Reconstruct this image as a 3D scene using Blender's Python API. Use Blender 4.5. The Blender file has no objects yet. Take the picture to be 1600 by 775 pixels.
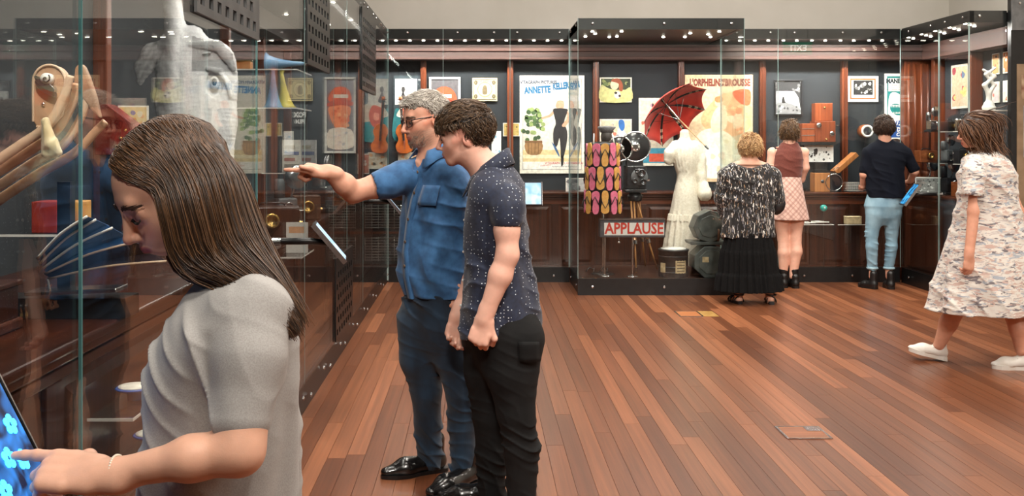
import bpy, math, random
import numpy as np
from mathutils import Vector, Matrix

random.seed(11)
SC = bpy.context.scene
COL = SC.collection
PI = math.pi

# ------------------------------------------------------------------ camera
F_PX = 1580.0            # focal length in pixels of the 1600x775 frame
EYE = 1.45
cam_d = bpy.data.cameras.new('camera')
cam_d.sensor_width = 36.0
cam_d.lens = 36.0 * F_PX / 1600.0
cam_d.shift_x = (800.0 - 745.0) / 1600.0
cam_d.shift_y = -(387.5 - 223.0) / 1600.0
cam_d.clip_start = 0.05
cam = bpy.data.objects.new('camera', cam_d)
cam.location = (0, 0, EYE)
cam.rotation_euler = (PI / 2, 0, 0)
COL.objects.link(cam)
SC.camera = cam

# ------------------------------------------------------------------ world, exposure
w = bpy.data.worlds.new('world')
SC.world = w
w.use_nodes = True
w.node_tree.nodes['Background'].inputs[0].default_value = (0.9, 0.95, 1.0, 1)
w.node_tree.nodes['Background'].inputs[1].default_value = 0.05
SC.view_settings.view_transform = 'Standard'
SC.view_settings.look = 'None'
SC.view_settings.gamma = 1.0
SC.view_settings.use_curve_mapping = False
SC.view_settings.exposure = 0.12
SC.cycles.max_bounces = 10
SC.cycles.transparent_max_bounces = 40
SC.cycles.glossy_bounces = 5
SC.cycles.diffuse_bounces = 4
SC.cycles.sample_clamp_indirect = 4.0
SC.cycles.caustics_reflective = False
SC.cycles.caustics_refractive = False

def area(name, loc, size, power, col=(1, 1, 1), rot=(0, 0, 0), sizey=None, spread=None):
    d = bpy.data.lights.new(name, 'AREA')
    d.energy = power
    d.color = col
    d.shape = 'RECTANGLE' if sizey else 'DISK'
    d.size = size
    if sizey: d.size_y = sizey
    if spread: d.spread = spread
    o = bpy.data.objects.new(name, d)
    o.location = loc
    o.rotation_euler = rot
    COL.objects.link(o)
    return o

WARM = (1.0, 0.93, 0.84)
# gallery luminaires under the high ceiling
for lx in (-0.2, 2.0, 4.2):
    for ly in (0.6, 3.6, 6.6, 9.0):
        area('gallery_lamp', (lx, ly, 4.55), 0.9, 50, WARM)
# track spots that wash the back and left wall cases and the visitors
def spot(name, loc, target, power, angle, blend=0.6, col=WARM, radius=0.06):
    d = bpy.data.lights.new(name, 'SPOT')
    d.energy = power; d.color = col
    d.spot_size = math.radians(angle); d.spot_blend = blend
    d.shadow_soft_size = radius
    o = bpy.data.objects.new(name, d)
    o.location = loc
    o.rotation_euler = (Vector(target) - Vector(loc)).to_track_quat('-Z', 'Y').to_euler()
    COL.objects.link(o)
    return o
spot('track_or_fill_spot', (1.3, 1.6, 4.4), (-0.35, 4.2, 1.2), 420, 40, radius=0.12)
spot('track_or_fill_spot', (0.9, 0.3, 4.3), (-0.5, 1.8, 1.1), 150, 42, radius=0.15)
spot('track_or_fill_spot', (1.6, 6.4, 4.4), (2.2, 9.1, 1.0), 200, 45, radius=0.1)
spot('track_or_fill_spot', (3.4, 6.8, 4.4), (3.8, 10.2, 1.0), 200, 45, radius=0.1)
spot('track_or_fill_spot', (2.6, 4.2, 4.4), (3.4, 6.6, 1.0), 170, 45, radius=0.1)
# unseen fill spots added behind the viewer to brighten the visitors and cases
spot('track_or_fill_spot', (-0.45, -1.2, 4.42), (-0.5, 1.75, 1.1), 330, 34, radius=0.22)
spot('track_or_fill_spot', (-0.1, -1.2, 4.42), (-0.05, 4.2, 1.2), 480, 30, radius=0.22)
spot('track_or_fill_spot', (1.6, -1.2, 4.42), (1.9, 9.6, 1.2), 800, 22, radius=0.22)
spot('track_or_fill_spot', (3.6, -1.2, 4.42), (3.6, 8.5, 1.0), 800, 24, radius=0.22)
# LED strips inside the case heads (lit fixtures behind the black fascias)
def strip(x0, x1, y, z, power, tilt=0.0):
    area('case_strip', ((x0 + x1) / 2, y, z), x1 - x0, power, (1, .95, .88), (tilt, 0, 0), 0.05)
strip(-1.2, 0.9, 10.62, 2.50, 50, math.radians(14))
strip(1.1, 2.5, 9.85, 2.50, 36, math.radians(14))
strip(2.75, 4.25, 10.62, 2.50, 45, math.radians(14))
area('case_strip', (4.52, 9.8, 2.5), 0.05, 20, (1, .95, .88), (0, math.radians(-14), 0), 1.5)
spot('case_spot', (-1.15, 4.5, 2.48), (-1.55, 5.3, 1.75), 34, 60, radius=.02)
spot('case_spot', (-1.1, 2.3, 2.48), (-1.3, 3.0, 1.5), 40, 60, radius=.02)
area('case_strip', (-1.06, 6.0, 2.5), 0.05, 70, (1, .95, .88), (0, math.radians(4), 0), 7.6)
# ------------------------------------------------------------------ materials
def lin(c):
    def f(v):
        v = v / 255.0
        return v / 12.92 if v <= 0.04045 else ((v + 0.055) / 1.055) ** 2.4
    return (f(c[0]), f(c[1]), f(c[2]), 1.0)

MATS = {}
def pm(name, c1, c2=None, rough=0.5, metal=0.0, scale=8.0, stretch=(1, 1, 1), bump=0.0, coat=0.0,
       sheen=0.0, sss=0.0, spec=0.5, detail=4.0, emit=None, estr=0.0, lo=0.35, hi=0.65, bscale=None):
    """Principled material whose colour wanders between two tones with object-space noise, with fine relief."""
    if name in MATS: return MATS[name]
    m = bpy.data.materials.new(name); m.use_nodes = True
    nt = m.node_tree; N = nt.nodes; L = nt.links
    b = N['Principled BSDF']
    b.inputs['Base Color'].default_value = lin(c1)
    b.inputs['Roughness'].default_value = rough
    b.inputs['Metallic'].default_value = metal
    b.inputs['Specular IOR Level'].default_value = spec
    b.inputs['Coat Weight'].default_value = coat
    b.inputs['Sheen Weight'].default_value = sheen
    if sss:
        b.inputs['Subsurface Weight'].default_value = sss
        b.inputs['Subsurface Radius'].default_value = (0.012, 0.005, 0.003)
        b.inputs['Subsurface Scale'].default_value = 1.0
    if emit:
        b.inputs['Emission Color'].default_value = lin(emit)
        b.inputs['Emission Strength'].default_value = estr
    if c2 or bump:
        tc = N.new('ShaderNodeTexCoord'); mp = N.new('ShaderNodeMapping')
        mp.inputs['Scale'].default_value = stretch
        L.new(tc.outputs['Object'], mp.inputs[0])
        no = N.new('ShaderNodeTexNoise'); no.inputs['Scale'].default_value = scale; no.inputs['Detail'].default_value = detail
        L.new(mp.outputs[0], no.inputs['Vector'])
        if c2:
            cr = N.new('ShaderNodeValToRGB')
            cr.color_ramp.elements[0].position = lo; cr.color_ramp.elements[1].position = hi
            cr.color_ramp.elements[0].color = lin(c1); cr.color_ramp.elements[1].color = lin(c2)
            L.new(no.outputs['Fac'], cr.inputs[0]); L.new(cr.outputs[0], b.inputs['Base Color'])
        if bump:
            src = no
            if bscale:
                src = N.new('ShaderNodeTexNoise'); src.inputs['Scale'].default_value = bscale; src.inputs['Detail'].default_value = 3
                L.new(mp.outputs[0], src.inputs['Vector'])
            bp = N.new('ShaderNodeBump'); bp.inputs['Strength'].default_value = bump; bp.inputs['Distance'].default_value = 0.003
            L.new(src.outputs['Fac'], bp.inputs['Height']); L.new(bp.outputs[0], b.inputs['Normal'])
    MATS[name] = m
    return m

def attr_mat(name, rough=0.5, sss=0.0, attr='col', var=0.12, scale=60, bump=0.0, bscale=None, sheen=0.0, spec=0.5, stretch=(1, 1, 1)):
    """Colour from a mesh colour attribute (the thing's own pigment), broken up by fine noise."""
    if name in MATS: return MATS[name]
    m = bpy.data.materials.new(name); m.use_nodes = True
    nt = m.node_tree; N = nt.nodes; L = nt.links
    b = N['Principled BSDF']
    b.inputs['Roughness'].default_value = rough
    b.inputs['Sheen Weight'].default_value = sheen
    b.inputs['Specular IOR Level'].default_value = spec
    if sss:
        b.inputs['Subsurface Weight'].default_value = sss
        b.inputs['Subsurface Radius'].default_value = (0.012, 0.005, 0.003)
        b.inputs['Subsurface Scale'].default_value = 1.0
    a = N.new('ShaderNodeAttribute'); a.attribute_name = attr
    tc = N.new('ShaderNodeTexCoord'); mp = N.new('ShaderNodeMapping'); mp.inputs['Scale'].default_value = stretch
    L.new(tc.outputs['Object'], mp.inputs[0])
    no = N.new('ShaderNodeTexNoise'); no.inputs['Scale'].default_value = scale
    L.new(mp.outputs[0], no.inputs['Vector'])
    mr = N.new('ShaderNodeMapRange'); mr.inputs['To Min'].default_value = 1 - var; mr.inputs['To Max'].default_value = 1 + var
    mr.inputs['From Min'].default_value = .3; mr.inputs['From Max'].default_value = .7
    L.new(no.outputs['Fac'], mr.inputs[0])
    mx = N.new('ShaderNodeVectorMath'); mx.operation = 'SCALE'
    L.new(a.outputs['Color'], mx.inputs[0]); L.new(mr.outputs[0], mx.inputs['Scale'])
    L.new(mx.outputs[0], b.inputs['Base Color'])
    if bump:
        n2 = N.new('ShaderNodeTexNoise'); n2.inputs['Scale'].default_value = bscale or 200
        L.new(mp.outputs[0], n2.inputs['Vector'])
        bp = N.new('ShaderNodeBump'); bp.inputs['Strength'].default_value = bump; bp.inputs['Distance'].default_value = 0.004
        L.new(n2.outputs['Fac'], bp.inputs['Height']); L.new(bp.outputs[0], b.inputs['Normal'])
    MATS[name] = m
    return m

def wood(name, dark, light, axis='z', rough=0.35, gs=1.0, rnd='object', coat=0.15, extra=None):
    """Grain stretched along one axis; every board its own tone."""
    if name in MATS: return MATS[name]
    m = bpy.data.materials.new(name); m.use_nodes = True
    nt = m.node_tree; N = nt.nodes; L = nt.links
    b = N['Principled BSDF']; b.inputs['Roughness'].default_value = rough; b.inputs['Coat Weight'].default_value = coat
    b.inputs['Coat Roughness'].default_value = 0.25
    tc = N.new('ShaderNodeTexCoord')
    geo = N.new('ShaderNodeNewGeometry'); oi = N.new('ShaderNodeObjectInfo')
    rsrc = geo.outputs['Random Per Island'] if rnd == 'island' else oi.outputs['Random']
    off = N.new('ShaderNodeMath'); off.operation = 'MULTIPLY'; off.inputs[1].default_value = 37.0
    L.new(rsrc, off.inputs[0])
    add = N.new('ShaderNodeVectorMath'); add.operation = 'ADD'
    L.new(geo.outputs['Position'], add.inputs[0]); L.new(off.outputs[0], add.inputs[1])
    mp = N.new('ShaderNodeMapping')
    s = {'x': (.5, 22, 22), 'y': (22, .5, 22), 'z': (22, 22, .5)}[axis]
    mp.inputs['Scale'].default_value = tuple(v * gs for v in s)
    L.new(add.outputs[0], mp.inputs[0])
    no = N.new('ShaderNodeTexNoise'); no.inputs['Scale'].default_value = 2.2; no.inputs['Detail'].default_value = 6; no.inputs['Roughness'].default_value = .6
    no.inputs['Distortion'].default_value = .4
    L.new(mp.outputs[0], no.inputs['Vector'])
    cr = N.new('ShaderNodeValToRGB'); cr.color_ramp.elements[0].position = .3; cr.color_ramp.elements[1].position = .72
    cr.color_ramp.elements[0].color = lin(dark); cr.color_ramp.elements[1].color = lin(light)
    L.new(no.outputs['Fac'], cr.inputs[0])
    # tone of the whole board
    tr = N.new('ShaderNodeValToRGB'); tr.color_ramp.interpolation = 'LINEAR'
    els = extra or [(0.0, (0.62, 0.55, 0.52)), (0.45, (0.95, .93, .9)), (0.8, (1.15, 1.15, 1.15)), (1.0, (1.5, 1.62, 1.7))]
    while len(tr.color_ramp.elements) < len(els): tr.color_ramp.elements.new(.5)
    for e, (p, c) in zip(tr.color_ramp.elements, els):
        e.position = p; e.color = (*c, 1)
    L.new(rsrc, tr.inputs[0])
    mx = N.new('ShaderNodeVectorMath'); mx.operation = 'MULTIPLY'
    L.new(cr.outputs[0], mx.inputs[0]); L.new(tr.outputs[0], mx.inputs[1])
    L.new(mx.outputs[0], b.inputs['Base Color'])
    bp = N.new('ShaderNodeBump'); bp.inputs['Strength'].default_value = .08; bp.inputs['Distance'].default_value = .004
    L.new(no.outputs['Fac'], bp.inputs['Height']); L.new(bp.outputs[0], b.inputs['Normal'])
    MATS[name] = m
    return m

def glass(name='clear_glass', tint=(0.965, 0.985, 0.98), ior=1.5):
    """Clear pane: Fresnel reflection over straight transmission, the same from both faces."""
    if name in MATS: return MATS[name]
    m = bpy.data.materials.new(name); m.use_nodes = True
    nt = m.node_tree; N = nt.nodes; L = nt.links
    N.remove(N['Principled BSDF'])
    geo = N.new('ShaderNodeNewGeometry')
    mi = N.new('ShaderNodeMix'); mi.inputs[2].default_value = ior; mi.inputs[3].default_value = 1 / ior
    L.new(geo.outputs['Backfacing'], mi.inputs[0])
    fr = N.new('ShaderNodeFresnel'); L.new(mi.outputs[0], fr.inputs['IOR'])
    tr = N.new('ShaderNodeBsdfTransparent'); tr.inputs[0].default_value = (*tint, 1)
    gl = N.new('ShaderNodeBsdfGlossy'); gl.inputs['Roughness'].default_value = 0.0
    ms = N.new('ShaderNodeMixShader')
    L.new(fr.outputs[0], ms.inputs[0]); L.new(tr.outputs[0], ms.inputs[1]); L.new(gl.outputs[0], ms.inputs[2])
    L.new(ms.outputs[0], N['Material Output'].inputs[0])
    MATS[name] = m
    return m

def screen(name, ca, cb, strength, scale=6.0):
    if name in MATS: return MATS[name]
    m = bpy.data.materials.new(name); m.use_nodes = True
    nt = m.node_tree; N = nt.nodes; L = nt.links
    b = N['Principled BSDF']; b.inputs['Base Color'].default_value = (0.01, 0.01, 0.012, 1); b.inputs['Roughness'].default_value = .12
    tc = N.new('ShaderNodeTexCoord')
    no = N.new('ShaderNodeTexNoise'); no.inputs['Scale'].default_value = scale; no.inputs['Detail'].default_value = 1.5; no.inputs['Distortion'].default_value = 1.2
    L.new(tc.outputs['Object'], no.inputs['Vector'])
    cr = N.new('ShaderNodeValToRGB'); cr.color_ramp.elements[0].position = .38; cr.color_ramp.elements[1].position = .68
    cr.color_ramp.elements[0].color = lin(ca); cr.color_ramp.elements[1].color = lin(cb)
    L.new(no.outputs['Fac'], cr.inputs[0]); L.new(cr.outputs[0], b.inputs['Emission Color'])
    b.inputs['Emission Strength'].default_value = strength
    MATS[name] = m
    return m

# ------------------------------------------------------------------ mesh building
class MB:
    def __init__(self):
        self.v = []; self.f = []; self.c = []
    def add(self, vs, fs, col=None):
        o = len(self.v)
        self.v.extend([tuple(p) for p in vs])
        self.f.extend([tuple(i + o for i in q) for q in fs])
        if col is not None: self.c.extend([col] * len(vs))
        return self
    def box(self, x0, x1, y0, y1, z0, z1, col=None):
        vs = [(x, y, z) for z in (z0, z1) for y in (y0, y1) for x in (x0, x1)]
        return self.add(vs, [(0, 2, 3, 1), (4, 5, 7, 6), (0, 1, 5, 4), (2, 6, 7, 3), (0, 4, 6, 2), (1, 3, 7, 5)], col)
    def obox(self, c, s, R=None, col=None):
        R = R or Matrix.Identity(3)
        vs = [Vector(c) + R @ Vector((sx * s[0] / 2, sy * s[1] / 2, sz * s[2] / 2)) for sz in (-1, 1) for sy in (-1, 1) for sx in (-1, 1)]
        return self.add(vs, [(0, 2, 3, 1), (4, 5, 7, 6), (0, 1, 5, 4), (2, 6, 7, 3), (0, 4, 6, 2), (1, 3, 7, 5)], col)
    def tube(self, pts, r, n=10, cap=True, col=None, flat=None):
        pts = [Vector(p) for p in pts]
        rs = r if isinstance(r, (list, tuple, np.ndarray)) else [r] * len(pts)
        T = []
        for i in range(len(pts)):
            a = pts[max(i - 1, 0)]; b = pts[min(i + 1, len(pts) - 1)]
            T.append((b - a).normalized() if (b - a).length > 1e-9 else Vector((0, 0, 1)))
        up = Vector((0, 0, 1)) if abs(T[0].z) < .9 else Vector((1, 0, 0))
        u = T[0].cross(up).normalized()
        vs = []; fs = []
        for i, p in enumerate(pts):
            u = (u - T[i] * u.dot(T[i]))
            u = u.normalized() if u.length > 1e-6 else T[i].orthogonal().normalized()
            w_ = T[i].cross(u)
            for k in range(n):
                a = 2 * PI * k / n
                vs.append(p + (u * math.cos(a) + w_ * math.sin(a) * (flat or 1.0)) * rs[i])
        for i in range(len(pts) - 1):
            for k in range(n):
                fs.append((i * n + k, i * n + (k + 1) % n, (i + 1) * n + (k + 1) % n, (i + 1) * n + k))
        if cap:
            fs.append(tuple(reversed(range(n)))); fs.append(tuple((len(pts) - 1) * n + k for k in range(n)))
        return self.add(vs, fs, col)
    def cyl(self, a, b, r, r2=None, n=20, col=None):
        return self.tube([a, b], [r, r if r2 is None else r2], n, True, col)
    def lathe(self, prof, c=(0, 0, 0), axis='z', n=28, col=None, M=None, cap=True):
        vs = []; fs = []
        for (r, h) in prof:
            for k in range(n):
                a = 2 * PI * k / n
                p = (r * math.cos(a), r * math.sin(a), h)
                if axis == 'y': p = (p[0], p[2], p[1])
                if axis == 'x': p = (p[2], p[0], p[1])
                p = Vector(p)
                if M is not None: p = M @ p
                vs.append(Vector(c) + p)
        m = len(prof)
        for i in range(m - 1):
            for k in range(n):
                q = (i * n + k, i * n + (k + 1) % n, (i + 1) * n + (k + 1) % n, (i + 1) * n + k)
                fs.append(q)
        if not cap: fs += [((m - 1) * n + k, (m - 1) * n + (k + 1) % n, (k + 1) % n, k) for k in range(n)]
        if cap and prof[0][0] > 1e-6: fs.append(tuple(reversed(range(n))))
        if cap and prof[-1][0] > 1e-6: fs.append(tuple((m - 1) * n + k for k in range(n)))
        return self.add(vs, fs, col)
    def ell(self, c, r, n=16, m=10, R=None, col=None):
        vs = []; fs = []
        for i in range(m + 1):
            t = PI * i / m
            for k in range(n):
                a = 2 * PI * k / n
                p = Vector((r[0] * math.sin(t) * math.cos(a), r[1] * math.sin(t) * math.sin(a), r[2] * math.cos(t)))
                if R is not None: p = R @ p
                vs.append(Vector(c) + p)
        for i in range(m):
            for k in range(n):
                fs.append((i * n + k, (i + 1) * n + k, (i + 1) * n + (k + 1) % n, i * n + (k + 1) % n))
        return self.add(vs, fs, col)
    def prism(self, poly, d0, d1, M=None, col=None):
        """poly in (x, z), extruded along y from d0 to d1 (front face at d0)."""
        n = len(poly)
        vs = [Vector((p[0], d0, p[1])) for p in poly] + [Vector((p[0], d1, p[1])) for p in poly]
        if M is not None: vs = [M @ v for v in vs]
        a = sum(poly[i][0] * poly[(i + 1) % n][1] - poly[(i + 1) % n][0] * poly[i][1] for i in range(n))
        fr = list(range(n)); bk = list(range(n, 2 * n))
        fs = []
        if a < 0: fr.reverse()
        else: bk.reverse()
        fs = [tuple(fr), tuple(bk)]
        for i in range(n):
            j = (i + 1) % n
            fs.append((i, n + i, n + j, j) if a > 0 else (j, n + j, n + i, i))
        return self.add(vs, fs, col)
    def sheet(self, poly, d, M=None, col=None):
        vs = [Vector((p[0], d, p[1])) for p in poly]
        if M is not None: vs = [M @ v for v in vs]
        return self.add(vs, [tuple(range(len(poly)))], col)
    def build(self, name, m, parent=None, smooth=False, bevel=0.0, loc=None, seg=2, M=None):
        me = bpy.data.meshes.new(name)
        vs = self.v if M is None else [tuple(M @ Vector(p)) for p in self.v]
        me.from_pydata(vs, [], self.f)
        if self.c:
            at = me.color_attributes.new('col', 'FLOAT_COLOR', 'POINT')
            arr = np.ones((len(self.v), 4), np.float32); arr[:, :3] = np.array([c[:3] for c in self.c])
            at.data.foreach_set('color', arr.ravel())
        return link(name, me, m, parent, smooth, bevel, loc, seg)

def link(name, me, m, parent=None, smooth=False, bevel=0.0, loc=None, seg=2):
    me.materials.append(m)
    if smooth: me.polygons.foreach_set('use_smooth', [True] * len(me.polygons))
    o = bpy.data.objects.new(name, me)
    COL.objects.link(o)
    if parent: o.parent = parent
    if loc is not None: o.location = loc
    if bevel:
        b = o.modifiers.new('bevel', 'BEVEL'); b.width = bevel; b.segments = seg; b.limit_method = 'ANGLE'
    if smooth == 'auto' or (smooth and bevel):
        pass
    return o

def tag(o, label, cat, group=None, kind=None):
    o['label'] = label
    if cat: o['category'] = cat
    if group: o['group'] = group
    if kind: o['kind'] = kind
    return o
def thing(name, label, cat, loc=(0, 0, 0), rotz=0.0, group=None):
    o = bpy.data.objects.new(name, None); COL.objects.link(o)
    o.location = loc; o.rotation_euler = (0, 0, rotz); o.empty_display_size = .1
    return tag(o, label, cat, group)
def struct(o, label=None, cat=None):
    o['kind'] = 'structure'
    if label: o['label'] = label
    if cat: o['category'] = cat
    return o
def inst(o, parent=None, loc=None, rot=None, scale=None):
    c = o.copy(); COL.objects.link(c); c.parent = parent
    if loc is not None: c.location = loc
    if rot is not None: c.rotation_euler = rot
    if scale is not None: c.scale = scale
    return c
def dup(root, loc, rotz, label=None):
    r = root.copy(); COL.objects.link(r); r.location = loc; r.rotation_euler = (0, 0, rotz)
    if label: r['label'] = label
    for ch in list(root.children):
        c = ch.copy(); COL.objects.link(c); c.parent = r
        for g in list(ch.children):
            d = g.copy(); COL.objects.link(d); d.parent = c
    return r

def lettering(s, size, m, parent, loc, rot=(PI / 2, 0, 0), align='CENTER', bold=0.0, sx=1.0, ext=0.0006, name='lettering', shear=0.0):
    c = bpy.data.curves.new(name, 'FONT'); c.body = s; c.size = size
    c.align_x = align; c.align_y = 'CENTER'; c.offset = bold; c.extrude = ext; c.shear = shear; c.resolution_u = 2
    tmp = bpy.data.objects.new('lettering_source', c)
    me = bpy.data.meshes.new_from_object(tmp)
    bpy.data.objects.remove(tmp); bpy.data.curves.remove(c)
    me.materials.clear(); me.materials.append(m)
    o = bpy.data.objects.new(name, me); COL.objects.link(o)
    o.parent = parent; o.location = loc; o.rotation_euler = rot; o.scale = (sx, 1, 1)
    return o

def ellp(cx, cy, rx, ry, n=20, rot=0.0, a0=0.0, a1=2 * PI):
    out = []
    full = abs(a1 - a0 - 2 * PI) < 1e-6
    for k in range(n if full else n + 1):
        a = a0 + (a1 - a0) * k / n
        x = rx * math.cos(a); y = ry * math.sin(a)
        out.append((cx + x * math.cos(rot) - y * math.sin(rot), cy + x * math.sin(rot) + y * math.cos(rot)))
    return out
def rectp(x0, x1, y0, y1): return [(x0, y0), (x1, y0), (x1, y1), (x0, y1)]
def spl(pts, n=5, closed=True):
    """Catmull-Rom through the points."""
    P = [Vector(p) for p in pts]; out = []; m = len(P)
    for i in range(m if closed else m - 1):
        if closed: p0, p1, p2, p3 = P[(i - 1) % m], P[i], P[(i + 1) % m], P[(i + 2) % m]
        else: p0, p1, p2, p3 = P[max(i - 1, 0)], P[i], P[i + 1], P[min(i + 2, m - 1)]
        for k in range(n):
            t = k / n
            out.append(tuple(0.5 * ((2 * p1) + (p2 - p0) * t + (2 * p0 - 5 * p1 + 4 * p2 - p3) * t * t + (3 * p1 - p0 - 3 * p2 + p3) * t ** 3)))
    if not closed: out.append(tuple(P[-1]))
    return out
def P3(px, py, Y):
    """Place of a picture point (1600x775 frame) that stands at distance Y in the room."""
    return Vector(((px - 745.0) * Y / F_PX, Y, EYE - (py - 223.0) * Y / F_PX))

GLASS = glass()
M_GEDGE = pm('glass_edge_green', (40, 96, 98), (104, 150, 150), rough=.12, scale=3, stretch=(1, 1, .6))
M_GEDGE2 = pm('glass_edge_pale', (120, 150, 148), (168, 188, 186), rough=.12, scale=3)
M_BLACK = pm('black_powder_metal', (14, 14, 15), (22, 22, 23), rough=.35, scale=20)
M_STEEL = pm('stainless', (205, 205, 205), (180, 180, 182), rough=.22, metal=1.0, scale=30)
M_CHROME = pm('chrome', (225, 225, 228), rough=.1, metal=1.0)
M_DARK = pm('dark_enamel', (22, 22, 24), (36, 36, 40), rough=.3, scale=14)
M_GREY = pm('grey_paint', (92, 94, 96), (112, 114, 116), rough=.4, scale=14)
M_WHITE = pm('white_print', (232, 228, 220), (240, 238, 232), rough=.6, scale=10)
M_INK = pm('black_ink', (22, 20, 20), (30, 28, 28), rough=.6, scale=30)
M_LEDGLOW = pm('led_lens', (255, 250, 240), emit=(255, 244, 226), estr=14.0, rough=.3)
# ------------------------------------------------------------------ the room shell
GX, BY, CY, RX = -0.919, 10.5, 9.6, 4.40     # glass planes: left case, back case, centre case front, right case side
RY = 9.05                                    # front of the right case
WBY, WLX, WRX = 11.05, -1.85, 4.95           # backs of the old bookcase bays
TOP = 2.633
M_PLASTER = pm('grey_plaster', (196, 192, 183), (204, 200, 192), rough=.9, scale=1.5, bump=.15, bscale=160)
M_CEIL = pm('white_ceiling', (225, 223, 218), (232, 230, 226), rough=.9, scale=2)
M_NAVY = pm('charcoal_lining', (33, 38, 43), (38, 43, 48), rough=.85, scale=5)
M_UNDER = pm('floor_joint_dark', (26, 15, 10), rough=.8)
PT = [(0.0, (.62, .55, .52)), (.35, (.85, .8, .78)), (.72, (1.1, 1.08, 1.06)), (1.0, (1.75, 1.82, 1.9))]
W_PLANK = wood('plank_wood', (106, 64, 41), (140, 87, 57), 'y', rough=.3, coat=0, extra=PT)
W_PLANKI = wood('plank_wood_rest', (106, 64, 41), (140, 87, 57), 'y', rough=.3, rnd='island', coat=0, extra=PT)
W_CAB = wood('cabinet_wood', (46, 22, 13), (84, 42, 25), 'z', rough=.32)
W_CABX = wood('cabinet_wood_x', (54, 25, 14), (98, 50, 30), 'x', rough=.26)
W_CABY = wood('cabinet_wood_y', (54, 25, 14), (98, 50, 30), 'y', rough=.26)
W_POST = wood('post_wood', (86, 40, 22), (132, 68, 38), 'z', rough=.3)
W_LINT = wood('lintel_wood', (34, 15, 9), (62, 29, 17), 'x', rough=.65, coat=0)
W_LINTY = wood('lintel_wood_y', (34, 15, 9), (62, 29, 17), 'y', rough=.65, coat=0)

struct(MB().box(-2.2, 5.6, -3.2, 11.5, -.06, -.022).build('floor', M_UNDER), 'polished hardwood plank floor of the gallery', 'floor')
FLOOR = bpy.data.objects['floor']
struct(MB().box(-2.2, 5.6, -3.2, 11.5, 4.7, 4.8).build('ceiling', M_CEIL), 'plain white ceiling high above the cases', 'ceiling')
wb = struct(MB().box(-2.2, 5.6, 11.35, 11.5, 0, 4.7).build('wall_back', M_PLASTER), 'pale grey plaster wall above the far display cases', 'wall')
wl = struct(MB().box(-2.2, -2.05, -3.2, 11.35, 0, 4.7).build('wall_left', M_PLASTER), 'pale grey plaster wall behind the long glass case', 'wall')
wr = struct(MB().box(5.3, 5.6, -3.2, 11.35, 0, 4.7).build('wall_right', M_PLASTER), 'pale grey plaster wall at the end of the gallery', 'wall')
struct(MB().box(-2.05, 5.3, -3.2, -3.05, 0, 4.7).build('wall_rear', pm('rear_plaster', (126, 122, 116), (132, 128, 122), rough=.9, scale=1.5)), 'mid grey plaster wall behind the viewer', 'wall')

# floor planks, laid along the room
plank_src = MB().box(-.0417, .0417, 0, 1, -.022, 0).build('plank', W_PLANK)
unit_me = plank_src.data
bpy.data.objects.remove(plank_src)
rows = []
rp = random.Random(5)
x = -0.90
rest = MB(); cand = []
def visible(xa, ya, yb):
    best = 0
    for y in (ya, (ya + yb) / 2, yb):
        if y < 4.0: continue
        px = 745 + xa * F_PX / y
        if -20 < px < 1620: best = max(best, 1.0 / y)
    return best
while x < 5.25:
    y = -3.0 - rp.random() * 2
    while y < 10.9:
        ln = rp.choice([.9, 1.3, 1.7, 2.1, 2.6, 3.1]) * rp.uniform(.9, 1.1)
        y0, y1 = max(y, -3.0), min(y + ln, 10.9)
        if y1 - y0 > .05:
            in_case = (x < GX + .05)
            s = visible(x, y0, y1) if y1 > 4.0 else 0
            cand.append((s, x, y0, y1 - .0014))
        y += ln
    x += .085
cand.sort(key=lambda c: -c[0])
for k, (s, x_, y0, y1) in enumerate(cand):
    if s > 0 and k < 296:
        o = bpy.data.objects.new('plank', unit_me); COL.objects.link(o); o.parent = FLOOR
        o.location = (x_, y0, 0); o.scale = (1, y1 - y0, 1)
    else:
        rest.box(x_ - .0417, x_ + .0417, y0, y1, -.022, 0)
r_ = rest.build('plank_rest', W_PLANKI, FLOOR); r_['kind'] = 'stuff'

# floor outlet boxes: brass framed lids let into the boards
def outlet(cx, cy, w_, d_, label, group, two=False):
    t = thing('floor_outlet', label, 'outlet cover', (cx, cy, 0), 0, group)
    b = MB(); e = .012
    for (a, c, p, q) in ((-w_/2, w_/2, -d_/2, -d_/2 + e), (-w_/2, w_/2, d_/2 - e, d_/2), (-w_/2, -w_/2 + e, -d_/2 + e, d_/2 - e), (w_/2 - e, w_/2, -d_/2 + e, d_/2 - e)):
        b.box(a, c, p, q, .0005, .005)
    b.build('frame', M_STEEL, t)
    MB().box(-w_/2 + e, w_/2 - e, -d_/2 + e, d_/2 - e, .0005, .004).build('lid', wood('lid_wood', (150, 86, 48), (200, 130, 80), 'x', rough=.3), t)
    if two:
        MB().box(w_/2 + .004, w_ * 1.15, -d_/2 + .01, d_/2 + .01, .0005, .003).build('brass_lid', pm('worn_brass', (176, 132, 66), (198, 158, 92), rough=.45, metal=.4, scale=14), t)
    else:
        MB().box(w_/2 - .085, w_/2 - .015, .02, d_/2 - .015, .004, .0055).build('cord_flap', M_STEEL, t)
outlet(1.63, 5.05, .225, .215, 'small square floor outlet lid with steel frame in open boards', 'floor outlet lids')
outlet(1.79, 8.55, .2, .26, 'floor outlet lid with brass plate in front of the centre case', 'floor outlet lids', True)

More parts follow.
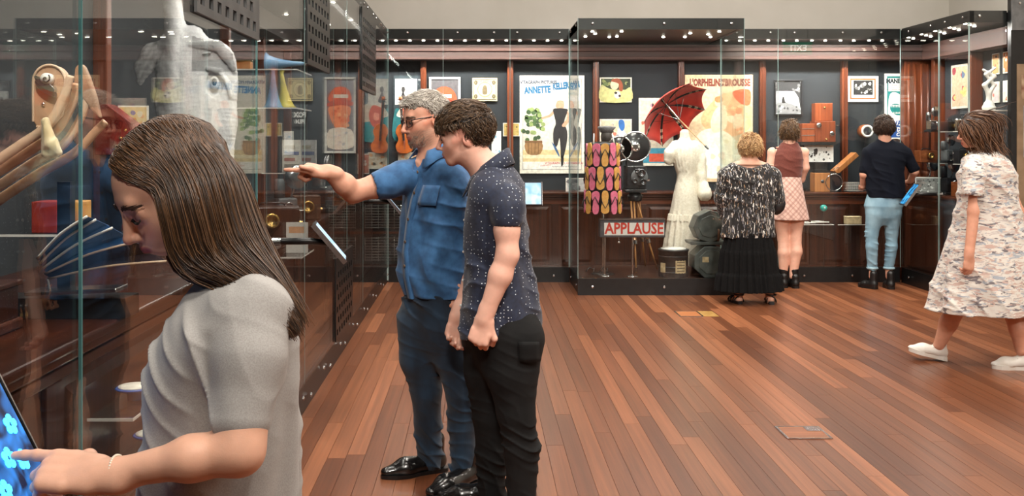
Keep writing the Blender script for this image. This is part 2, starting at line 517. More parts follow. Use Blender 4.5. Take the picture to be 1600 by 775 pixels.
# ------------------------------------------------------------------ old bookcases built against the walls
posts = [-1.51, -.58, .364, 1.294, 2.224, 3.11, 4.0]
def raised(M, parent, x0, x1, z0, z1, m):
    """One fielded door panel: sunk field with a raised centre, in local (x, z); M places it."""
    b = MB()
    b.prism(rectp(x0, x1, z0, z1), 0, .004, M)
    ix = .028
    o = len(b.v)
    ring = [(x0 + ix, z0 + ix), (x1 - ix, z0 + ix), (x1 - ix, z1 - ix), (x0 + ix, z1 - ix)]
    ring2 = [(x0 + ix * 2, z0 + ix * 2), (x1 - ix * 2, z0 + ix * 2), (x1 - ix * 2, z1 - ix * 2), (x0 + ix * 2, z1 - ix * 2)]
    vs = [M @ Vector((p[0], 0, p[1])) for p in ring] + [M @ Vector((p[0], -.012, p[1])) for p in ring2]
    b.add(vs, [(0, 1, 5, 4), (1, 2, 6, 5), (2, 3, 7, 6), (3, 0, 4, 7), (4, 5, 6, 7)])
    return b.build('panel', m, parent)
# back wall
MB().box(-1.85, 4.95, WBY, 11.35, .93, 2.38).build('lining', M_NAVY, wb)
MB().box(-1.85, 4.95, 10.71, 11.35, 0, .90).build('cabinet_carcass', W_CAB, wb)
MB().box(-1.85, 4.6, 10.655, 11.06, .90, .93).build('counter', W_CABX, wb, bevel=.008)
MB().box(-1.85, 4.6, 10.675, 10.71, .872, .90).build('counter_moulding', W_CABX, wb, bevel=.006)
MB().box(-1.85, 4.6, 10.69, 10.71, .845, .872).build('counter_moulding', W_CABX, wb, bevel=.004)
MB().box(-1.85, 4.6, 10.69, 10.71, 0.02, .16).build('rail', W_CABX, wb)
MB().box(-1.85, 4.6, 10.695, 10.71, .80, .845).build('rail', W_CABX, wb)
MB().box(-1.85, 4.95, 10.86, 11.35, 2.34, 2.50).build('lintel', W_LINT, wb)
MB().box(-1.85, 4.95, 10.83, 10.86, 2.43, 2.47).build('lintel_moulding', W_LINT, wb, bevel=.006)
MB().box(-1.85, 4.95, 10.85, 10.86, 2.345, 2.375).build('lintel_moulding', W_LINT, wb, bevel=.004)
for i, xp in enumerate(posts):
    MB().box(xp - .032, xp + .032, 10.98, WBY, .93, 2.345).build('post', W_POST, wb, bevel=.006)
    MB().box(xp - .012, xp + .012, 10.968, 10.98, .93, 2.345).build('bead', W_POST, wb, bevel=.004)
    MB().box(xp - .05, xp + .05, 10.695, 10.71, .16, .80).build('stile', W_CAB, wb, bevel=.003)
    nxt = posts[i + 1] if i + 1 < len(posts) else 4.5
    if i == 0: continue
    mid = (xp + nxt) / 2
    MB().box(mid - .035, mid + .035, 10.695, 10.71, .16, .80).build('stile', W_CAB, wb, bevel=.003)
    for (a, b_) in ((xp + .05, mid - .035), (mid + .035, nxt - .05)):
        raised(Matrix.Translation((0, 10.706, 0)), wb, a, b_, .16, .80, W_CAB)
# wide corner pilaster
MB().box(4.62, 4.95, 10.93, 11.06, .93, 2.345).build('pilaster', W_POST, wb, bevel=.006)
for k in range(4):
    MB().cyl((4.67 + k * .07, 10.93, 1.0), (4.67 + k * .07, 10.93, 2.3), .016, n=8).build('reed', W_POST, wb, True)
# open dark cabinet with wire racks, in the far corner bay
o = MB()
o.box(-.98, -.24, 10.66, 10.705, .175, .84)
o.build('open_cabinet', M_BLACK, wb)
M_WIRE = pm('wire_grey', (170, 170, 165), rough=.3, metal=.8)
for (za, zb) in ((.2, .46), (.54, .8)):
    for (xa, xb) in ((-.94, -.66), (-.56, -.28)):
        g = MB()
        nb = 9
        for k in range(nb):
            z = za + (zb - za) * (k + .5) / nb
            g.cyl((xa, 10.652, z), (xb, 10.652, z), .0025, n=5)
        for k in range(5):
            xx = xa + (xb - xa) * k / 4
            g.cyl((xx, 10.655, za), (xx, 10.655, zb), .0022, n=5)
        g.build('wire_rack', M_WIRE, wb, True)
MB().box(-1.0, -.22, 10.645, 10.66, .49, .515).build('rail', W_CABX, wb)

# left wall bookcase, behind the long case
LPOST = [2.6, 3.7, 4.9, 6.1, 7.3, 8.5, 9.7]
MB().box(-2.05, WLX, -3.0, 10.9, .93, 2.38).build('lining', M_NAVY, wl)
MB().box(-2.05, -1.10, -3.0, 10.68, 0, .90).build('cabinet_carcass', W_CAB, wl)
MB().box(-1.86, -1.055, -3.0, 10.655, .90, .93).build('counter', W_CABY, wl, bevel=.008)
MB().box(-1.10, -1.072, -3.0, 10.66, .872, .90).build('counter_moulding', W_CABY, wl, bevel=.006)
MB().box(-1.10, -1.085, -3.0, 10.66, .83, .86).build('counter_moulding', W_CABY, wl, bevel=.005)
MB().box(-1.10, -1.08, -3.0, 10.66, .02, .16).build('rail', W_CABY, wl)
MB().box(-2.05, -1.66, -3.0, 10.85, 2.34, 2.50).build('lintel', W_LINTY, wl)
RL = Matrix.Translation((-1.096, 0, 0)) @ Matrix.Rotation(PI / 2, 4, 'Z')
for i, yp in enumerate(LPOST):
    MB().box(WLX, WLX + .07, yp - .032, yp + .032, .93, 2.345).build('post', W_POST, wl, bevel=.006)
    MB().box(-1.10, -1.085, yp - .05, yp + .05, .16, .83).build('stile', W_CAB, wl, bevel=.003)
    nxt = LPOST[i + 1] if i + 1 < len(LPOST) else 10.6
    raised(RL, wl, yp + .06, nxt - .06, .16, .83, W_CAB)
# right wall bookcase
MB().box(WRX, 5.3, 9.12, 11.35, .93, 2.38).build('lining', M_NAVY, wr)
MB().box(4.52, 5.3, 9.12, 11.35, 0, .90).build('cabinet_carcass', W_CAB, wr)
MB().box(4.475, 4.96, 9.12, 11.0, .90, .93).build('counter', W_CABY, wr, bevel=.008)
MB().box(4.49, 4.52, 9.12, 10.7, .86, .90).build('counter_moulding', W_CABY, wr, bevel=.006)
MB().box(4.78, 5.3, 9.12, 10.86, 2.34, 2.50).build('lintel', W_LINTY, wr)
RR = Matrix.Translation((4.516, 0, 0)) @ Matrix.Rotation(-PI / 2, 4, 'Z')
for (ya, yb) in ((9.16, 9.8), (9.87, 10.62)):
    raised(RR, wr, -yb, -ya, .12, .82, W_CAB)
for yp in (9.17, 9.92, 10.72):
    MB().box(WRX - .12, WRX, yp - .035, yp + .035, .93, 2.345).build('post', W_POST, wr, bevel=.006)

# ------------------------------------------------------------------ glass display cases
bolt_me = None
def bolt(parent, p, axis):
    """Stainless button fixing that holds a pane to the black metal behind it."""
    global bolt_me
    if bolt_me is None:
        b = MB().lathe([(.013, 0), (.013, .005), (.009, .009), (.0, .010)], n=8)
        bb = b.build('bolt', M_STEEL); bolt_me = bb.data; bpy.data.objects.remove(bb)
    o = bpy.data.objects.new('bolt', bolt_me); COL.objects.link(o); o.parent = parent; o.location = p
    o.rotation_euler = {'-y': (PI / 2, 0, 0), '+x': (0, PI / 2, 0), '-x': (0, -PI / 2, 0)}[axis]
lens_me = None
def downlight(parent, x, y, z=2.528):
    global lens_me
    if lens_me is None:
        b = MB().lathe([(.017, 0), (.015, -.006), (.0, -.009)], n=10)
        bb = b.build('spot_lens', M_LEDGLOW); lens_me = bb.data; bpy.data.objects.remove(bb)
    o = bpy.data.objects.new('spot_lens', lens_me); COL.objects.link(o); o.parent = parent; o.location = (x, y, z)
def pane_y(parent, x0, x1, y, z0=.157, z1=TOP, edges=(1, 1)):
    g = MB().box(x0 + .001, x1 - .001, y, y + .010, z0, z1).build('glass_pane', GLASS, parent)
    for s, xe in zip(edges, (x0, x1)):
        if s: MB().box(xe - .002, xe + .002, y - .0012, y + .0112, z0, z1).build('glass_edge', M_GEDGE2, g)
    return g
def pane_x(parent, x, y0, y1, z0=.162, z1=TOP - .106, edges=(1, 1), side=-1):
    xa, xb = (x - .010, x) if side < 0 else (x, x + .010)
    g = MB().box(xa, xb, y0 + .001, y1 - .001, z0, z1).build('glass_pane', GLASS, parent)
    for s, ye in zip(edges, (y0, y1)):
        if s: MB().box(xa + .003 if x == GX else xa - .0012, xb + .0008, ye - .0025, ye + .0025, z0, z1).build('glass_edge', M_GEDGE if x == GX else M_GEDGE2, g)
    return g
DECK = wood('deck_wood', (38, 20, 13), (66, 36, 22), 'x', rough=.3)

# back case, from the corner to the projecting case
c = thing('display_case', 'long glass wall case with plant-tub bather poster inside, behind the two men', 'display case', (0, 0, 0))
MB().box(GX, .965, BY + .012, BY + .05, .0, .155).build('plinth', M_BLACK, c)
MB().box(GX, .965, BY + .05, 10.69, .0, .15).build('deck', DECK, c)
MB().box(GX, .965, BY + .012, BY + .05, TOP - .105, TOP).build('fascia', M_BLACK, c)
MB().box(-1.85, .965, BY + .05, 11.35, TOP - .10, TOP - .01).build('case_roof', M_BLACK, c)
for a, b_, e in ((GX, -.35, (0, 0)), (-.35, .345, (1, 0)), (.345, .957, (1, 1))): pane_y(c, a, b_, BY, edges=e)
for xx in (-.72, -.2, .18, .42, .86): bolt(c, (xx, BY, TOP - .04), '-y')
for xx in (-.6, -.1, .25, .5, .8): bolt(c, (xx, BY, .07), '-y')
for k in range(13): downlight(c, -.85 + k * .145, 10.62 + .03 * (k % 2), 2.526)
# projecting centre case
c = thing('display_case', 'tall projecting glass case holding the sandal dress and red umbrella', 'display case', (0, 0, 0))
X0, X1 = .96, 2.54
MB().box(X0, X1, CY + .012, CY + .05, 0, .16).build('plinth', M_BLACK, c)
MB().box(X0 + .012, X0 + .05, CY + .05, BY, 0, .16).build('plinth', M_BLACK, c)
MB().box(X1 - .05, X1 - .012, CY + .05, BY, 0, .16).build('plinth', M_BLACK, c)
MB().box(X0 + .05, X1 - .05, CY + .05, 10.69, 0, .155).build('deck', DECK, c)
MB().box(X0, X1, CY + .012, CY + .05, TOP - .105, TOP).build('fascia', M_BLACK, c)
MB().box(X0 + .012, X0 + .05, CY + .05, BY, TOP - .105, TOP).build('fascia', M_BLACK, c)
MB().box(X1 - .05, X1 - .012, CY + .05, BY, TOP - .105, TOP).build('fascia', M_BLACK, c)
MB().box(X0 + .012, X1 - .012, CY + .05, 11.35, TOP - .10, TOP - .01).build('case_roof', pm('roof_lining_brown', (44, 24, 18), (56, 32, 24), rough=.4, scale=6), c)
pane_y(c, X0, X1, CY)
pane_x(c, X0, CY + .012, BY, side=1, edges=(0, 1)); pane_x(c, X1, CY + .012, BY, side=-1, edges=(0, 1))
for xx in (1.1, 1.78, 2.42):
    bolt(c, (xx, CY, TOP - .05), '-y'); bolt(c, (xx, CY, .08), '-y')
for yy in (9.75, 10.3):
    bolt(c, (X0, yy, TOP - .05), '-x'); bolt(c, (X0, yy, .08), '-x')
for (xx, yy) in ((1.12, 9.8), (1.4, 9.78), (1.17, 10.0), (1.1, 10.25), (1.35, 10.3), (1.42, 10.25), (2.1, 9.95), (2.3, 10.05), (2.35, 9.8), (2.12, 10.3), (1.9, 10.3), (2.38, 10.3)):
    downlight(c, xx, yy)
# back case right of the centre case, and the returning case
c = thing('display_case', 'glass wall case with wooden cameras and shark poster, beside the projecting case', 'display case', (0, 0, 0))
MB().box(X1, RX, BY + .012, BY + .05, 0, .155).build('plinth', M_BLACK, c)
MB().box(X1, RX, BY + .05, 10.69, 0, .15).build('deck', DECK, c)
MB().box(X1, RX, BY + .012, BY + .05, TOP - .105, TOP).build('fascia', M_BLACK, c)
MB().box(X1 + .012, 5.3, BY + .05, 11.35, TOP - .10, TOP - .01).build('case_roof', M_BLACK, c)
pane_y(c, X1, 3.13, BY, edges=(0, 0)); pane_y(c, 3.13, RX, BY, edges=(1, 1))
for xx in (2.7, 3.05, 3.3, 3.8, 4.2): bolt(c, (xx, BY, TOP - .04), '-y')
for xx in (2.9, 3.4, 3.9): bolt(c, (xx, BY, .07), '-y')
for k in range(12): downlight(c, 2.62 + k * .15, 10.62 + .03 * (k % 2), 2.526)
c = thing('display_case', 'returning glass case at the corner, full of small projectors and postcards', 'display case', (0, 0, 0))
MB().box(RX + .012, RX + .05, RY, BY, 0, .155).build('plinth', M_BLACK, c)
MB().box(RX + .05, 4.51, RY, BY + .05, 0, .15).build('deck', DECK, c)
MB().box(RX + .012, RX + .05, RY, BY, TOP - .105, TOP).build('fascia', M_BLACK, c)
MB().box(RX + .05, 4.75, RY + .012, RY + .05, TOP - .105, TOP).build('fascia', M_BLACK, c)
MB().box(RX + .05, 4.51, RY + .012, RY + .05, 0, .155).build('plinth', M_BLACK, c)
MB().box(RX + .05, 5.3, RY + .05, BY + .05, TOP - .10, TOP - .01).build('case_roof', M_BLACK, c)
pane_x(c, RX, 9.64, BY, side=1, edges=(1, 0)); pane_x(c, RX, RY, 9.64, side=1, edges=(1, 0))
pane_y(c, RX + .012, 4.74, RY, edges=(0, 0))
for yy in (9.15, 9.5, 9.8, 10.3): bolt(c, (RX, yy, TOP - .05), '-x'); bolt(c, (RX, yy, .08), '-x')
bolt(c, (4.5, RY, TOP - .05), '-y')
for k in range(14): downlight(c, 4.42 + .09 * (k % 3), 9.15 + k * .1)
# near dark case end with posters, cut by the picture's edge
c = thing('poster_panel', 'tall dark case end with mounted posters beside the walking woman', 'display panel', (0, 0, 0))
MB().box(4.75, 5.28, RY - .06, RY + .0, 0, 3.0).build('panel_board', M_BLACK, c)
MB().box(4.75, 5.28, RY - .075, RY - .06, 2.45, 3.0).build('fascia', M_GREY, c)
MB().box(4.8, 5.24, RY - .064, RY - .06, .80, 2.15).build('poster_sheet', pm('tan_sheet', (120, 98, 74), (146, 122, 96), rough=.7, scale=6), c)
MB().box(4.86, 5.22, RY - .067, RY - .064, 1.32, 1.78).build('blue_print', pm('blue_print', (60, 110, 170), (205, 208, 205), rough=.6, scale=5), c)
MB().box(4.84, 5.22, RY - .067, RY - .064, 1.84, 2.05).build('pale_print', pm('pale_print', (190, 170, 140), (120, 80, 60), rough=.6, scale=9), c)
bolt(c, (4.82, RY - .075, 2.69), '-y')

# long case down the left side
c = thing('display_case', 'long glass case running down the side of the gallery, reflecting the far wall', 'display case', (0, 0, 0))
MB().box(GX - .05, GX - .012, -1.0, BY + .05, 0, .16).build('plinth', M_BLACK, c)
MB().box(-1.08, GX - .05, -1.0, 10.68, 0, .155).build('deck', DECK, c)
MB().box(GX - .05, GX - .012, -1.0, BY + .05, TOP - .105, TOP).build('fascia', M_BLACK, c)
MB().box(-2.05, GX - .05, -1.0, BY + .05, TOP - .10, TOP - .01).build('case_roof', M_BLACK, c)
js = [-1.0, .4, 2.353, 4.233, 5.40, 7.16, 8.16, BY + .012]
for k in range(len(js) - 1):
    pane_x(c, GX, js[k], js[k + 1], side=-1, edges=(1 if js[k] in (2.353, 4.233) else 0, 0))
    if js[k] not in (2.353, 4.233) and js[k] > 0:
        MB().box(GX - .003, GX + .0006, js[k] - .001, js[k] + .001, .162, TOP - .106).build('glass_edge', M_GEDGE2, c)
MB().box(GX - .012, GX + .002, BY + .0, BY + .012, .02, TOP).build('glass_edge', M_GEDGE2, c)
for k in range(24):
    yy = 2.0 + k * .36 + (.1 if k % 2 else 0)
    bolt(c, (GX, yy, .10 if k % 2 else .055), '+x')
    bolt(c, (GX, yy, TOP - .05), '+x')
for k in range(22): downlight(c, -1.1 - .25 * (k % 3), 2.2 + k * .37)
# perforated ventilation panels of the long case
def perforated(parent, y0, y1, z0, z1, x):
    b = MB()
    sw, sh = .056, .040        # slot size
    py_, pz = .112, .0735
    nrow = int((z1 - z0 - .03) / pz)
    z = z0
    b.box(x - .010, x, y0, y1, z0, z0 + .03)
    for r in range(nrow):
        zb = z0 + .03 + r * pz
        off = (r % 2) * py_ / 2
        ys = y0; k = 0
        c0 = y0 + .035 + off
        while c0 + sw < y1 - .012:
            b.box(x - .010, x, ys, c0, zb, zb + sh)
            ys = c0 + sw; c0 += py_
        b.box(x - .010, x, ys, y1, zb, zb + sh)
        b.box(x - .010, x, y0, y1, zb + sh, zb + pz)
    zt = z0 + .03 + nrow * pz
    if zt < z1: b.box(x - .010, x, y0, y1, zt, z1)
    return b.build('perforated_panel', pm('vent_lit_grey', (58, 58, 58), (70, 70, 70), rough=.5, scale=12) if y1 < 4.5 else M_BLACK, parent)  # nearest panel coloured grey for the light on it, the others plain black
perforated(c, 3.28, 4.22, 1.875, 2.53, GX + .012)
perforated(c, 5.42, 6.24, 1.875, 2.53, GX + .012)
perforated(c, 8.0, 9.1, 1.875, 2.53, GX + .012)
perforated(c, 6.52, 7.4, .165, .70, GX + .012)
# overhead exit sign of the gallery, lit green
t = thing('exit_sign', 'green lit exit sign hanging near the ceiling', 'exit sign', (4.25, 7.6, 2.62))
MB().box(-.19, .19, -.02, .02, 0, .16).build('housing', pm('exit_green', (0, 110, 80), emit=(10, 170, 120), estr=1.6, rough=.4), t, bevel=.006)
MB().cyl((-.14, 0, .16), (-.14, 0, 2.08), .006, n=8).build('rod', M_STEEL, t); MB().cyl((.14, 0, .16), (.14, 0, 2.08), .006, n=8).build('rod', M_STEEL, t)
m_ex = pm('exit_white', (230, 255, 250), emit=(220, 255, 245), estr=5.0)
lettering('EXIT', .12, m_ex, t, (0, -.0215, .08)); lettering('EXIT', .12, m_ex, t, (0, .0215, .08), rot=(PI / 2, 0, PI))
# ------------------------------------------------------------------ sculpting kit: smooth signed-distance solids turned into one mesh
f32 = np.float32
def V(*a): return np.array(a, f32)
def rotm(rx=0, ry=0, rz=0):
    return np.array(Matrix.Rotation(rz, 3, 'Z') @ Matrix.Rotation(ry, 3, 'Y') @ Matrix.Rotation(rx, 3, 'X'), f32)

class Sculpt:
    """A list of solids in local metres, blended in order."""
    def __init__(self): self.ops = []
    def _p(self, fn, lo, hi, k, mode='u'):
        self.ops.append((fn, np.minimum(lo, hi).astype(f32), np.maximum(lo, hi).astype(f32), k, mode)); return self
    def cone(self, a, b, ra, rb, k=.02, mode='u', flat=None, fs=1.0):
        """Round-ended taper from a to b; flat: direction squeezed by fs."""
        a = np.array(a, f32); b = np.array(b, f32); ba = b - a; L2 = float(ba @ ba) + 1e-12
        n = None
        if flat is not None:
            n = np.array(flat, f32); n = n / np.linalg.norm(n)
        def fn(P):
            pa = P - a
            h = np.clip((pa @ ba) / L2, 0, 1)
            q = pa - h[..., None] * ba
            r = ra + (rb - ra) * h
            d2 = (q * q).sum(-1)
            if n is not None:
                qn = q @ n
                d2 = d2 - qn * qn + (qn / fs) ** 2
                return (np.sqrt(np.maximum(d2, 0)) - r) * min(1.0, fs ** .5 if fs < 1 else 1)
            return np.sqrt(d2) - r
        R = max(ra, rb) * (max(1.0, fs))
        return self._p(fn, np.minimum(a, b) - R, np.maximum(a, b) + R, k, mode)
    def chain(self, pts, rs, k=.02, **kw):
        for i in range(len(pts) - 1): self.cone(pts[i], pts[i + 1], rs[i], rs[i + 1], k if i == 0 else min(k, .02), **kw)
        return self
    def ell(self, c, r, k=.02, mode='u', R=None):
        c = np.array(c, f32); r = np.array(r, f32)
        def fn(P):
            q = P - c
            if R is not None: q = q @ R
            k0 = np.sqrt(((q / r) ** 2).sum(-1)); k1 = np.sqrt(((q / (r * r)) ** 2).sum(-1)) + 1e-9
            return k0 * (k0 - 1) / k1
        m = max(r)
        return self._p(fn, c - (r if R is None else m), c + (r if R is None else m), k, mode)
    def loft(self, rows, k=.02, mode='u', p=2.0, M=None, fold=None):
        """Stack of oval sections along local z: rows of (z, cx, cy, rx, ry). fold(theta, z) adds cloth relief."""
        rows = np.array(rows, f32); Z = rows[:, 0]
        Mi = None
        if M is not None: Mi = np.array(M.inverted(), f32)
        zz = np.linspace(Z[0], Z[-1], 120).astype(f32)
        def smooth(col):
            y = np.interp(zz, Z, rows[:, col])
            kn = np.array([.06, .24, .4, .24, .06])
            for _ in range(3):
                y2 = np.convolve(np.pad(y, 2, mode='edge'), kn, 'valid'); y2[0] = y[0]; y2[-1] = y[-1]; y = y2
            return y
        cx, cy, rx, ry = (smooth(i) for i in (1, 2, 3, 4))
        z0, z1 = float(Z[0]), float(Z[-1])
        def fn(P):
            if Mi is not None: P = P @ Mi[:3, :3].T + Mi[:3, 3]
            z = P[..., 2]
            X = P[..., 0] - np.interp(z, zz, cx).astype(f32); Y = P[..., 1] - np.interp(z, zz, cy).astype(f32)
            a = np.interp(z, zz, rx).astype(f32); b = np.interp(z, zz, ry).astype(f32)
            if p == 2.0: rr = np.sqrt((X / a) ** 2 + (Y / b) ** 2)
            else: rr = ((np.abs(X) / a) ** p + (np.abs(Y) / b) ** p) ** (1 / p)
            d = (rr - 1) * np.minimum(a, b)
            if fold is not None: d = d - fold(np.arctan2(Y, X), z)
            return np.maximum(d, np.abs(z - (z0 + z1) / 2) - (z1 - z0) / 2)
        ext = np.array([max(abs(rows[:, 1]) + rows[:, 3]), max(abs(rows[:, 2]) + rows[:, 4]), 0])
        lo = np.array([min(rows[:, 1] - rows[:, 3]), min(rows[:, 2] - rows[:, 4]), z0]) - .02
        hi = np.array([max(rows[:, 1] + rows[:, 3]), max(rows[:, 2] + rows[:, 4]), z1]) + .02
        if M is not None:
            cs = np.array([[*(np.array(M @ Vector((x, y, z))))] for x in (lo[0], hi[0]) for y in (lo[1], hi[1]) for z in (lo[2], hi[2])])
            lo, hi = cs.min(0), cs.max(0)
        return self._p(fn, lo, hi, k, mode)
    def fn(self, f, lo, hi, k=.005, mode='u'): return self._p(f, np.array(lo, f32), np.array(hi, f32), k, mode)
    def warp(self, g, lo=None, hi=None):
        """Displace the finished field: g(P) metres outward."""
        self.ops.append((g, None if lo is None else np.array(lo, f32), None if hi is None else np.array(hi, f32), 0, 'w')); return self
    def mesh(self, h):
        lo = np.min([o[1] for o in self.ops if o[4] == 'u'], axis=0) - 4 * h
        hi = np.max([o[2] for o in self.ops if o[4] == 'u'], axis=0) + 4 * h
        n = np.ceil((hi - lo) / h).astype(int) + 1
        F = np.full(tuple(n), .2, f32)
        ax = [lo[i] + h * np.arange(n[i], dtype=f32) for i in range(3)]
        for fn, a, b, k, mode in self.ops:
            if mode == 'w':
                i0 = [0, 0, 0] if a is None else [max(0, int((a[i] - lo[i]) / h)) for i in range(3)]
                i1 = list(n) if b is None else [min(n[i], int((b[i] - lo[i]) / h) + 2) for i in range(3)]
                S = tuple(slice(p, q) for p, q in zip(i0, i1))
                sub = F[S]; idx = np.nonzero(np.abs(sub) < .03)
                P = np.stack([ax[i][i0[i] + idx[i]] for i in range(3)], -1)
                sub[idx] -= fn(P).astype(f32)
                continue
            pad = k + 3 * h
            i0 = [max(0, int((a[i] - pad - lo[i]) / h)) for i in range(3)]
            i1 = [min(n[i], int((b[i] + pad - lo[i]) / h) + 2) for i in range(3)]
            if any(q <= p for p, q in zip(i0, i1)): continue
            S = tuple(slice(p, q) for p, q in zip(i0, i1))
            G = np.stack(np.meshgrid(*[ax[i][i0[i]:i1[i]] for i in range(3)], indexing='ij'), -1)
            d = fn(G).astype(f32); cur = F[S]
            if mode == 'u':
                hh = np.maximum(k - np.abs(cur - d), 0) / max(k, 1e-6)
                F[S] = np.minimum(cur, d) - hh * hh * k * .25
            elif mode == 's':
                d = -d
                hh = np.maximum(k - np.abs(cur - d), 0) / max(k, 1e-6)
                F[S] = np.maximum(cur, d) + hh * hh * k * .25
            elif mode == 'i':
                G2 = np.full_like(F, 1.0); G2[S] = np.maximum(cur, d); F = G2
        return nets(F, lo, h)

def nets(F, lo, h):
    """Naive surface nets."""
    s = F < 0
    n = np.array(F.shape)
    c = np.zeros(tuple(n - 1), np.uint8)
    for dx in (0, 1):
        for dy in (0, 1):
            for dz in (0, 1):
                c += s[dx:n[0] - 1 + dx, dy:n[1] - 1 + dy, dz:n[2] - 1 + dz]
    act = (c > 0) & (c < 8)
    ids = np.full(act.shape, -1, np.int32)
    I = np.argwhere(act); ids[act] = np.arange(len(I), dtype=np.int32)
    acc = np.zeros((len(I), 3), np.float64); cnt = np.zeros(len(I))
    corners = [(x, y, z) for x in (0, 1) for y in (0, 1) for z in (0, 1)]
    val = {q: F[I[:, 0] + q[0], I[:, 1] + q[1], I[:, 2] + q[2]].astype(np.float64) for q in corners}
    for q in corners:
        for d in range(3):
            if q[d]: continue
            r = list(q); r[d] = 1; r = tuple(r)
            a, b = val[q], val[r]
            m = (a < 0) != (b < 0)
            t = np.where(m, a / np.where(m, a - b, 1), 0)
            p = np.zeros((len(I), 3)); p[:] = q; p[:, d] = t
            acc[m] += p[m]; cnt[m] += 1
    v = lo + h * (I + acc / cnt[:, None])
    quads = []
    for d in range(3):
        e = [1, 2] if d == 0 else ([0, 2] if d == 1 else [0, 1])
        A = [slice(1, -1)] * 3; A[d] = slice(0, -1)
        B = [slice(1, -1)] * 3; B[d] = slice(1, None)
        s0 = s[tuple(A)]; s1 = s[tuple(B)]
        E = np.argwhere(s0 != s1)
        if not len(E): continue
        flip = s0[tuple(E.T)]
        off = np.array([1, 1, 1]); off[d] = 0
        E = E + off
        def cid(da, db):
            q = E.copy(); q[:, e[0]] += da; q[:, e[1]] += db
            return ids[tuple(q.T)]
        Q = np.stack([cid(-1, -1), cid(0, -1), cid(0, 0), cid(-1, 0)], 1)
        if d == 1: flip = ~flip
        Q[~flip] = Q[~flip][:, ::-1]
        quads.append(Q)
    return v.astype(f32), np.concatenate(quads)

def mesh_obj(name, v, q, m, parent=None, cols=None, relax=0):
    me = bpy.data.meshes.new(name)
    me.vertices.add(len(v)); me.vertices.foreach_set('co', np.ascontiguousarray(v, f32).ravel())
    me.loops.add(len(q) * 4); me.loops.foreach_set('vertex_index', q.astype(np.int32).ravel())
    me.polygons.add(len(q)); me.polygons.foreach_set('loop_start', np.arange(0, len(q) * 4, 4, dtype=np.int32))
    me.polygons.foreach_set('use_smooth', np.ones(len(q), bool))
    me.update(calc_edges=True)
    if cols is not None:
        at = me.color_attributes.new('col', 'FLOAT_COLOR', 'POINT')
        arr = np.ones((len(v), 4), f32); arr[:, :3] = cols
        at.data.foreach_set('color', arr.ravel())
    return link(name, me, m, parent)

def srgb(c): return np.array(lin(c)[:3], f32)
def sstep(a, b, x):
    t = np.clip((x - a) / (b - a), 0, 1); return t * t * (3 - 2 * t)

def strands(name, paths, radius, m, parent, sides=4, col=None, rnd=None, taper=.35, flat=1.0):
    """Locks of hair: paths (n, k, 3) as tapered tubes in one mesh; col (n,3) pigment of each lock."""
    paths = np.asarray(paths, f32); n, k, _ = paths.shape
    T = np.gradient(paths, axis=1); T /= np.linalg.norm(T, axis=-1, keepdims=True) + 1e-9
    ref = np.zeros_like(T); ref[..., 2] = 1; ref[np.abs(T[..., 2]) > .95] = (1, 0, 0)
    U = np.cross(T, ref); U /= np.linalg.norm(U, axis=-1, keepdims=True) + 1e-9
    W = np.cross(T, U)
    t = np.linspace(0, 1, k)
    prof = (np.minimum(1, .55 + t * 4) * (1 - (1 - taper) * sstep(.55, 1.0, t))).astype(f32)
    R = (np.full(n, radius, f32) if np.isscalar(radius) else np.asarray(radius, f32))[:, None] * prof[None]
    vs = []
    for j in range(sides):
        a = 2 * PI * j / sides
        vs.append(paths + (U * math.cos(a) + W * math.sin(a) * flat) * R[..., None])
    v = np.stack(vs, 2).reshape(-1, 3)
    base = (np.arange(n)[:, None, None] * k + np.arange(k - 1)[None, :, None]) * sides
    j = np.arange(sides)[None, None]; j2 = (j + 1) % sides
    q = np.stack([base + j, base + j2, base + sides + j2, base + sides + j], -1).reshape(-1, 4)
    cols = None
    if col is not None: cols = np.repeat(np.asarray(col, f32), k * sides, axis=0)
    return mesh_obj(name, v, q, m, parent, cols)
# ------------------------------------------------------------------ people: anatomy
def unit(v): v = np.asarray(v, np.float64); return v / (np.linalg.norm(v) + 1e-12)
def frame(fwd, up):
    """Columns: right, forward, up."""
    f = unit(fwd); r = unit(np.cross(f, up)); u = np.cross(r, f)
    return np.stack([r, f, u], 1).astype(f32)
def J(px, py, Y): return np.array(P3(px, py, Y), f32)

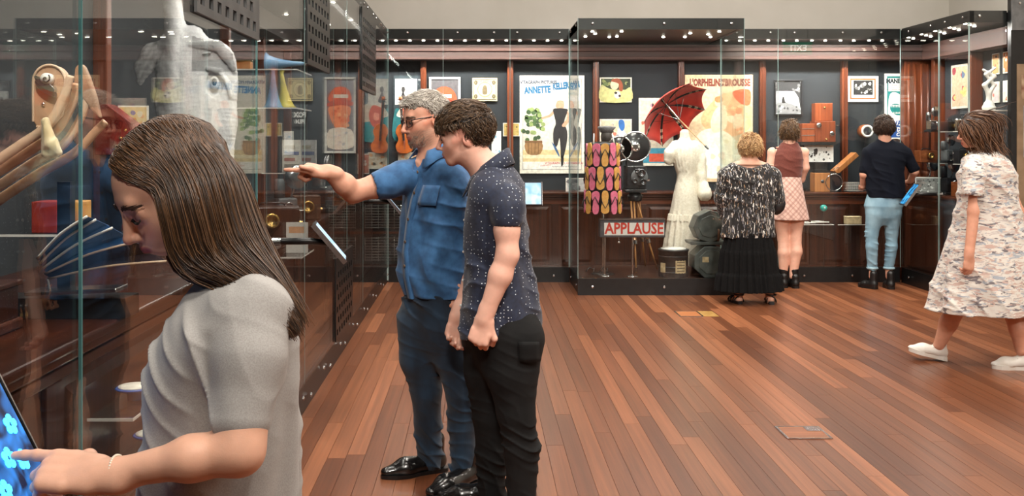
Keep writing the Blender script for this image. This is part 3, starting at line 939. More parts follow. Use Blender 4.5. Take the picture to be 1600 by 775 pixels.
class Head:
    def __init__(self, c, fwd, up=(0, 0, 1), s=1.0, nose=1.0, jaw=1.0, wide=1.0, chin=1.0, ear=(-.014, -.012)):
        self.chin = chin; self.ear = ear
        self.c = np.array(c, f32); self.R = frame(fwd, up); self.s = s; self.nose = nose; self.jaw = jaw; self.wide = wide
    def w(self, x, y, z):
        if z < -.03: z = -.03 + (z + .03) * self.chin
        return self.c + self.R @ (np.array((x * self.wide, y, z), f32) * self.s)
    def loc(self, P): return ((P - self.c) @ self.R) / self.s / np.array((self.wide, 1, 1), f32)
    def sculpt(self, S, ears=True, open_eyes=True):
        s = self.s; R = self.R; w = self.w
        def ell(c, r, k, mode='u', R2=None): S.ell(w(*c), np.array(r) * s, k * s, mode, R if R2 is None else R @ R2)
        ell((0, -.014, .028), (.073, .096, .084), .01)
        ell((0, .018, .03), (.066, .066, .062), .02)
        ell((0, .028, -.042), (.056 * self.jaw, .056, .066), .03)
        for sx in (-1, 1):
            S.cone(w(sx * .05 * self.jaw, -.006, -.058), w(sx * .02, .058, -.098), .015 * s, .013 * s, .025 * s)
            ell((sx * .04, .049, -.03), (.025, .024, .026), .022)
            ell((sx * .022, .06, -.05), (.022, .022, .024), .02)
            S.cone(w(sx * .058, -.005, -.01), w(sx * .058, .03, -.015), .013 * s, .012 * s, .025 * s)
        ell((0, .066, -.1), (.02, .018, .016), .022)
        ell((0, .066, -.066), (.028, .026, .03), .02)
        S.cone(w(-.03, .076, .02), w(.03, .076, .02), .011 * s, .011 * s, .018 * s)
        for sx in (-1, 1):
            ell((sx * .032, .095 if open_eyes else .0985, -.004), (.019, .014, .012), .012, 's')
            ell((sx * .0325, .0705, -.004), (.0165, .0135, .0125), .005 if open_eyes else .011)
            if open_eyes: ell((sx * .032, .088, -.0055), (.0125, .008, .0042), .003, 's')
            S.cone(w(sx * .018, .0825, .0055), w(sx * .043, .076, .003), .0035 * s, .0035 * s, .006 * s)
        # nose
        n = self.nose
        S.cone(w(0, .0845, .008), w(0, .079 + .031 * n, -.034), .0075 * s, .0085 * s, .012 * s)
        ell((0, .079 + .0305 * n, -.0375), (.0095, .0095, .0085), .007)
        for sx in (-1, 1):
            ell((sx * .0115, .079 + .0155 * n, -.0425), (.0075, .0105, .007), .006)
            ell((sx * .0075, .079 + .018 * n, -.0505), (.0035, .006, .0035), .003, 's')
        # lips
        for sx in (-1, 1):
            S.cone(w(sx * .022, .083, -.0705), w(sx * .004, .0925, -.0665), .0032 * s, .0052 * s, .006 * s)
            S.cone(w(sx * .02, .083, -.074), w(0, .0905, -.0785), .0032 * s, .0062 * s, .006 * s)
        for sx in (-1, 1): S.cone(w(0, .0945, -.0722), w(sx * .02, .0865, -.0722), .0014 * s, .0012 * s, .003 * s, 's')
        ell((0, .096, -.0895), (.014, .006, .006), .008, 's')
        if ears:
            for sx in (-1, 1):
                E = rotm(.2, 0, sx * -.35)
                ey, ez = self.ear
                ell((sx * .0745, ey, ez), (.0075, .0185, .031), .006, 'u', E)
                ell((sx * .0705, ey - .002, ez - .024), (.006, .010, .012), .006, 'u', E)
                ell((sx * .0815, ey + .003, ez + .005), (.0062, .011, .019), .003, 's', E)
                S.cone(w(sx * .081, ey + .006, ez - .012), w(sx * .081, ey - .004, ez + .014), .003 * s, .003 * s, .003 * s)
        return S
    def neck(self, S, base, r0=.052, r1=.06, k=.03):
        S.cone(self.w(0, -.03, -.045), self.w(0, -.026, -.09), r0 * self.s, r0 * self.s, k)
        S.cone(self.w(0, -.026, -.085), base, r0 * self.s, r1, k)
    def colour(self, P, skin, lip=None, blush=None, beard=None, lid=None):
        """Pigment of the face, by where on the head a vertex is."""
        q = self.loc(P)
        q[:, 2] = np.where(q[:, 2] < -.03, -.03 + (q[:, 2] + .03) / self.chin, q[:, 2])
        n = len(P); C = np.repeat(skin[None], n, 0).astype(f32)
        near = np.linalg.norm(q, axis=1) < .16
        def mix(mask, col): 
            nonlocal C
            C = C * (1 - mask[:, None]) + np.asarray(col, f32)[None] * mask[:, None]
        if blush is not None:
            m = np.exp(-(((np.abs(q[:, 0]) - .04) / .02) ** 2 + ((q[:, 2] + .035) / .02) ** 2)) * .5 * (q[:, 1] > .02) * near
            m = np.maximum(m, np.exp(-((q[:, 0] / .014) ** 2 + ((q[:, 2] + .037) / .014) ** 2)) * .45 * (q[:, 1] > .085) * near)
            m = np.maximum(m, sstep(.068, .074, np.abs(q[:, 0])) * .45 * (np.abs(q[:, 2]) < .045) * near)
            mix(m.astype(f32), blush)
        if beard is not None:
            m = (sstep(-.035, -.055, q[:, 2]) * sstep(-.02, .03, q[:, 1]) * sstep(.135, .12, -q[:, 2])) * near
            m *= .55 + .3 * np.sin(q[:, 0] * 900) * np.sin(q[:, 2] * 800)
            mix(np.clip(m, 0, 1).astype(f32), beard)
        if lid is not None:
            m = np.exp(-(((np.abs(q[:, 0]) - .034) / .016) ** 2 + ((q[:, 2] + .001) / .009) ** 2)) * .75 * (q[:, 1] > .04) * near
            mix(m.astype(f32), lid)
        if lip is not None:
            zc = q[:, 2] + .0725
            m = sstep(1.15, .8, np.sqrt((q[:, 0] / .0245) ** 2 + (zc / .0115) ** 2)) * (q[:, 1] > .075) * near
            mix(m.astype(f32), lip)
        return C
    def eyes(self, parent, base, iris=(70, 50, 35), lidded=False, look=(0, 1, -.1)):
        for sx in (-1, 1):
            c = self.w(sx * .0315, .0725 if not lidded else .0695, -.005) - base
            L = self.R @ unit(np.array(look))
            MB().ell(c, np.array((.0118,) * 3) * self.s, 16, 12).build('eye', pm('eye_white', (222, 214, 208), rough=.15), parent, True)
            if not lidded:
                e = c + L * .0098 * self.s
                MB().ell(e, np.array((.0052, .0052, .0052)) * self.s, 10, 8).build('iris', pm('iris_%d' % iris[0], iris, rough=.1), parent, True)
    def front(self, v, pts, tol=.005):
        """Forward-most skin (local y) over local (x, z) points."""
        q = self.loc(v); q[:, 2] = np.where(q[:, 2] < -.03, -.03 + (q[:, 2] + .03) / self.chin, q[:, 2])
        q = q[(np.abs(q[:, 2]) < .06) & (q[:, 1] > .0)]; out = []
        for x, z in pts:
            m = (np.abs(q[:, 0] - x) < tol) & (np.abs(q[:, 2] - z) < tol)
            out.append(float(q[m, 1].max()) if m.any() else .08)
        return np.array(out)
    def brows(self, parent, base, col, thick=1.0, n=60, seed=1, v=None, lash=None):
        r = np.random.default_rng(seed)
        for sx in (-1, 1):
            T = r.random(n); X = sx * (.013 + .037 * T); Z = .0165 + .0065 * np.sin(T * 2.4) - .006 * T + r.normal(size=n) * .0014 * thick
            Y = self.front(v, zip(X, Z)) + .0008 if v is not None else .0865 - .011 * T * T
            X2 = X + sx * .008; Z2 = Z + .0035 * (1 - 1.7 * T); Y2 = self.front(v, zip(X2, Z2)) + .0014 if v is not None else Y - .002
            out = [[self.w(*p) - base for p in ((x, y, z), ((x + x2) / 2, (y + y2) / 2 + .0008, (z + z2) / 2), (x2, y2, z2))] for x, y, z, x2, y2, z2 in zip(X, Y, Z, X2, Y2, Z2)]
            strands('eyebrow', out, .0009 * thick * self.s, col, parent, 3)['kind'] = 'stuff'
            if lash is not None:
                T = np.linspace(0, 1, 40); X = sx * (.018 + .031 * T); Z = -.0045 - .006 * np.sin(T * PI) * lash[1] - .002 * T
                Y = self.front(v, zip(X, Z), .004) + .0003
                out = [[self.w(x + sx * (.001 + .006 * t * u), y + .0006 + .005 * u * (1 - .5 * t), z - .003 * u * lash[1]) - base for u in (0, .5, 1)] for x, y, z, t in zip(X, Y, Z, T)]
                strands('eyelashes', out, lash[2], lash[0], parent, 3)['kind'] = 'stuff'

def hand(S, W, d, n, ts, curls, thumb=((.9, .5, -.25), (.35, .9, -.2)), s=1.0, k=.008):
    """Palm, four unequal fingers bent at three joints, thumb from the side of the palm.
    W wrist, d along the palm, n back of the hand, ts +-1: which side the thumb is."""
    y = unit(d); z = unit(np.asarray(n) - y * np.dot(n, y)); x = np.cross(y, z) * ts
    def w(a, b, c): return np.asarray(W) + (x * a + y * b + z * c) * s
    S.cone(w(0, -.03, 0), w(0, .015, 0), .026 * s, .026 * s, .02, flat=z, fs=.78)
    for a in (-.024, -.008, .009, .024):
        S.cone(w(a * .7, .012, 0), w(a, .078, .002), .0155 * s, .0135 * s, .012, flat=z, fs=.85)
    S.cone(w(.02, .012, -.006), w(.03, .05, -.006), .016 * s, .013 * s, .014)
    bases = ((.027, .085, .074), (.009, .089, .082), (-.009, .086, .076), (-.0255, .078, .058))
    for (bx, by, L), (c1, c2, c3) in zip(bases, curls):
        p = w(bx, by, .002); a = 0.0
        seg = (L * .46, L * .30, L * .24); rad = (.0098, .0088, .0078, .0066)
        q = np.asarray(w(bx, by - .03, .001))
        S.cone(q, p, .011 * s, .0102 * s, k)
        for i, c in enumerate((c1, c2, c3)):
            a += c
            e = p + (y * math.cos(a) - z * math.sin(a) + x * (bx * .9 if i == 0 else bx * .35)) * seg[i] * s
            S.cone(p, e, rad[i] * s, rad[i + 1] * s, .004)
            p = e
    p = np.asarray(w(.024, .022, -.006))
    for i, (t, L) in enumerate(zip(thumb, (.048, .038))):
        v = unit(x * t[0] + y * t[1] + z * t[2])
        e = p + v * L * s
        S.cone(p, e, (.0135, .0105)[i] * s, (.0112, .0085)[i] * s, .008)
        p = e
    return S
FIST = ((1.35, 1.5, .9), (1.4, 1.5, .9), (1.42, 1.5, .9), (1.45, 1.5, .9))
RELAX = ((.55, .6, .4), (.65, .7, .4), (.75, .75, .45), (.85, .8, .5))
POINT = ((.06, .05, .03), (1.2, 1.5, .9), (1.35, 1.55, .9), (1.4, 1.55, .9))

def noise3(P, f, seed=0):
    """Cheap smooth wander in -1..1."""
    r = np.random.default_rng(seed); out = 0
    for i in range(4):
        k = r.normal(size=3) * f; k2 = r.normal(size=3) * f * .6
        out = out + np.sin(P @ k.astype(f32) + r.random() * 6 + 1.4 * np.sin(P @ k2.astype(f32) + r.random() * 6))
    return out / 4
def wrinkles(amp, f, axis=(0, 0, 1), seed=0, mask=None):
    """Cloth folds: sharp-crested ridges that run across the given axis, start and die out."""
    ax = np.array(unit(axis), f32); ax2 = np.array(unit((axis[0] + .5, axis[1] - .3, axis[2] * .8)), f32)
    def g(P):
        n1 = noise3(P, f * .10, seed)
        a = 1 - np.abs(np.sin((P @ ax) * f * .5 + 2.2 * n1))
        b = 1 - np.abs(np.sin((P @ ax2) * f * .36 + 2.4 * noise3(P, f * .09, seed + 2)))
        env = np.clip(.25 + .9 * noise3(P, f * .13, seed + 7), 0, 1); env2 = np.clip(.25 + .9 * noise3(P, f * .12, seed + 9), 0, 1)
        v = (a * a * env * 2.0 + b * b * env2 * 2.0 - .7) * amp
        if mask is not None: v = v * mask(P)
        return v
    return g

def under(S, caps, amt=.016):
    """Draw the body in where garments cover it: caps are (a, b, radius) regions with flat ends."""
    def g(P):
        m = np.zeros(P.shape[:-1], f32)
        for a, b, r in caps:
            a = np.array(a, f32); ba = np.array(b, f32) - a; L = float(np.linalg.norm(ba))
            h = ((P - a) @ ba) / L
            d = np.linalg.norm(P - a - (h / L)[..., None] * ba, axis=-1) - r
            d = np.maximum(d, np.maximum(h - L, -h - .06))
            m = np.maximum(m, sstep(0.006, -.012, d))
        return -amt * m
    S.warp(g)
def collar(root, c, r, f, m, gap=.5, rad=(.064, .069, .074, .098), up=.03, drop=.03, tilt=.05, point=.025, lift=.01):
    """Folded shirt collar round the neck: c neck base, r right, f forward; open at the front by gap."""
    base = np.array(root.location); n = 30; L = []
    for i in range(4):
        for k in range(n + 1):
            a = gap + (2 * PI - 2 * gap) * k / n; ca, sa = math.cos(a), math.sin(a)
            e = sstep(.75, 1.0, abs(2 * k / n - 1))
            rr = rad[i] + (.012 * e if i == 3 else 0); z = (-.02, up, up, -drop - point * e)[i] - tilt * ca + lift
            L.append(np.asarray(c) + np.asarray(r) * rr * sa + np.asarray(f) * rr * ca + np.array((0, 0, z)) - base)
    m1 = n + 1
    o = MB().add(L, [(i * m1 + k, i * m1 + k + 1, (i + 1) * m1 + k + 1, (i + 1) * m1 + k) for i in range(3) for k in range(n)]).build('collar', m, root, True)
    o.modifiers.new('thick', 'SOLIDIFY').thickness = .003
def person(base, label):
    return thing('person', label, 'person', tuple(float(v) for v in base))
def done(S, h, name, m, root, cols=None):
    v, q = S.mesh(h)
    b = np.array(root.location, f32)
    return mesh_obj(name, v - b, q, m, root, None if cols is None else cols(v))

def shoe(root, heel, toe, h=.004, m=None, kind='shoe', width=.044, sole=None, top=.075, sole_h=.012, heel_h=.03):
    """One shoe from heel point to toe point (both on the ground)."""
    heel = np.array(heel, f32); toe = np.array(toe, f32)
    d = toe - heel; L = float(np.linalg.norm(d[:2])); f = unit((d[0], d[1], 0)); r = np.array((f[1], -f[0], 0)); up = np.array((0, 0, 1.))
    slope = float(d[2]) / L
    base = np.array(root.location, f32)
    def w(a, b, c): return heel + r * a + f * b * L + up * (c + slope * b * L)
    S = Sculpt()
    S.cone(w(0, .13, .045), w(0, .3, .045), .036, .037, .02)
    S.cone(w(0, .3, .042), w(.002, .62, .036), .038, width, .02, flat=up, fs=.85)
    S.cone(w(.002, .62, .034), w(.004, .9, .026), width, .026, .02, flat=up, fs=.75)
    if top: S.cone(w(0, .17, .05), w(0, .16, .05 + top), .036, .036, .02)
    v, q = S.mesh(h)
    zl = (v - heel) @ np.array((0, 0, 1), f32) - slope * ((v - heel) @ f.astype(f32))
    v[:, 2] += np.maximum(sole_h * .8 - zl, 0)
    o = mesh_obj(kind, v - base, q, m, root)
    b = MB(); pts = []
    prof = [(0.0, .018), (.03, .03), (.12, .037), (.3, .036), (.45, .038), (.62, width + .003), (.8, width - .004), (.92, .026), (.985, .008)]
    out = [(a, t) for t, a in prof] + [(-a, t) for t, a in reversed(prof)]
    lo = [w(a, t, 0) - base for a, t in out]; hi = [w(a, t, sole_h) - base for a, t in out]
    n = len(out)
    b.add(lo + hi, [tuple(range(n)), tuple(reversed(range(n, 2 * n)))] + [(i, n + i, n + (i + 1) % n, (i + 1) % n) for i in range(n)])
    sl = b.build('sole', sole or m, o)
    if kind == 'sneaker':
        for k in range(4):
            t = .36 + .07 * k; zt_ = .082 - .016 * k
            MB().tube([w(a, t, zt_ - 10 * a * a) - base for a in (-.03, -.015, 0, .015, .03)], .0035, 5).build('lace', m, o, True)
    return o

# hair locks over an egg-shaped skull
def cap_hair(root, H, cut, flow, n, length, m, rad, lift=.012, seed=3, name='hair', colours=None, shell=True, h=.004, steps=9,
             egg=((0, -.014, .03), (.079, .102, .089)), curl=0.0, jitter=.25, shell_cut=None, bump=.003, pull=.9, thick=1.0):
    base = np.array(root.location, f32)
    ec = np.array(egg[0]); er = np.array(egg[1])
    r = np.random.default_rng(seed)
    hair_obj = None
    if shell:
        S = Sculpt()
        R = H.R
        S.ell(H.w(*egg[0]), (er + lift * .35) * H.s * np.array((H.wide, 1, 1)), .005, 'u', R)
        for (c, rr) in (shell_cut or []): S.ell(H.w(*c), np.array(rr) * H.s, .012, 's', R)
        S.warp(lambda P: noise3(P, 170, seed) * bump)
        v, q = S.mesh(h)
        cc = None
        if colours is not None:
            cc = np.repeat((colours[0] * .8)[None], len(v), 0)
        hair_obj = mesh_obj(name, v - base, q, m, root, cc)
    # roots
    P = r.normal(size=(n * 6, 3)); P /= np.linalg.norm(P, axis=1, keepdims=True)
    P = P * er + ec
    keep = np.array([cut(p) for p in P]); P = P[keep][:n]
    out = np.zeros((len(P), steps, 3)); L = np.array([length(p) for p in P]) * r.uniform(.7, 1.15, len(P))
    ph = r.random(len(P)) * 6
    cur = P.copy(); jit = r.normal(size=P.shape) * jitter
    lf = lift * r.uniform(.3, 1.0, len(P))
    for i in range(steps):
        out[:, i] = cur
        nrm = (cur - ec) / er ** 2; nrm /= np.linalg.norm(nrm, axis=1, keepdims=True)
        fl = np.array([flow(p) for p in cur]) + jit
        if curl: fl = fl + curl * np.stack([np.sin(ph + i * 1.3), np.cos(ph * 2 + i * 1.1), np.sin(ph * 3 + i * 1.2)], 1)
        fl = fl - nrm * (fl * nrm).sum(1, keepdims=True) * pull
        fl /= np.linalg.norm(fl, axis=1, keepdims=True) + 1e-9
        cur = cur + fl * (L / (steps - 1))[:, None]
        # stay outside the skull
        q = (cur - ec) / er; rad_ = np.linalg.norm(q, axis=1, keepdims=True)
        want = 1 + (lf * (1 if i < steps - 2 else .7) / er.mean())[:, None] * min(1, (i + 1) / 3)
        cur = np.where(rad_ < want, ec + q / rad_ * want * er, cur)
    W = H.c + (out * H.s * np.array((H.wide, 1, 1))) @ H.R.T.astype(np.float64)
    cols = None
    if colours is not None:
        t = r.random(len(P))[:, None]; cols = colours[0] * (1 - t) + colours[1] * t
    so = strands(name if hair_obj is None else 'hair_locks', W - base, rad * thick * r.uniform(.7, 1.2, len(P)), m, hair_obj or root, 4, cols)
    return hair_obj or so
HAIR = attr_mat('hair', rough=.38, var=.25, scale=90, spec=.45)
SKIN = attr_mat('skin', rough=.48, sss=.12, var=.05, scale=40, bump=.05, bscale=420, spec=.4)

def prows(Y, rows):
    """(py, xa, xb, depth radius[, centre y]) in picture measures -> loft rows in the room."""
    k = Y / F_PX; out = []
    for r_ in rows:
        py, xa, xb, ry = r_[:4]; cy = Y + (r_[4] if len(r_) > 4 else 0)
        out.append((EYE - (py - 223) * k, ((xa + xb) / 2 - 745) * k, cy, (xb - xa) / 2 * k, ry))
    out.sort(); return out

# ------------------------------------------------------------------ posters, prints and framed pictures
class Art:
    def __init__(self, root, w, h, d):
        self.root, self.w, self.h, self.d = root, w, h, d; self.layers = {}; self.n = 0
    def poly(self, pts, m, L=1):
        """pts in 0..1 of the sheet; L orders the inks."""
        key = (m.name, L)
        b = self.layers.setdefault(key, (MB(), m))[0]
        P = [((p[0] - .5) * self.w, p[1] * self.h) for p in pts]
        y = -self.d - .0005 * L
        b.prism(P, y, y + .0004)
    def text(self, s, x, z, size, m, L=5, **kw):
        rot = kw.pop('tilt', 0.0)
        lettering(s, size, m, self.root, ((x - .5) * self.w, -self.d - .0005 * L, z * self.h), rot=(PI / 2, -rot, 0), ext=.0002, **kw)
    def done(self):
        for (n, L), (b, m) in self.layers.items(): b.build('print', m, self.root)
def sheet(name, label, cat, px, py, Y, paper, d=.006, frame=None, fw=.02, rotz=0.0, group=None, back=None):
    """A flat mounted print whose face spans the picture box px, py at distance Y."""
    a = P3(px[0], py[1], Y); b = P3(px[1], py[0], Y)
    w_, h_ = b.x - a.x, b.z - a.z
    t = thing(name, label, cat, ((a.x + b.x) / 2, Y, a.z), rotz, group)
    MB().box(-w_/2, w_/2, -d, .004, 0, h_).build('sheet' if frame is None else 'mount', paper, t)
    if frame is not None:
        for (x0, x1, z0, z1) in ((-w_/2 - fw, w_/2 + fw, h_, h_ + fw), (-w_/2 - fw, w_/2 + fw, -fw, 0), (-w_/2 - fw, -w_/2, 0, h_), (w_/2, w_/2 + fw, 0, h_)):
            MB().box(x0, x1, -d - .014, .006, z0, z1).build('frame_rail', frame, t, bevel=.002)
    return Art(t, w_, h_, d)
C_ = {}
def ink(c, n=None):
    k = 'ink_%d_%d_%d' % c
    if k not in C_: C_[k] = pm(k, c, tuple(min(255, int(v * 1.12 + 4)) for v in c), rough=.6, scale=30)
    return C_[k]
CREAM = ink((226, 220, 206))
YP = WBY - .012
def blobs(A, n, box, size, cols, seed, L=2):
    r = random.Random(seed)
    for i in range(n):
        x = r.uniform(box[0], box[1]); z = r.uniform(box[2], box[3]); s = r.uniform(*size)
        A.poly(spl([(x + s * math.cos(a) * r.uniform(.6, 1.2), z + s * A.w / A.h * math.sin(a) * r.uniform(.6, 1.2)) for a in [k * PI / 3 for k in range(6)]], 3), ink(r.choice(cols)), L + (i % 3))

# big bather poster
A = sheet('bather_poster', 'large poster of a swimmer in black bathing suit beside a potted shrub', 'poster', (812, 913), (118, 271), YP, CREAM)
A.poly(rectp(.045, .955, .04, .965), ink((70, 66, 62)), 1); A.poly(rectp(.05, .95, .043, .962), ink((214, 207, 192)), 2)
A.poly(rectp(.05, .95, .12, .24), ink((214, 190, 140)), 3); A.poly(rectp(.05, .95, .155, .19), ink((232, 214, 176)), 4)
A.poly(rectp(.05, .95, .043, .12), ink((228, 224, 214)), 4)
for k, zz in enumerate((.34, .42, .5, .58)): A.poly(rectp(.05, .95, zz, zz + .004), ink((206, 200, 188)), 3)
blue = ink((22, 96, 138)); navy = ink((34, 52, 78))
A.text('VITAGRAPH PICTURES', .29, .93, .05, navy, bold=.002, sx=.8); A.text('of', .24, .885, .036, navy)
A.text('ANNETTE', .275, .85, .1, blue, bold=.0055, sx=.64, tilt=.05); A.text('KELLERMAN', .72, .895, .096, blue, bold=.0055, sx=.56, tilt=.1)
A.text('Diving & Swimming', .74, .815, .042, ink((140, 160, 170)), shear=.3, sx=.9)
A.poly(spl([(.12, .2), (.32, .2), (.34, .32), (.09, .32)], 3), ink((150, 112, 70)), 5); A.poly(rectp(.08, .35, .31, .335), ink((116, 82, 50)), 6)
for k in range(4): A.poly([(.13 + k * .05, .2), (.14 + k * .05, .2), (.135 + k * .055, .31), (.125 + k * .055, .31)], ink((110, 78, 46)), 7)
r = random.Random(3)
for i in range(46):
    zz = r.uniform(.34, .66); wd = .16 * (1 - abs((zz - .45) / .28)) + .02
    A.poly(ellp(.21 + r.uniform(-wd, wd), zz, .035, .022, 8), ink(r.choice([(72, 98, 58), (104, 130, 76), (140, 158, 96), (54, 76, 48)])), 5 + i % 4)
flesh = ink((206, 150, 122)); suit = ink((36, 34, 36)); suit2 = ink((62, 60, 62))
def swimmer(A, cx, s, faint=False):
    f_, sd = (ink((214, 204, 192)), ink((96, 96, 92))) if faint else (flesh, suit)
    q = lambda x, z: (cx + x * s, z)
    A.poly(spl([q(-.05, .72), q(-.06, .68), q(.0, .655), q(.06, .68), q(.05, .74), q(0, .765)], 4), f_, 6)
    A.poly(spl([q(-.075, .735), q(-.05, .785), q(.05, .79), q(.08, .74), q(.0, .745)], 4), ink((240, 238, 232)), 8)
    A.poly(spl([q(-.1, .655), q(-.02, .665), q(.03, .665), q(.12, .65), q(.08, .57), q(.065, .51), q(.105, .44), q(.11, .36), q(.085, .25), q(.05, .16), q(.015, .16), q(.012, .25), q(-.005, .36), q(-.03, .3), q(-.06, .27), q(-.09, .3), q(-.1, .38), q(-.09, .45), q(-.06, .51), q(-.08, .58)], 4), sd, 7)
    A.poly(spl([q(-.1, .64), q(-.16, .6), q(-.3, .565), q(-.3, .55), q(-.15, .575), q(-.09, .61)], 4), f_, 6)
    A.poly(spl([q(.11, .64), q(.15, .56), q(.08, .48), q(.03, .49), q(.1, .56)], 4), f_, 8)
    A.poly(spl([q(.02, .17), q(.055, .17), q(.05, .09), q(.02, .08)], 3), sd, 7)
    A.poly(spl([q(-.09, .3), q(-.05, .26), q(-.01, .2), q(-.01, .17), q(-.07, .24), q(-.12, .32)], 3), ink((60, 92, 132)) if not faint else sd, 8)
swimmer(A, .62, 1.05); swimmer(A, .88, .6, True)
A.poly(rectp(.79, .80, .24, .62), ink((206, 188, 180)), 4)
red = ink((176, 52, 44))
A.text('VITAGRAPH CO. OF AMERICA', .68, .105, .034, red, bold=.0006, sx=.9); A.text('ALWAYS WATER PERFECT', .68, .07, .024, navy, sx=.9); A.text('Animated', .4, .085, .03, red, tilt=.15)
A.done()
# tall foreign film poster
A = sheet('film_poster', 'tan film poster headed orphelin above a pale figure, behind the white dress', 'poster', (1070, 1176), (117, 284), YP, ink((206, 178, 142)))
A.poly(rectp(.03, .97, .02, .98), ink((190, 160, 124)), 1); A.poly(rectp(.035, .965, .023, .977), ink((214, 188, 152)), 2)
dr = ink((120, 52, 38))
A.text("L'ORPHELIN", .29, .925, .105, dr, bold=.006, sx=.58); A.text('DE\nLA', .545, .925, .05, dr, bold=.002); A.text('BROUSSE', .775, .925, .105, dr, bold=.006, sx=.64)
A.poly(spl([(.5, .8), (.75, .84), (.95, .78), (.95, .5), (.6, .42), (.3, .5), (.25, .62)], 5), ink((228, 168, 122)), 3)
A.poly(spl([(.05, .06), (.1, .3), (.2, .45), (.4, .5), (.62, .46), (.85, .3), (.94, .06)], 5), ink((228, 222, 196)), 4)
A.poly(spl([(.2, .06), (.28, .25), (.4, .36), (.5, .3), (.55, .06)], 5), ink((240, 236, 216)), 5)
A.poly(spl([(.42, .46), (.38, .56), (.45, .68), (.58, .72), (.62, .62), (.6, .5)], 4), ink((240, 206, 172)), 6)
A.poly(ellp(.5, .745, .06, .045), ink((236, 196, 158)), 7); A.poly(ellp(.5, .77, .065, .03), ink((176, 120, 74)), 8)
A.poly(spl([(.72, .5), (.7, .58), (.76, .64), (.84, .62), (.84, .52)], 4), ink((238, 198, 160)), 6); A.poly(ellp(.79, .665, .045, .035), ink((198, 140, 96)), 7)
A.poly(spl([(.6, .6), (.7, .62), (.75, .58), (.68, .55)], 4), ink((240, 206, 172)), 7)
blobs(A, 16, (.12, .9, .1, .4), (.03, .06), [(216, 206, 170), (236, 226, 196), (204, 186, 146), (226, 196, 170)], 4, 6)
A.poly(spl([(.7, .84), (.95, .86), (.95, .72), (.8, .74)], 4), ink((222, 96, 58)), 4)
A.done()
# shark poster
A = sheet('shark_poster', 'teal and white maneater shark poster with blue foot', 'poster', (1382, 1428), (115, 219), YP, CREAM)
teal = ink((16, 122, 120)); white = ink((236, 234, 226)); bl_ = ink((24, 72, 140))
A.poly(rectp(.08, .92, .3, .96), teal, 1); A.poly(rectp(.08, .92, .04, .3), bl_, 1)
A.poly(rectp(.12, .88, .735, .93), white, 2); A.text('MANEATER', .5, .885, .066, ink((20, 40, 44)), bold=.0035, sx=.86, L=4)
for k in range(3): A.text('THE JAWS OF THE DEEP STRIKE' if k % 2 else 'MOST FEARED KILLER OF THE SEA', .5, .825 - k * .032, .019, ink((60, 78, 80)), L=4)
A.poly(spl([(.12, .3), (.12, .55), (.2, .7), (.42, .71), (.7, .6), (.92, .42), (.92, .28), (.6, .22), (.3, .24)], 5), white, 3)
A.poly(ellp(.42, .46, .24, .085, 24, -.1), teal, 4)
for k in range(8):
    x0 = .22 + k * .052
    A.poly([(x0, .525), (x0 + .045, .53), (x0 + .022, .485)], white, 6); A.poly([(x0, .4), (x0 + .045, .395), (x0 + .022, .43)], white, 6)
A.poly(ellp(.62, .6, .02, .012), ink((20, 60, 60)), 5)
A.text('WATER', .56, .255, .075, bl_, bold=.003, sx=.85, L=6, tilt=.06); A.text('OF DEATH', .55, .16, .062, white, bold=.003, sx=.85, L=6, tilt=.06); A.text('Cen', .52, .085, .055, white, shear=.3, bold=.002, L=6)
A.done()
# framed portrait of lips and cap, white frame
A = sheet('framed_print', 'white framed print of a capped orange face, half hidden by the grey-haired man', 'framed print', (674, 716), (124, 236), YP, ink((88, 84, 88)), frame=ink((224, 222, 216)), fw=.024)
org = ink((196, 84, 52)); org2 = ink((224, 132, 92)); pal = ink((232, 214, 200))
A.poly(spl([(.08, .72), (.2, .86), (.5, .9), (.8, .85), (.95, .72), (.7, .66), (.3, .66)], 5), org, 2)
A.poly(spl([(.02, .68), (.5, .74), (.98, .66), (.9, .62), (.5, .64), (.1, .63)], 5), ink((150, 58, 40)), 3); A.poly(rectp(.2, .75, .74, .79), pal, 4)
A.poly(spl([(.15, .62), (.9, .62), (.86, .45), (.7, .34), (.55, .28), (.3, .3), (.18, .45)], 5), org2, 2); blobs(A, 14, (.2, .8, .35, .6), (.04, .09), [(206, 100, 64), (236, 160, 120), (180, 74, 48)], 6, 3)
A.poly(spl([(.1, .3), (.9, .3), (.95, .05), (.05, .05)], 4), pal, 3); blobs(A, 10, (.15, .85, .06, .26), (.04, .08), [(210, 204, 204), (180, 176, 180)], 8, 4)
A.done()
# engraved bank bill
A = sheet('bank_bill_print', 'cream engraved bill with ornate border, above the youth', 'print', (738, 777), (122, 158), YP, ink((208, 192, 150)), d=.012)
bk = ink((58, 50, 36)); cr = ink((204, 190, 146))
A.poly(rectp(.04, .96, .05, .95), bk, 1); A.poly(rectp(.06, .94, .08, .92), cr, 2)
A.poly(ellp(.5, .5, .3, .33, 24), ink((150, 134, 98)), 3); A.poly(ellp(.5, .5, .26, .28, 24), ink((220, 206, 166)), 4)
A.poly(spl([(.42, .3), (.4, .5), (.46, .68), (.56, .66), (.6, .48), (.58, .3)], 4), ink((110, 96, 70)), 5)
for (x_, z_) in ((.14, .8), (.86, .8), (.14, .2), (.86, .2)): A.poly(ellp(x_, z_, .07, .1, 14), ink((90, 78, 54)), 5); A.text('1', x_, z_, .03, cr, L=7)
A.text('ONE DOLLAR', .5, .86, .028, bk, L=6)
A.done()
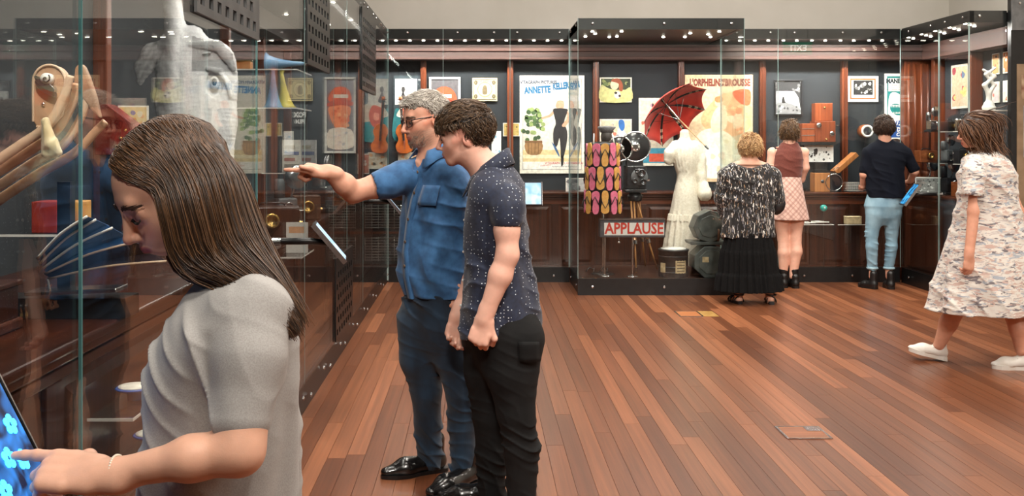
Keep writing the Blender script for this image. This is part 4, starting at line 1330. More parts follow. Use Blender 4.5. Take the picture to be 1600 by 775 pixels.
# teal poster with orange violin, white portrait card
A = sheet('teal_poster', 'teal and white poster with a red figure, behind the orange violin', 'poster', (615, 664), (118, 222), YP, ink((44, 56, 62)))
A.poly(rectp(.03, .97, .02, .98), ink((52, 64, 70)), 1)
A.poly(spl([(.03, .03), (.97, .03), (.97, .3), (.6, .4), (.2, .5), (.03, .45)], 5), ink((36, 116, 122)), 2); A.poly(spl([(.97, .3), (.97, .5), (.5, .62), (.1, .42), (.3, .36)], 5), ink((222, 214, 196)), 3)
A.poly(spl([(.3, .5), (.6, .55), (.72, .4), (.6, .24), (.35, .22), (.25, .36)], 5), ink((176, 84, 72)), 4); A.poly(spl([(.4, .42), (.55, .44), (.56, .34), (.42, .33)], 4), ink((226, 150, 130)), 5)
A.poly(rectp(.05, .75, .56, .95), ink((222, 220, 212)), 4); A.poly(spl([(.2, .6), (.25, .7), (.3, .76), (.36, .7), (.42, .6)], 4), ink((40, 40, 42)), 6); A.poly(ellp(.31, .79, .06, .045), ink((60, 58, 58)), 6)
A.text('MR', .85, .93, .03, white, L=6)
A.done()
t = thing('violin', 'orange varnished violin hung in front of the teal poster', 'violin', tuple(P3(633, 240, 10.98)))
b = MB(); bodyp = spl([(0, 0), (.075, .02), (.095, .09), (.06, .16), (.085, .24), (.05, .31), (0, .325), (-.05, .31), (-.085, .24), (-.06, .16), (-.095, .09), (-.075, .02)], 4)
vm = pm('violin_varnish', (178, 82, 34), (206, 112, 54), rough=.2, scale=12, coat=.5)
b.prism(bodyp, -.02, .02); b.build('body', vm, t, bevel=.006)
MB().box(-.016, .016, -.03, -.012, .3, .56).build('neck', vm, t, bevel=.004); MB().box(-.012, .012, -.036, -.028, .14, .56).build('fingerboard', M_DARK, t)
MB().lathe([(.0, -.02), (.022, -.018), (.022, .018), (.0, .02)], (0, -.02, .6), 'x', 12).build('scroll', vm, t, True)
for k in range(4): MB().cyl((-.035 if k % 2 else .035, -.02, .55 + .014 * k), (0, -.02, .55 + .014 * k), .004, n=6).build('peg', M_DARK, t)
for k in range(4): MB().cyl((-.009 + .006 * k, -.038, .05), (-.007 + .0045 * k, -.038, .56), .0008, n=4).build('string', M_STEEL, t)
t.rotation_euler = (0, -.08, 0)
# smaller prints near the men
def small(name, label, px, py, base, cols, seed, n=14, Y=YP, cat='print', border=True, group=None):
    A = sheet(name, label, cat, px, py, Y, ink((228, 222, 210)) if border else ink(base), group=group)
    if border: A.poly(rectp(.05, .95, .06, .94), ink(base), 1)
    blobs(A, n, (.14, .86, .14, .86), (.05, .14), cols, seed, 2)
    A.done(); return A
small('blue_booklet', 'pale blue booklet under the teal poster', (623, 646), (210, 229), (150, 196, 226), [(196, 222, 238), (96, 150, 196)], 11, 6)
small('cream_page', 'cream printed page standing below the blue booklet', (622, 652), (238, 264), (226, 218, 198), [(204, 186, 160), (226, 170, 120), (210, 200, 180)], 12, 14)
small('reel_print', 'red and white record sleeve leaning beside the cream page', (650, 668), (240, 272), (196, 120, 100), [(232, 226, 214), (120, 50, 40)], 13, 5)
small('gold_card', 'gold card with dark palm tree beside the bather poster', (786, 812), (192, 213), (186, 160, 92), [(52, 60, 44), (204, 180, 110)], 14, 7)
small('white_leaflet', 'tall white leaflet behind the youth', (768, 783), (205, 242), (222, 222, 222), [(120, 170, 196), (190, 196, 200)], 15, 6)
A = sheet('letter_sign', 'black sign with white capital letters in the corner bay', 'sign', (748, 768), (172, 198), YP, M_INK); A.text('FOX', .5, .7, .075, white, bold=.004, sx=.9); A.text('FILM', .5, .3, .06, white, bold=.003, sx=.85); A.done()
small('harbour_photo', 'black and white harbour photograph leaning on the counter', (884, 915), (278, 303), (196, 196, 194), [(60, 60, 60), (110, 110, 112), (150, 150, 150)], 16, 12, Y=10.85)
A = sheet('girl_and_dog_print', 'colour print of an auburn-haired girl with a small dog', 'print', (937, 987), (121, 160), YP, CREAM)
A.poly(rectp(.04, .96, .05, .95), ink((206, 196, 140)), 1); A.poly(rectp(.04, .96, .5, .95), ink((52, 62, 40)), 2); blobs(A, 16, (.06, .94, .55, .93), (.03, .07), [(36, 46, 30), (96, 112, 62), (140, 148, 88)], 17, 3)
A.poly(spl([(.04, .05), (.96, .05), (.96, .6), (.7, .45), (.3, .55), (.04, .68)], 4), ink((198, 196, 132)), 6)
A.poly(ellp(.46, .7, .13, .2, 20), ink((236, 196, 166)), 7); A.poly(spl([(.36, .85), (.45, .95), (.62, .93), (.72, .7), (.7, .45), (.6, .5), (.58, .75)], 4), ink((150, 74, 42)), 8)
A.poly(ellp(.55, .3, .1, .15, 14), ink((236, 226, 210)), 8); A.poly(ellp(.5, .38, .05, .05, 10), ink((40, 34, 30)), 9); A.poly(ellp(.62, .26, .04, .05, 10), ink((40, 34, 30)), 9)
A.text('CAREY MAY', .26, .13, .03, ink((196, 120, 40)), bold=.001); A.done()
A = sheet('blue_bathing_print', 'colour print of figures on a pale beach, below the girl and dog print', 'print', (937, 987), (186, 228), YP, CREAM)
A.poly(rectp(.04, .96, .05, .95), ink((212, 206, 176)), 1); A.poly(spl([(.6, .95), (.74, .95), (.78, .7), (.7, .55), (.6, .7)], 4), ink((44, 108, 180)), 4); A.poly(spl([(.55, .62), (.75, .6), (.85, .3), (.6, .2)], 4), ink((236, 224, 214)), 3)
blobs(A, 9, (.1, .6, .3, .8), (.05, .1), [(214, 120, 100), (226, 190, 160), (150, 150, 160)], 18, 3); A.text('AT THE BEACH', .6, .18, .04, red, bold=.0015, tilt=.15); A.done()
A = sheet('lobby_card', 'tall bordered film card half hidden by the red umbrella', 'print', (998, 1052), (153, 259), YP, CREAM)
A.poly(rectp(.05, .95, .04, .96), ink((216, 210, 190)), 1); A.poly(rectp(.05, .95, .04, .26), ink((60, 150, 180)), 2); A.poly(rectp(.3, .9, .06, .18), ink((206, 84, 60)), 3); blobs(A, 14, (.1, .9, .55, .92), (.05, .1), [(214, 110, 90), (110, 120, 90), (236, 200, 170), (180, 140, 160)], 19, 2); A.done()
# right hand back case
A = sheet('shark_hunt_photo', 'framed black and white photograph with a curved white shape', 'photograph', (1212, 1251), (127, 178), YP, ink((214, 214, 212)), frame=M_DARK, fw=.015)
A.poly(rectp(.02, .98, .7, .98), ink((40, 40, 42)), 1); A.poly(spl([(.3, .98), (.6, .8), (.9, .5), (.98, .15), (.98, .98)], 5), ink((44, 44, 46)), 2); blobs(A, 9, (.5, .95, .7, .95), (.03, .07), [(170, 170, 170), (110, 110, 112)], 20, 3)
A.poly(spl([(.02, .3), (.3, .36), (.7, .28), (.95, .16), (.95, .02), (.02, .02)], 4), ink((120, 120, 122)), 2); A.poly(spl([(.24, .34), (.26, .5), (.32, .52), (.36, .4), (.4, .34)], 4), M_INK, 4); blobs(A, 14, (.1, .9, .05, .28), (.03, .06), [(60, 60, 62), (180, 180, 180)], 21, 3); A.done()
A = sheet('comic_page', 'black and white comic page propped under the wooden camera', 'print', (1257, 1302), (227, 253), 10.93, ink((232, 232, 230)))
blobs(A, 16, (.1, .9, .1, .9), (.02, .045), [(30, 30, 32), (70, 70, 72)], 22, 2); A.poly(spl([(.3, .5), (.38, .8), (.45, .75), (.42, .45)], 3), M_INK, 3); A.done()
A = sheet('orange_framed_photo', 'photograph in white and orange double mount', 'framed print', (1324, 1372), (119, 159), YP, ink((230, 228, 222)))
A.poly(rectp(.08, .92, .09, .91), ink((214, 106, 62)), 1); A.poly(rectp(.13, .87, .16, .84), ink((232, 230, 224)), 2); A.poly(rectp(.19, .82, .27, .83), ink((30, 30, 30)), 3); blobs(A, 18, (.26, .76, .33, .72), (.03, .07), [(180, 180, 178), (220, 220, 218), (110, 110, 108)], 23, 4); A.done()
def side_print(name, label, x, y0, y1, z0, z1, base, cols, seed, n=9, group=None):
    """Print hung on the return wall, facing into the room."""
    t = thing(name, label, 'print', (x, (y0 + y1) / 2, z0), -PI / 2, group)
    w_ = y1 - y0; h_ = z1 - z0
    MB().box(-w_/2, w_/2, -.006, .004, 0, h_).build('sheet', CREAM, t)
    A = Art(t, w_, h_, .006); A.poly(rectp(.06, .94, .05, .95), ink(base), 1); blobs(A, n, (.15, .85, .12, .88), (.06, .14), cols, seed, 2); A.done()
side_print('side_print', 'colour film print hung on the return wall beside the shark poster', WRX - .01, 10.15, 10.52, 1.8, 2.25, (206, 180, 150), [(160, 60, 70), (226, 200, 120), (90, 110, 140), (214, 130, 100)], 24)
kk = 0
for (yy, zz, cdesc) in ((9.62, 2.1, 'black figure'), (9.42, 2.1, 'orange'), (9.62, 1.83, 'pink'), (9.42, 1.83, 'pale green')):
    base = {'black figure': (190, 140, 90), 'orange': (206, 120, 70), 'pink': (222, 176, 176), 'pale green': (206, 214, 190)}[cdesc]
    side_print('postcard', '%s postcard pinned high on the return wall' % cdesc, WRX - .01, yy - .065, yy + .065, zz, zz + .2, base, [(40, 36, 34) if kk == 0 else (226, 200, 170), (200, 90, 70), (236, 226, 210)], 30 + kk, 5, 'postcards on the return wall'); kk += 1
# ------------------------------------------------------------------ things inside the projecting centre case
DZ = .155
# red umbrella, opened towards the room
Yu = 10.55
hub = P3(1040, 165, Yu + .12); tipE = P3(1105, 231, Yu - .32)
t = thing('umbrella', 'open red umbrella with patterned ribs hanging above the camera', 'umbrella', tuple(hub))
ax = (tipE - hub).normalized()
u0 = ax.cross(Vector((0, 0, 1))).normalized(); u1 = ax.cross(u0)
mred = pm('red_silk', (206, 40, 28), (222, 56, 40), rough=.55, scale=12, sheen=.3)
def can(a, rr):  # point of the canopy
    R_ = .42
    return (u0 * math.cos(a) + u1 * math.sin(a)) * (R_ * rr) + ax * (.17 * rr ** 2)
for k in range(8):
    a0, a1 = k * PI / 4 + .2, (k + 1) * PI / 4 + .2
    b = MB(); vs = []; n, mm = 6, 6
    for i in range(n + 1):
        for j in range(mm + 1):
            f = j / mm; rr = i / n
            p = can(a0, rr) * (1 - f) + can(a1, rr) * f
            sag = 4 * f * (1 - f)
            p = p * (1 + .045 * sag * rr * (1 - .9 * rr)) - ax * (.02 * sag * rr)
            if i == n: p = p * (1 - .07 * sag)
            vs.append(p)
    fs = [(i * (mm + 1) + j, i * (mm + 1) + j + 1, (i + 1) * (mm + 1) + j + 1, (i + 1) * (mm + 1) + j) for i in range(n) for j in range(mm)]
    b.add(vs, fs); o = b.build('canopy_panel', mred, t, True); o.modifiers.new('thick', 'SOLIDIFY').thickness = .003
    rib = [can(a0, i / 8) + ax * .008 for i in range(9)]
    ro = MB().tube(rib, .0035, 6).build('rib', M_DARK, t, True)
    side = ax.cross(can(a0, 1).normalized())
    b2 = MB()
    for i in range(10):
        ra, rb_ = .28 + .07 * i, .28 + .07 * (i + 1)
        pa, pb = can(a0, min(ra, 1)) + ax * .006, can(a0, min(rb_, 1)) + ax * .006
        dark = i % 2 == 0
        b2.add([pa - side * .016, pa + side * .016, pb + side * .016, pb - side * .016], [(0, 1, 2, 3)], lin((26, 20, 18) if (dark or i < 4) else (226, 206, 176)))
    b2.build('rib_band', attr_mat('band_print', rough=.6, var=.1), ro)
    MB().cyl(can(a0, .5) + ax * .01, ax * .24, .0028, n=6).build('stretcher', M_STEEL, t)
MB().tube([Vector((0, 0, 0)) - ax * .06, ax * (tipE - hub).length * .9, ax * (tipE - hub).length], [.007, .007, .005], 10).build('shaft', pm('shaft_wood', (186, 150, 112), rough=.3), t, True)
MB().cyl(ax * ((tipE - hub).length - .03), ax * ((tipE - hub).length + .02), .012, .008, n=10).build('handle', M_DARK, t)
MB().lathe([(.02, 0), (.024, .02), (.015, .04)], ax * .0, n=12, M=Matrix.Rotation(0, 3, 'Z')).build('runner', M_DARK, t, True)

# dress made of rubber sandals
Yd = 9.98
dc = P3(942, 333, Yd)
t = thing('sandal_dress', 'hanging dress covered in rows of pink and yellow rubber sandals', 'dress', (dc.x, Yd, dc.z))
MB().lathe([(.150, .03), (.165, .03), (.16, .25), (.15, .45), (.145, .68), (.12, .70), (.0, .71)], n=28).build('slip', M_BLACK, t, True)
sole = spl([(-.02, 0), (.02, 0), (.034, .05), (.028, .1), (.04, .16), (.034, .205), (0, .22), (-.036, .2), (-.038, .155), (-.026, .1), (-.034, .05)], 3)
pink = pm('pink_rubber', (222, 104, 138), (232, 128, 156), rough=.6, scale=40); yel = pm('amber_rubber', (214, 152, 70), (226, 172, 92), rough=.6, scale=40); stp = pm('black_rubber', (24, 22, 22), rough=.5)
smesh = {}
for nm, m in (('p', pink), ('y', yel)):
    o = MB().prism(sole, -.012, .0).build('sandal', m); smesh[nm] = o.data; bpy.data.objects.remove(o)
o = MB().tube([(-.034, -.012, .09), (-.022, -.026, .125), (0, -.022, .165), (.024, -.026, .125), (.034, -.012, .09)], .0045, 6).build('sandal_strap', stp, None, True); smesh['s'] = o.data; bpy.data.objects.remove(o)
for row in range(3):
    for k in range(12):
        a = 2 * PI * (k + .5 * (row % 2)) / 12
        rad = .172 - .009 * row + .0
        o = bpy.data.objects.new('sandal', smesh['p' if (k + row) % 2 else 'y']); COL.objects.link(o); o.parent = t
        o.location = (rad * math.sin(a), -rad * math.cos(a), .005 + row * .232); o.rotation_euler = (0, 0, a)
        if (k + row) % 3 == 0:
            o.rotation_euler = (0, PI, a); o.location.z += .22; o.rotation_euler = (PI, 0, a + PI) if False else (0, PI, a)
            o.location = (rad * math.sin(a), -rad * math.cos(a), o.location.z)
            o.rotation_euler = (0, PI, 0); o.rotation_euler = (Matrix.Rotation(a, 3, 'Z') @ Matrix.Rotation(PI, 3, 'Y')).to_euler()
            o.scale = (1, 1, 1)
        s_ = bpy.data.objects.new('sandal_strap', smesh['s']); COL.objects.link(s_); s_.parent = o
        if (k + row) % 3 == 0: s_.rotation_euler = (0, 0, 0); s_.location = (0, 0, 0)
for sx in (-1, 1): MB().tube([(sx * .1, -.08, .69), (sx * .09, -.02, .78), (sx * .08, .05, .72)], .006, 6).build('strap', M_WHITE, t, True)
MB().cyl((0, 0, -(dc.z - DZ)), (0, 0, .03), .012, n=12).build('stand_rod', M_STEEL, t); MB().lathe([(.12, 0), (.12, .008), (.02, .014)], (0, 0, -(dc.z - DZ)), n=24).build('stand_base', M_BLACK, t, True)
# grey peaked cap on a dark bust behind
hc_ = P3(948, 232, 10.5)
t = thing('peaked_cap', 'grey peaked cap on a dark bust behind the sandal dress', 'cap', (hc_.x, 10.5, hc_.z))
S = Sculpt(); S.ell((0, 0, .12), (.062, .075, .09), .02); S.cone((0, .0, .03), (0, .01, -.1), .045, .05, .03); S.ell((0, .01, -.14), (.17, .09, .08), .06)
v, q = S.mesh(.008); mesh_obj('bust', v, q, pm('bust_dark', (40, 34, 30), (58, 48, 42), rough=.6, scale=12), t)
MB().lathe([(.068, .165), (.07, .19), (.095, .215), (.09, .228), (.0, .236)], n=24).build('crown', pm('grey_wool', (104, 102, 104), (124, 122, 122), rough=.9, scale=50), t, True)
pk = MB(); pk.prism(spl([(-.065, .0), (-.05, -.07), (0, -.09), (.05, -.07), (.065, 0)], 4), 0, .006, Matrix.Translation((0, -.04, .165)) @ Matrix.Rotation(PI / 2 + .2, 4, 'X') @ Matrix.Scale(-1, 4, (0, 0, 1)) if False else Matrix.Translation((0, -.045, .17)) @ Matrix.Rotation(-PI / 2 + .25, 4, 'X') @ Matrix.Rotation(PI, 4, 'Y')); pk.build('peak', M_DARK, t)

# film camera on a wooden tripod
Yc = 10.3
cc = P3(992, 300, Yc)
t = thing('film_camera', 'black film camera with round magazine on a brass and wood tripod', 'camera', (cc.x, Yc, DZ))
z0 = cc.z - DZ
MB().box(-.10, .10, -.10, .12, z0 + .03, z0 + .27).build('body', pm('camera_black', (26, 26, 28), (40, 40, 44), rough=.25, scale=20), t, bevel=.012)
MB().box(-.115, .105, -.12, .13, z0 + .0, z0 + .03).build('base_plate', M_DARK, t, bevel=.006)
for (dx, dz, rr) in ((.0, .46, .155), (-.16, .44, .13)):
    pr = [(.0, -.045), (rr * .92, -.045), (rr, -.035), (rr, .035), (rr * .92, .045), (0, .045)]
    o = MB().lathe([(a, h) for a, h in pr], (dx, 0, z0 + dz), 'y', 36).build('magazine', pm('magazine_black', (22, 23, 25), (34, 35, 38), rough=.2, scale=10, coat=.4), t, True)
    MB().lathe([(rr - .012, -.047), (rr + .003, -.047), (rr + .003, -.036), (rr - .012, -.040)], (dx, 0, z0 + dz), 'y', 36, cap=False).build('rim', M_STEEL, o, True)
    MB().lathe([(.018, -.05), (.045, -.052), (.05, -.046)], (dx, 0, z0 + dz), 'y', 20).build('hub_ring', M_CHROME, o, True)
    for k in range(6):
        a = k * PI / 3
        MB().ell((dx + .032 * math.cos(a), -.05, z0 + dz + .032 * math.sin(a)), (.007, .004, .007), 8, 6).build('hub_hole', M_WHITE, o, True)
MB().box(-.09, .08, -.04, .05, z0 + .26, z0 + .34).build('magazine_throat', M_DARK, t, bevel=.008)
for (dx, dz, L, rr) in ((.04, .20, .09, .035), (.06, .11, .07, .028), (-.02, .12, .05, .022), (.0, .22, .03, .018)):
    o = MB().lathe([(rr, 0), (rr, -L * .6), (rr * 1.15, -L * .6), (rr * 1.15, -L), (rr * .8, -L), (rr * .7, -L * .8), (0, -L * .8)], (dx, -.10, z0 + dz), 'y', 18).build('lens', pm('lens_barrel', (60, 60, 62), (110, 110, 112), rough=.2, metal=.8, scale=60), t, True)
MB().lathe([(.0, -.012), (.085, -.012), (.085, 0)], (.03, -.10, z0 + .155), 'y', 24).build('turret', M_GREY, t, True)
MB().cyl((.10, 0, z0 + .12), (.15, 0, z0 + .12), .012, n=10).build('crank', M_CHROME, t)
MB().lathe([(.07, -.09), (.08, -.04), (.05, 0)], (0, 0, z0), 'z', 20).build('tripod_head', M_DARK, t, True)
brass = pm('brass_wood', (168, 112, 62), (196, 142, 86), rough=.3, scale=10, stretch=(1, 1, .3), coat=.3)
for k, (fx, fy) in enumerate(((-.02, -.2), (.24, .1), (.16, .34))):
    top = Vector((.03 * (k - 1), .0 + .03 * (k - 1), z0 - .05)); ft = Vector((fx, fy - .02, 0.0))
    o = None
    for s_ in (-.016, .016):
        dv = (ft - top); sd = Vector((dv.y, -dv.x, 0)).normalized() * s_
        o2 = MB().tube([top + sd, top + dv * .62 + sd * .8], .009, 8).build('leg', brass, t, True)
    MB().tube([top + dv * .5, ft], [.011, .008], 8).build('leg', brass, t, True)
    MB().cyl(top + dv * .58, top + dv * .63, .026, n=10).build('leg_collar', M_STEEL, t); MB().cyl(ft, ft + Vector((0, 0, .05)), .006, .012, n=8).build('foot', M_STEEL, t)

# lit studio sign on posts
Ys = 9.76
sc_ = P3(988.5, 371, Ys)
t = thing('applause_sign', 'grey box sign with red capital letters on two steel posts', 'sign', (sc_.x, Ys, DZ))
z0 = sc_.z - DZ; sw, sh, sd = .315, .172, .13
MB().box(-sw, sw, -.0, sd, z0, z0 + sh).build('housing', pm('sign_grey', (70, 74, 80), (88, 92, 98), rough=.35, metal=.4, scale=16), t, bevel=.006)
MB().box(-sw + .04, sw - .012, -.004, .0, z0 + .022, z0 + sh - .03).build('panel', pm('sign_white', (212, 210, 206), (222, 220, 216), rough=.5, scale=8), t)
lettering('APPLAUSE', .148, pm('sign_red', (186, 48, 34), (196, 58, 42), rough=.5, scale=20), t, (.014, -.0055, z0 + .083), sx=.845, bold=.0035, ext=.001)
MB().box(-sw, sw, -.012, sd, z0 + sh, z0 + sh + .008).build('lid', M_STEEL, t)
for (dx, dy) in ((-.265, .1), (.0, .06)):
    MB().cyl((dx, dy - .1 + .05, .012), (dx, dy - .1 + .05, z0), .011, n=12).build('post', M_STEEL, t); MB().lathe([(.055, 0), (.055, .006), (.03, .012), (.012, .02)], (dx, dy - .05, 0), n=20).build('foot', M_STEEL, t, True)
MB().ell((-.13, .03, z0 - .05), (.016, .016, .016), 10, 8).build('socket', M_CHROME, t, True); MB().cyl((-.13, .03, z0 - .05), (-.13, .03, z0), .005, n=6).build('socket_stem', M_CHROME, t)

# white platform sandals
def clog(px, py, Y, lab):
    p = P3(px, py, Y)
    t = thing('platform_sandal', lab, 'sandal', (p.x, Y, DZ), -.75, 'white platform sandals')
    prof = spl([(-.04, -.12), (.04, -.12), (.046, -.03), (.045, .06), (.02, .125), (-.03, .12), (-.046, .05), (-.044, -.03)], 3)
    M_ = Matrix.Rotation(PI / 2, 4, 'X')
    MB().prism(prof, -.045, .0, M_).build('wooden_sole', brass, t, bevel=.004); MB().prism([(a * .96, b_ * .97) for a, b_ in prof], -.052, -.045, M_).build('white_insole', M_WHITE, t, bevel=.003)
    MB().tube([(-.045, -.01, .045), (-.03, .03, .085), (0, .07, .062), (.03, .03, .085), (.045, -.01, .045)], .006, 6).build('strap', stp, t, True)
clog(922, 428, 9.78, 'white platform sandal with black strap, nearer the case edge'); clog(943, 428, 9.77, 'white platform sandal with black strap, nearer the sign post')

# pale antique dress on a headless form
Yg = 10.22
g0 = P3(1070, 392, Yg)
t = thing('antique_dress', 'cream lace antique dress with long skirt on a headless dress form', 'dress', (g0.x, Yg, DZ))
gb2 = np.array(t.location, f32)
S = Sculpt()
S.loft(prows(Yg, [(412, 1032, 1104, .24), (390, 1037, 1101, .22), (340, 1045, 1096, .17), (333, 1047, 1095, .16), (300, 1053, 1091, .13), (282, 1057, 1088, .105), (272, 1058, 1087, .1), (258, 1053, 1090, .115), (244, 1050, 1090, .12), (232, 1049, 1090, .11), (224, 1055, 1084, .09), (218, 1062, 1077, .06), (205, 1063, 1076, .055)]), .02,
       fold=lambda t_, z: .012 * np.sin(t_ * 13 + 2 * np.sin(t_ * 3)) * sstep(1.0, .35, z) + .004 * np.sin(t_ * 21) * sstep(1.1, 1.3, z))
S.chain([J(1055, 228, Yg), J(1047, 240, Yg - .02), J(1045, 250, Yg - .02)], [.055, .06, .05], .04)
S.chain([J(1086, 228, Yg), J(1094, 248, Yg), J(1095, 275, Yg - .03), J(1099, 296, Yg - .06)], [.055, .06, .055, .05], .04)
S.warp(wrinkles(.0022, 120, (1, 0, .3), 15)); S.warp(lambda P: .004 * noise3(P, 130, 6) * sstep(1.05, 1.15, P[..., 2]))
v, q = S.mesh(.0075); lace = pm('cream_lace', (216, 206, 186), (232, 224, 208), rough=.85, scale=60, bump=.4)
mesh_obj('gown', v - gb2, q, lace, t)
S = Sculpt(); S.loft(prows(Yg, [(345, 1043.5, 1097.5, .178), (334, 1045.5, 1096, .166)]), .01, fold=lambda t_, z: .008 * np.sin(t_ * 30)); v, q = S.mesh(.0075); mesh_obj('flounce', v - gb2, q, lace, t)
S = Sculpt(); S.chain([J(1098, 288, Yg - .05), J(1101, 303, Yg - .08)], [.058, .075], .01); S.warp(wrinkles(.006, 120, (1, 0, 0), 3)); v, q = S.mesh(.007); mesh_obj('cuff', v - gb2, q, lace, t)
MB().lathe([(.036, 1.05), (.038, 1.15), (.036, 1.165), (0, 1.168)], n=20).build('form_neck', pm('form_linen', (206, 196, 176), rough=.8), t, True, loc=(0, 0, float(P3(1070, 205, Yg).z) - DZ - 1.15))
# film drum with paper labels
Yf = 9.80
p = P3(1052, 432, Yf)
t = thing('film_drum', 'round dark film drum with torn paper labels', 'film canister', (p.x, Yf, DZ))
dm = pm('drum_grey', (58, 60, 62), (82, 84, 84), rough=.45, metal=.5, scale=12, bump=.15)
MB().lathe([(.138, 0), (.142, .006), (.142, .25), (.148, .252), (.148, .266), (.136, .27), (.13, .268), (.0, .268)], n=40).build('drum', dm, t, True)
for zz in (.05, .1, .2): MB().lathe([(.142, zz - .006), (.146, zz), (.142, zz + .006)], n=40).build('rib', dm, t, True)
lab = pm('old_label', (202, 184, 146), (172, 150, 112), rough=.8, scale=26)
for (a0, a1, za, zb) in ((-.05, .72, .045, .165), (-1.15, -.72, .05, .14)):
    b = MB(); n = 10; vs = []
    for zz in (za, zb):
        for k in range(n + 1):
            a = a0 + (a1 - a0) * k / n; vs.append((.1475 * math.sin(a), -.1475 * math.cos(a), zz + .004 * math.sin(k * 2.3)))
    b.add(vs, [(k, k + 1, n + 2 + k, n + 1 + k) for k in range(n)]); b.build('label', lab, t, True)
for k in range(4):
    zz = .062 + k * .028; b = MB(); vs = []
    for z_ in (zz, zz + .009):
        for j in range(9):
            a = .04 + .58 * j / 8; vs.append((.1482 * math.sin(a), -.1482 * math.cos(a), z_))
    b.add(vs, [(j, j + 1, 10 + j, 9 + j) for j in range(8)]); b.build('label_writing', ink((92, 76, 56)), t)
MB().lathe([(.0, .262), (.12, .262), (.12, .275), (0, .278)], n=30).build('paper_top', M_WHITE, t, True)
# two octagonal reel cases
def octo(cx, cz, r_, wx=1.0): return [(cx + r_ * wx * math.cos(PI / 8 + k * PI / 4), cz + r_ * math.sin(PI / 8 + k * PI / 4)) for k in range(8)]
om = pm('octagon_case_grey', (76, 80, 78), (104, 108, 104), rough=.4, metal=.3, scale=10, bump=.1)
p = P3(1112, 430, 9.66)
t = thing('reel_case', 'grey octagonal reel case with tan sticker, standing beside the drum', 'reel case', (p.x, 9.66, DZ + .004))
MB().prism(octo(0, .15, .162, 1.1), 0, .26).build('shell', om, t, bevel=.006); MB().prism(octo(0, .15, .12, 1.1), -.008, 0).build('embossed_face', om, t, bevel=.004)
MB().box(-.09, -.03, -.011, -.008, .15, .2).build('sticker', lab, t)
p = P3(1106, 392, 9.66)
t = thing('reel_case', 'grey octagonal reel case lying open with its lid raised, stacked on another', 'reel case', (p.x, 9.66, DZ + .318))
MB().prism([(-.16, 0), (.18, 0), (.19, .03), (-.17, .03)], 0, .26).build('shell', om, t, bevel=.004)
RL_ = Matrix.Translation((.04, .0, .15)) @ Matrix.Rotation(-.45, 4, 'Y')
MB().prism(octo(0, .03, .155, 1.1), 0, .22, RL_).build('lid', om, t, bevel=.006); MB().prism(octo(0, .03, .11, 1.1), -.008, 0, RL_).build('embossed_face', om, t, bevel=.004)
for k in range(4): MB().lathe([(.05, -.008), (.085, -.008), (.085, .008), (.05, .008)], (.1 + .012 * k, .06 + .04 * k, .045 + .06), 'x', 24).build('film_reel', pm('reel_rust', (96, 62, 44), (120, 84, 62), rough=.5, scale=20), t, True)
for k in range(2): MB().cyl((.05 + k * .06, -.012, .25), (.05 + k * .06, .0, .25), .008, n=8).build('latch', M_CHROME, t)
# ------------------------------------------------------------------ touch screens on arms
def tablet(label, loc, rotz, tilt, arm, scr, w_=.18, h_=.25):
    """Tablet: local front -y, tilted back by tilt from vertical; arm: local end point of the bracket."""
    t = thing('tablet', label, 'tablet', loc, rotz, 'touch screens on the cases')
    M_ = Matrix.Rotation(-tilt, 4, 'X')
    b = MB(); b.box(-w_/2, w_/2, 0, .02, -h_/2, h_/2); b.build('casing', M_BLACK, t, bevel=.006, M=M_)
    MB().box(-w_/2 + .009, w_/2 - .009, -.0015, .0, -h_/2 + .012, h_/2 - .012).build('screen', scr, t, M=M_)
    MB().box(-w_/2 - .004, -w_/2, -.002, .022, -h_/2, h_/2).build('bezel_edge', M_STEEL, t, M=M_); MB().box(w_/2, w_/2 + .004, -.002, .022, -h_/2, h_/2).build('bezel_edge', M_STEEL, t, M=M_)
    a = Vector(arm)
    MB().tube([M_ @ Vector((0, .018, 0)), Vector((0, a.y * .35, 0)), a], .017, 12).build('arm', M_BLACK, t, True); MB().cyl(a + (Vector((0, a.y * .35, 0)) - a).normalized() * .05, a, .021, n=14).build('collar', M_STEEL, t)
    return t
scrB = screen('screen_blue', (6, 40, 90), (70, 180, 240), 1.6, 9); scrW = screen('screen_white', (150, 200, 235), (235, 245, 252), 1.3, 7); scrD = screen('screen_dark_blue', (3, 18, 50), (40, 130, 220), 1.5, 14)
t1 = tablet('touch screen with glowing blue icons under the young woman\'s finger', (-.772, 1.60, .984), PI / 2, math.radians(27), (0, .25, -.03), scrD, .22, .3)
icon = pm('icon_glow', (60, 170, 250), emit=(70, 180, 255), estr=2.2)
MI = Matrix.Rotation(-math.radians(27), 4, 'X')
for (dx, dz) in ((-.045, .08), (.06, .07), (-.05, -.005), (.07, .0), (-.03, -.085), (.055, -.06), (.02, -.045)):
    b = MB()
    for k in range(5): b.prism(ellp(dx + .011 * math.cos(k * 1.257), dz + .011 * math.sin(k * 1.257), .008, .008, 8), -.003, -.0016)
    b.build('icon', icon, t1, M=MI)
tablet('touch screen with white and blue display beside the pointing man\'s hip', (-.735, 5.1, .955), PI / 2 + .12, math.radians(40), (0, .30, .0), scrW)
tablet('touch screen on its arm at the far end of the long case', (-.72, 8.58, .955), PI / 2 + .11, math.radians(40), (0, .32, .0), scrW)
tablet('pale touch screen on the far case below the bather poster', (.578, 10.36, .93), 0, math.radians(18), (0, .30, 0), scrW)
tablet('blue touch screen beside the woman in pale jeans', (4.17, 9.75, .955), -PI / 2 - .15, math.radians(35), (0, .30, .0), scrB)

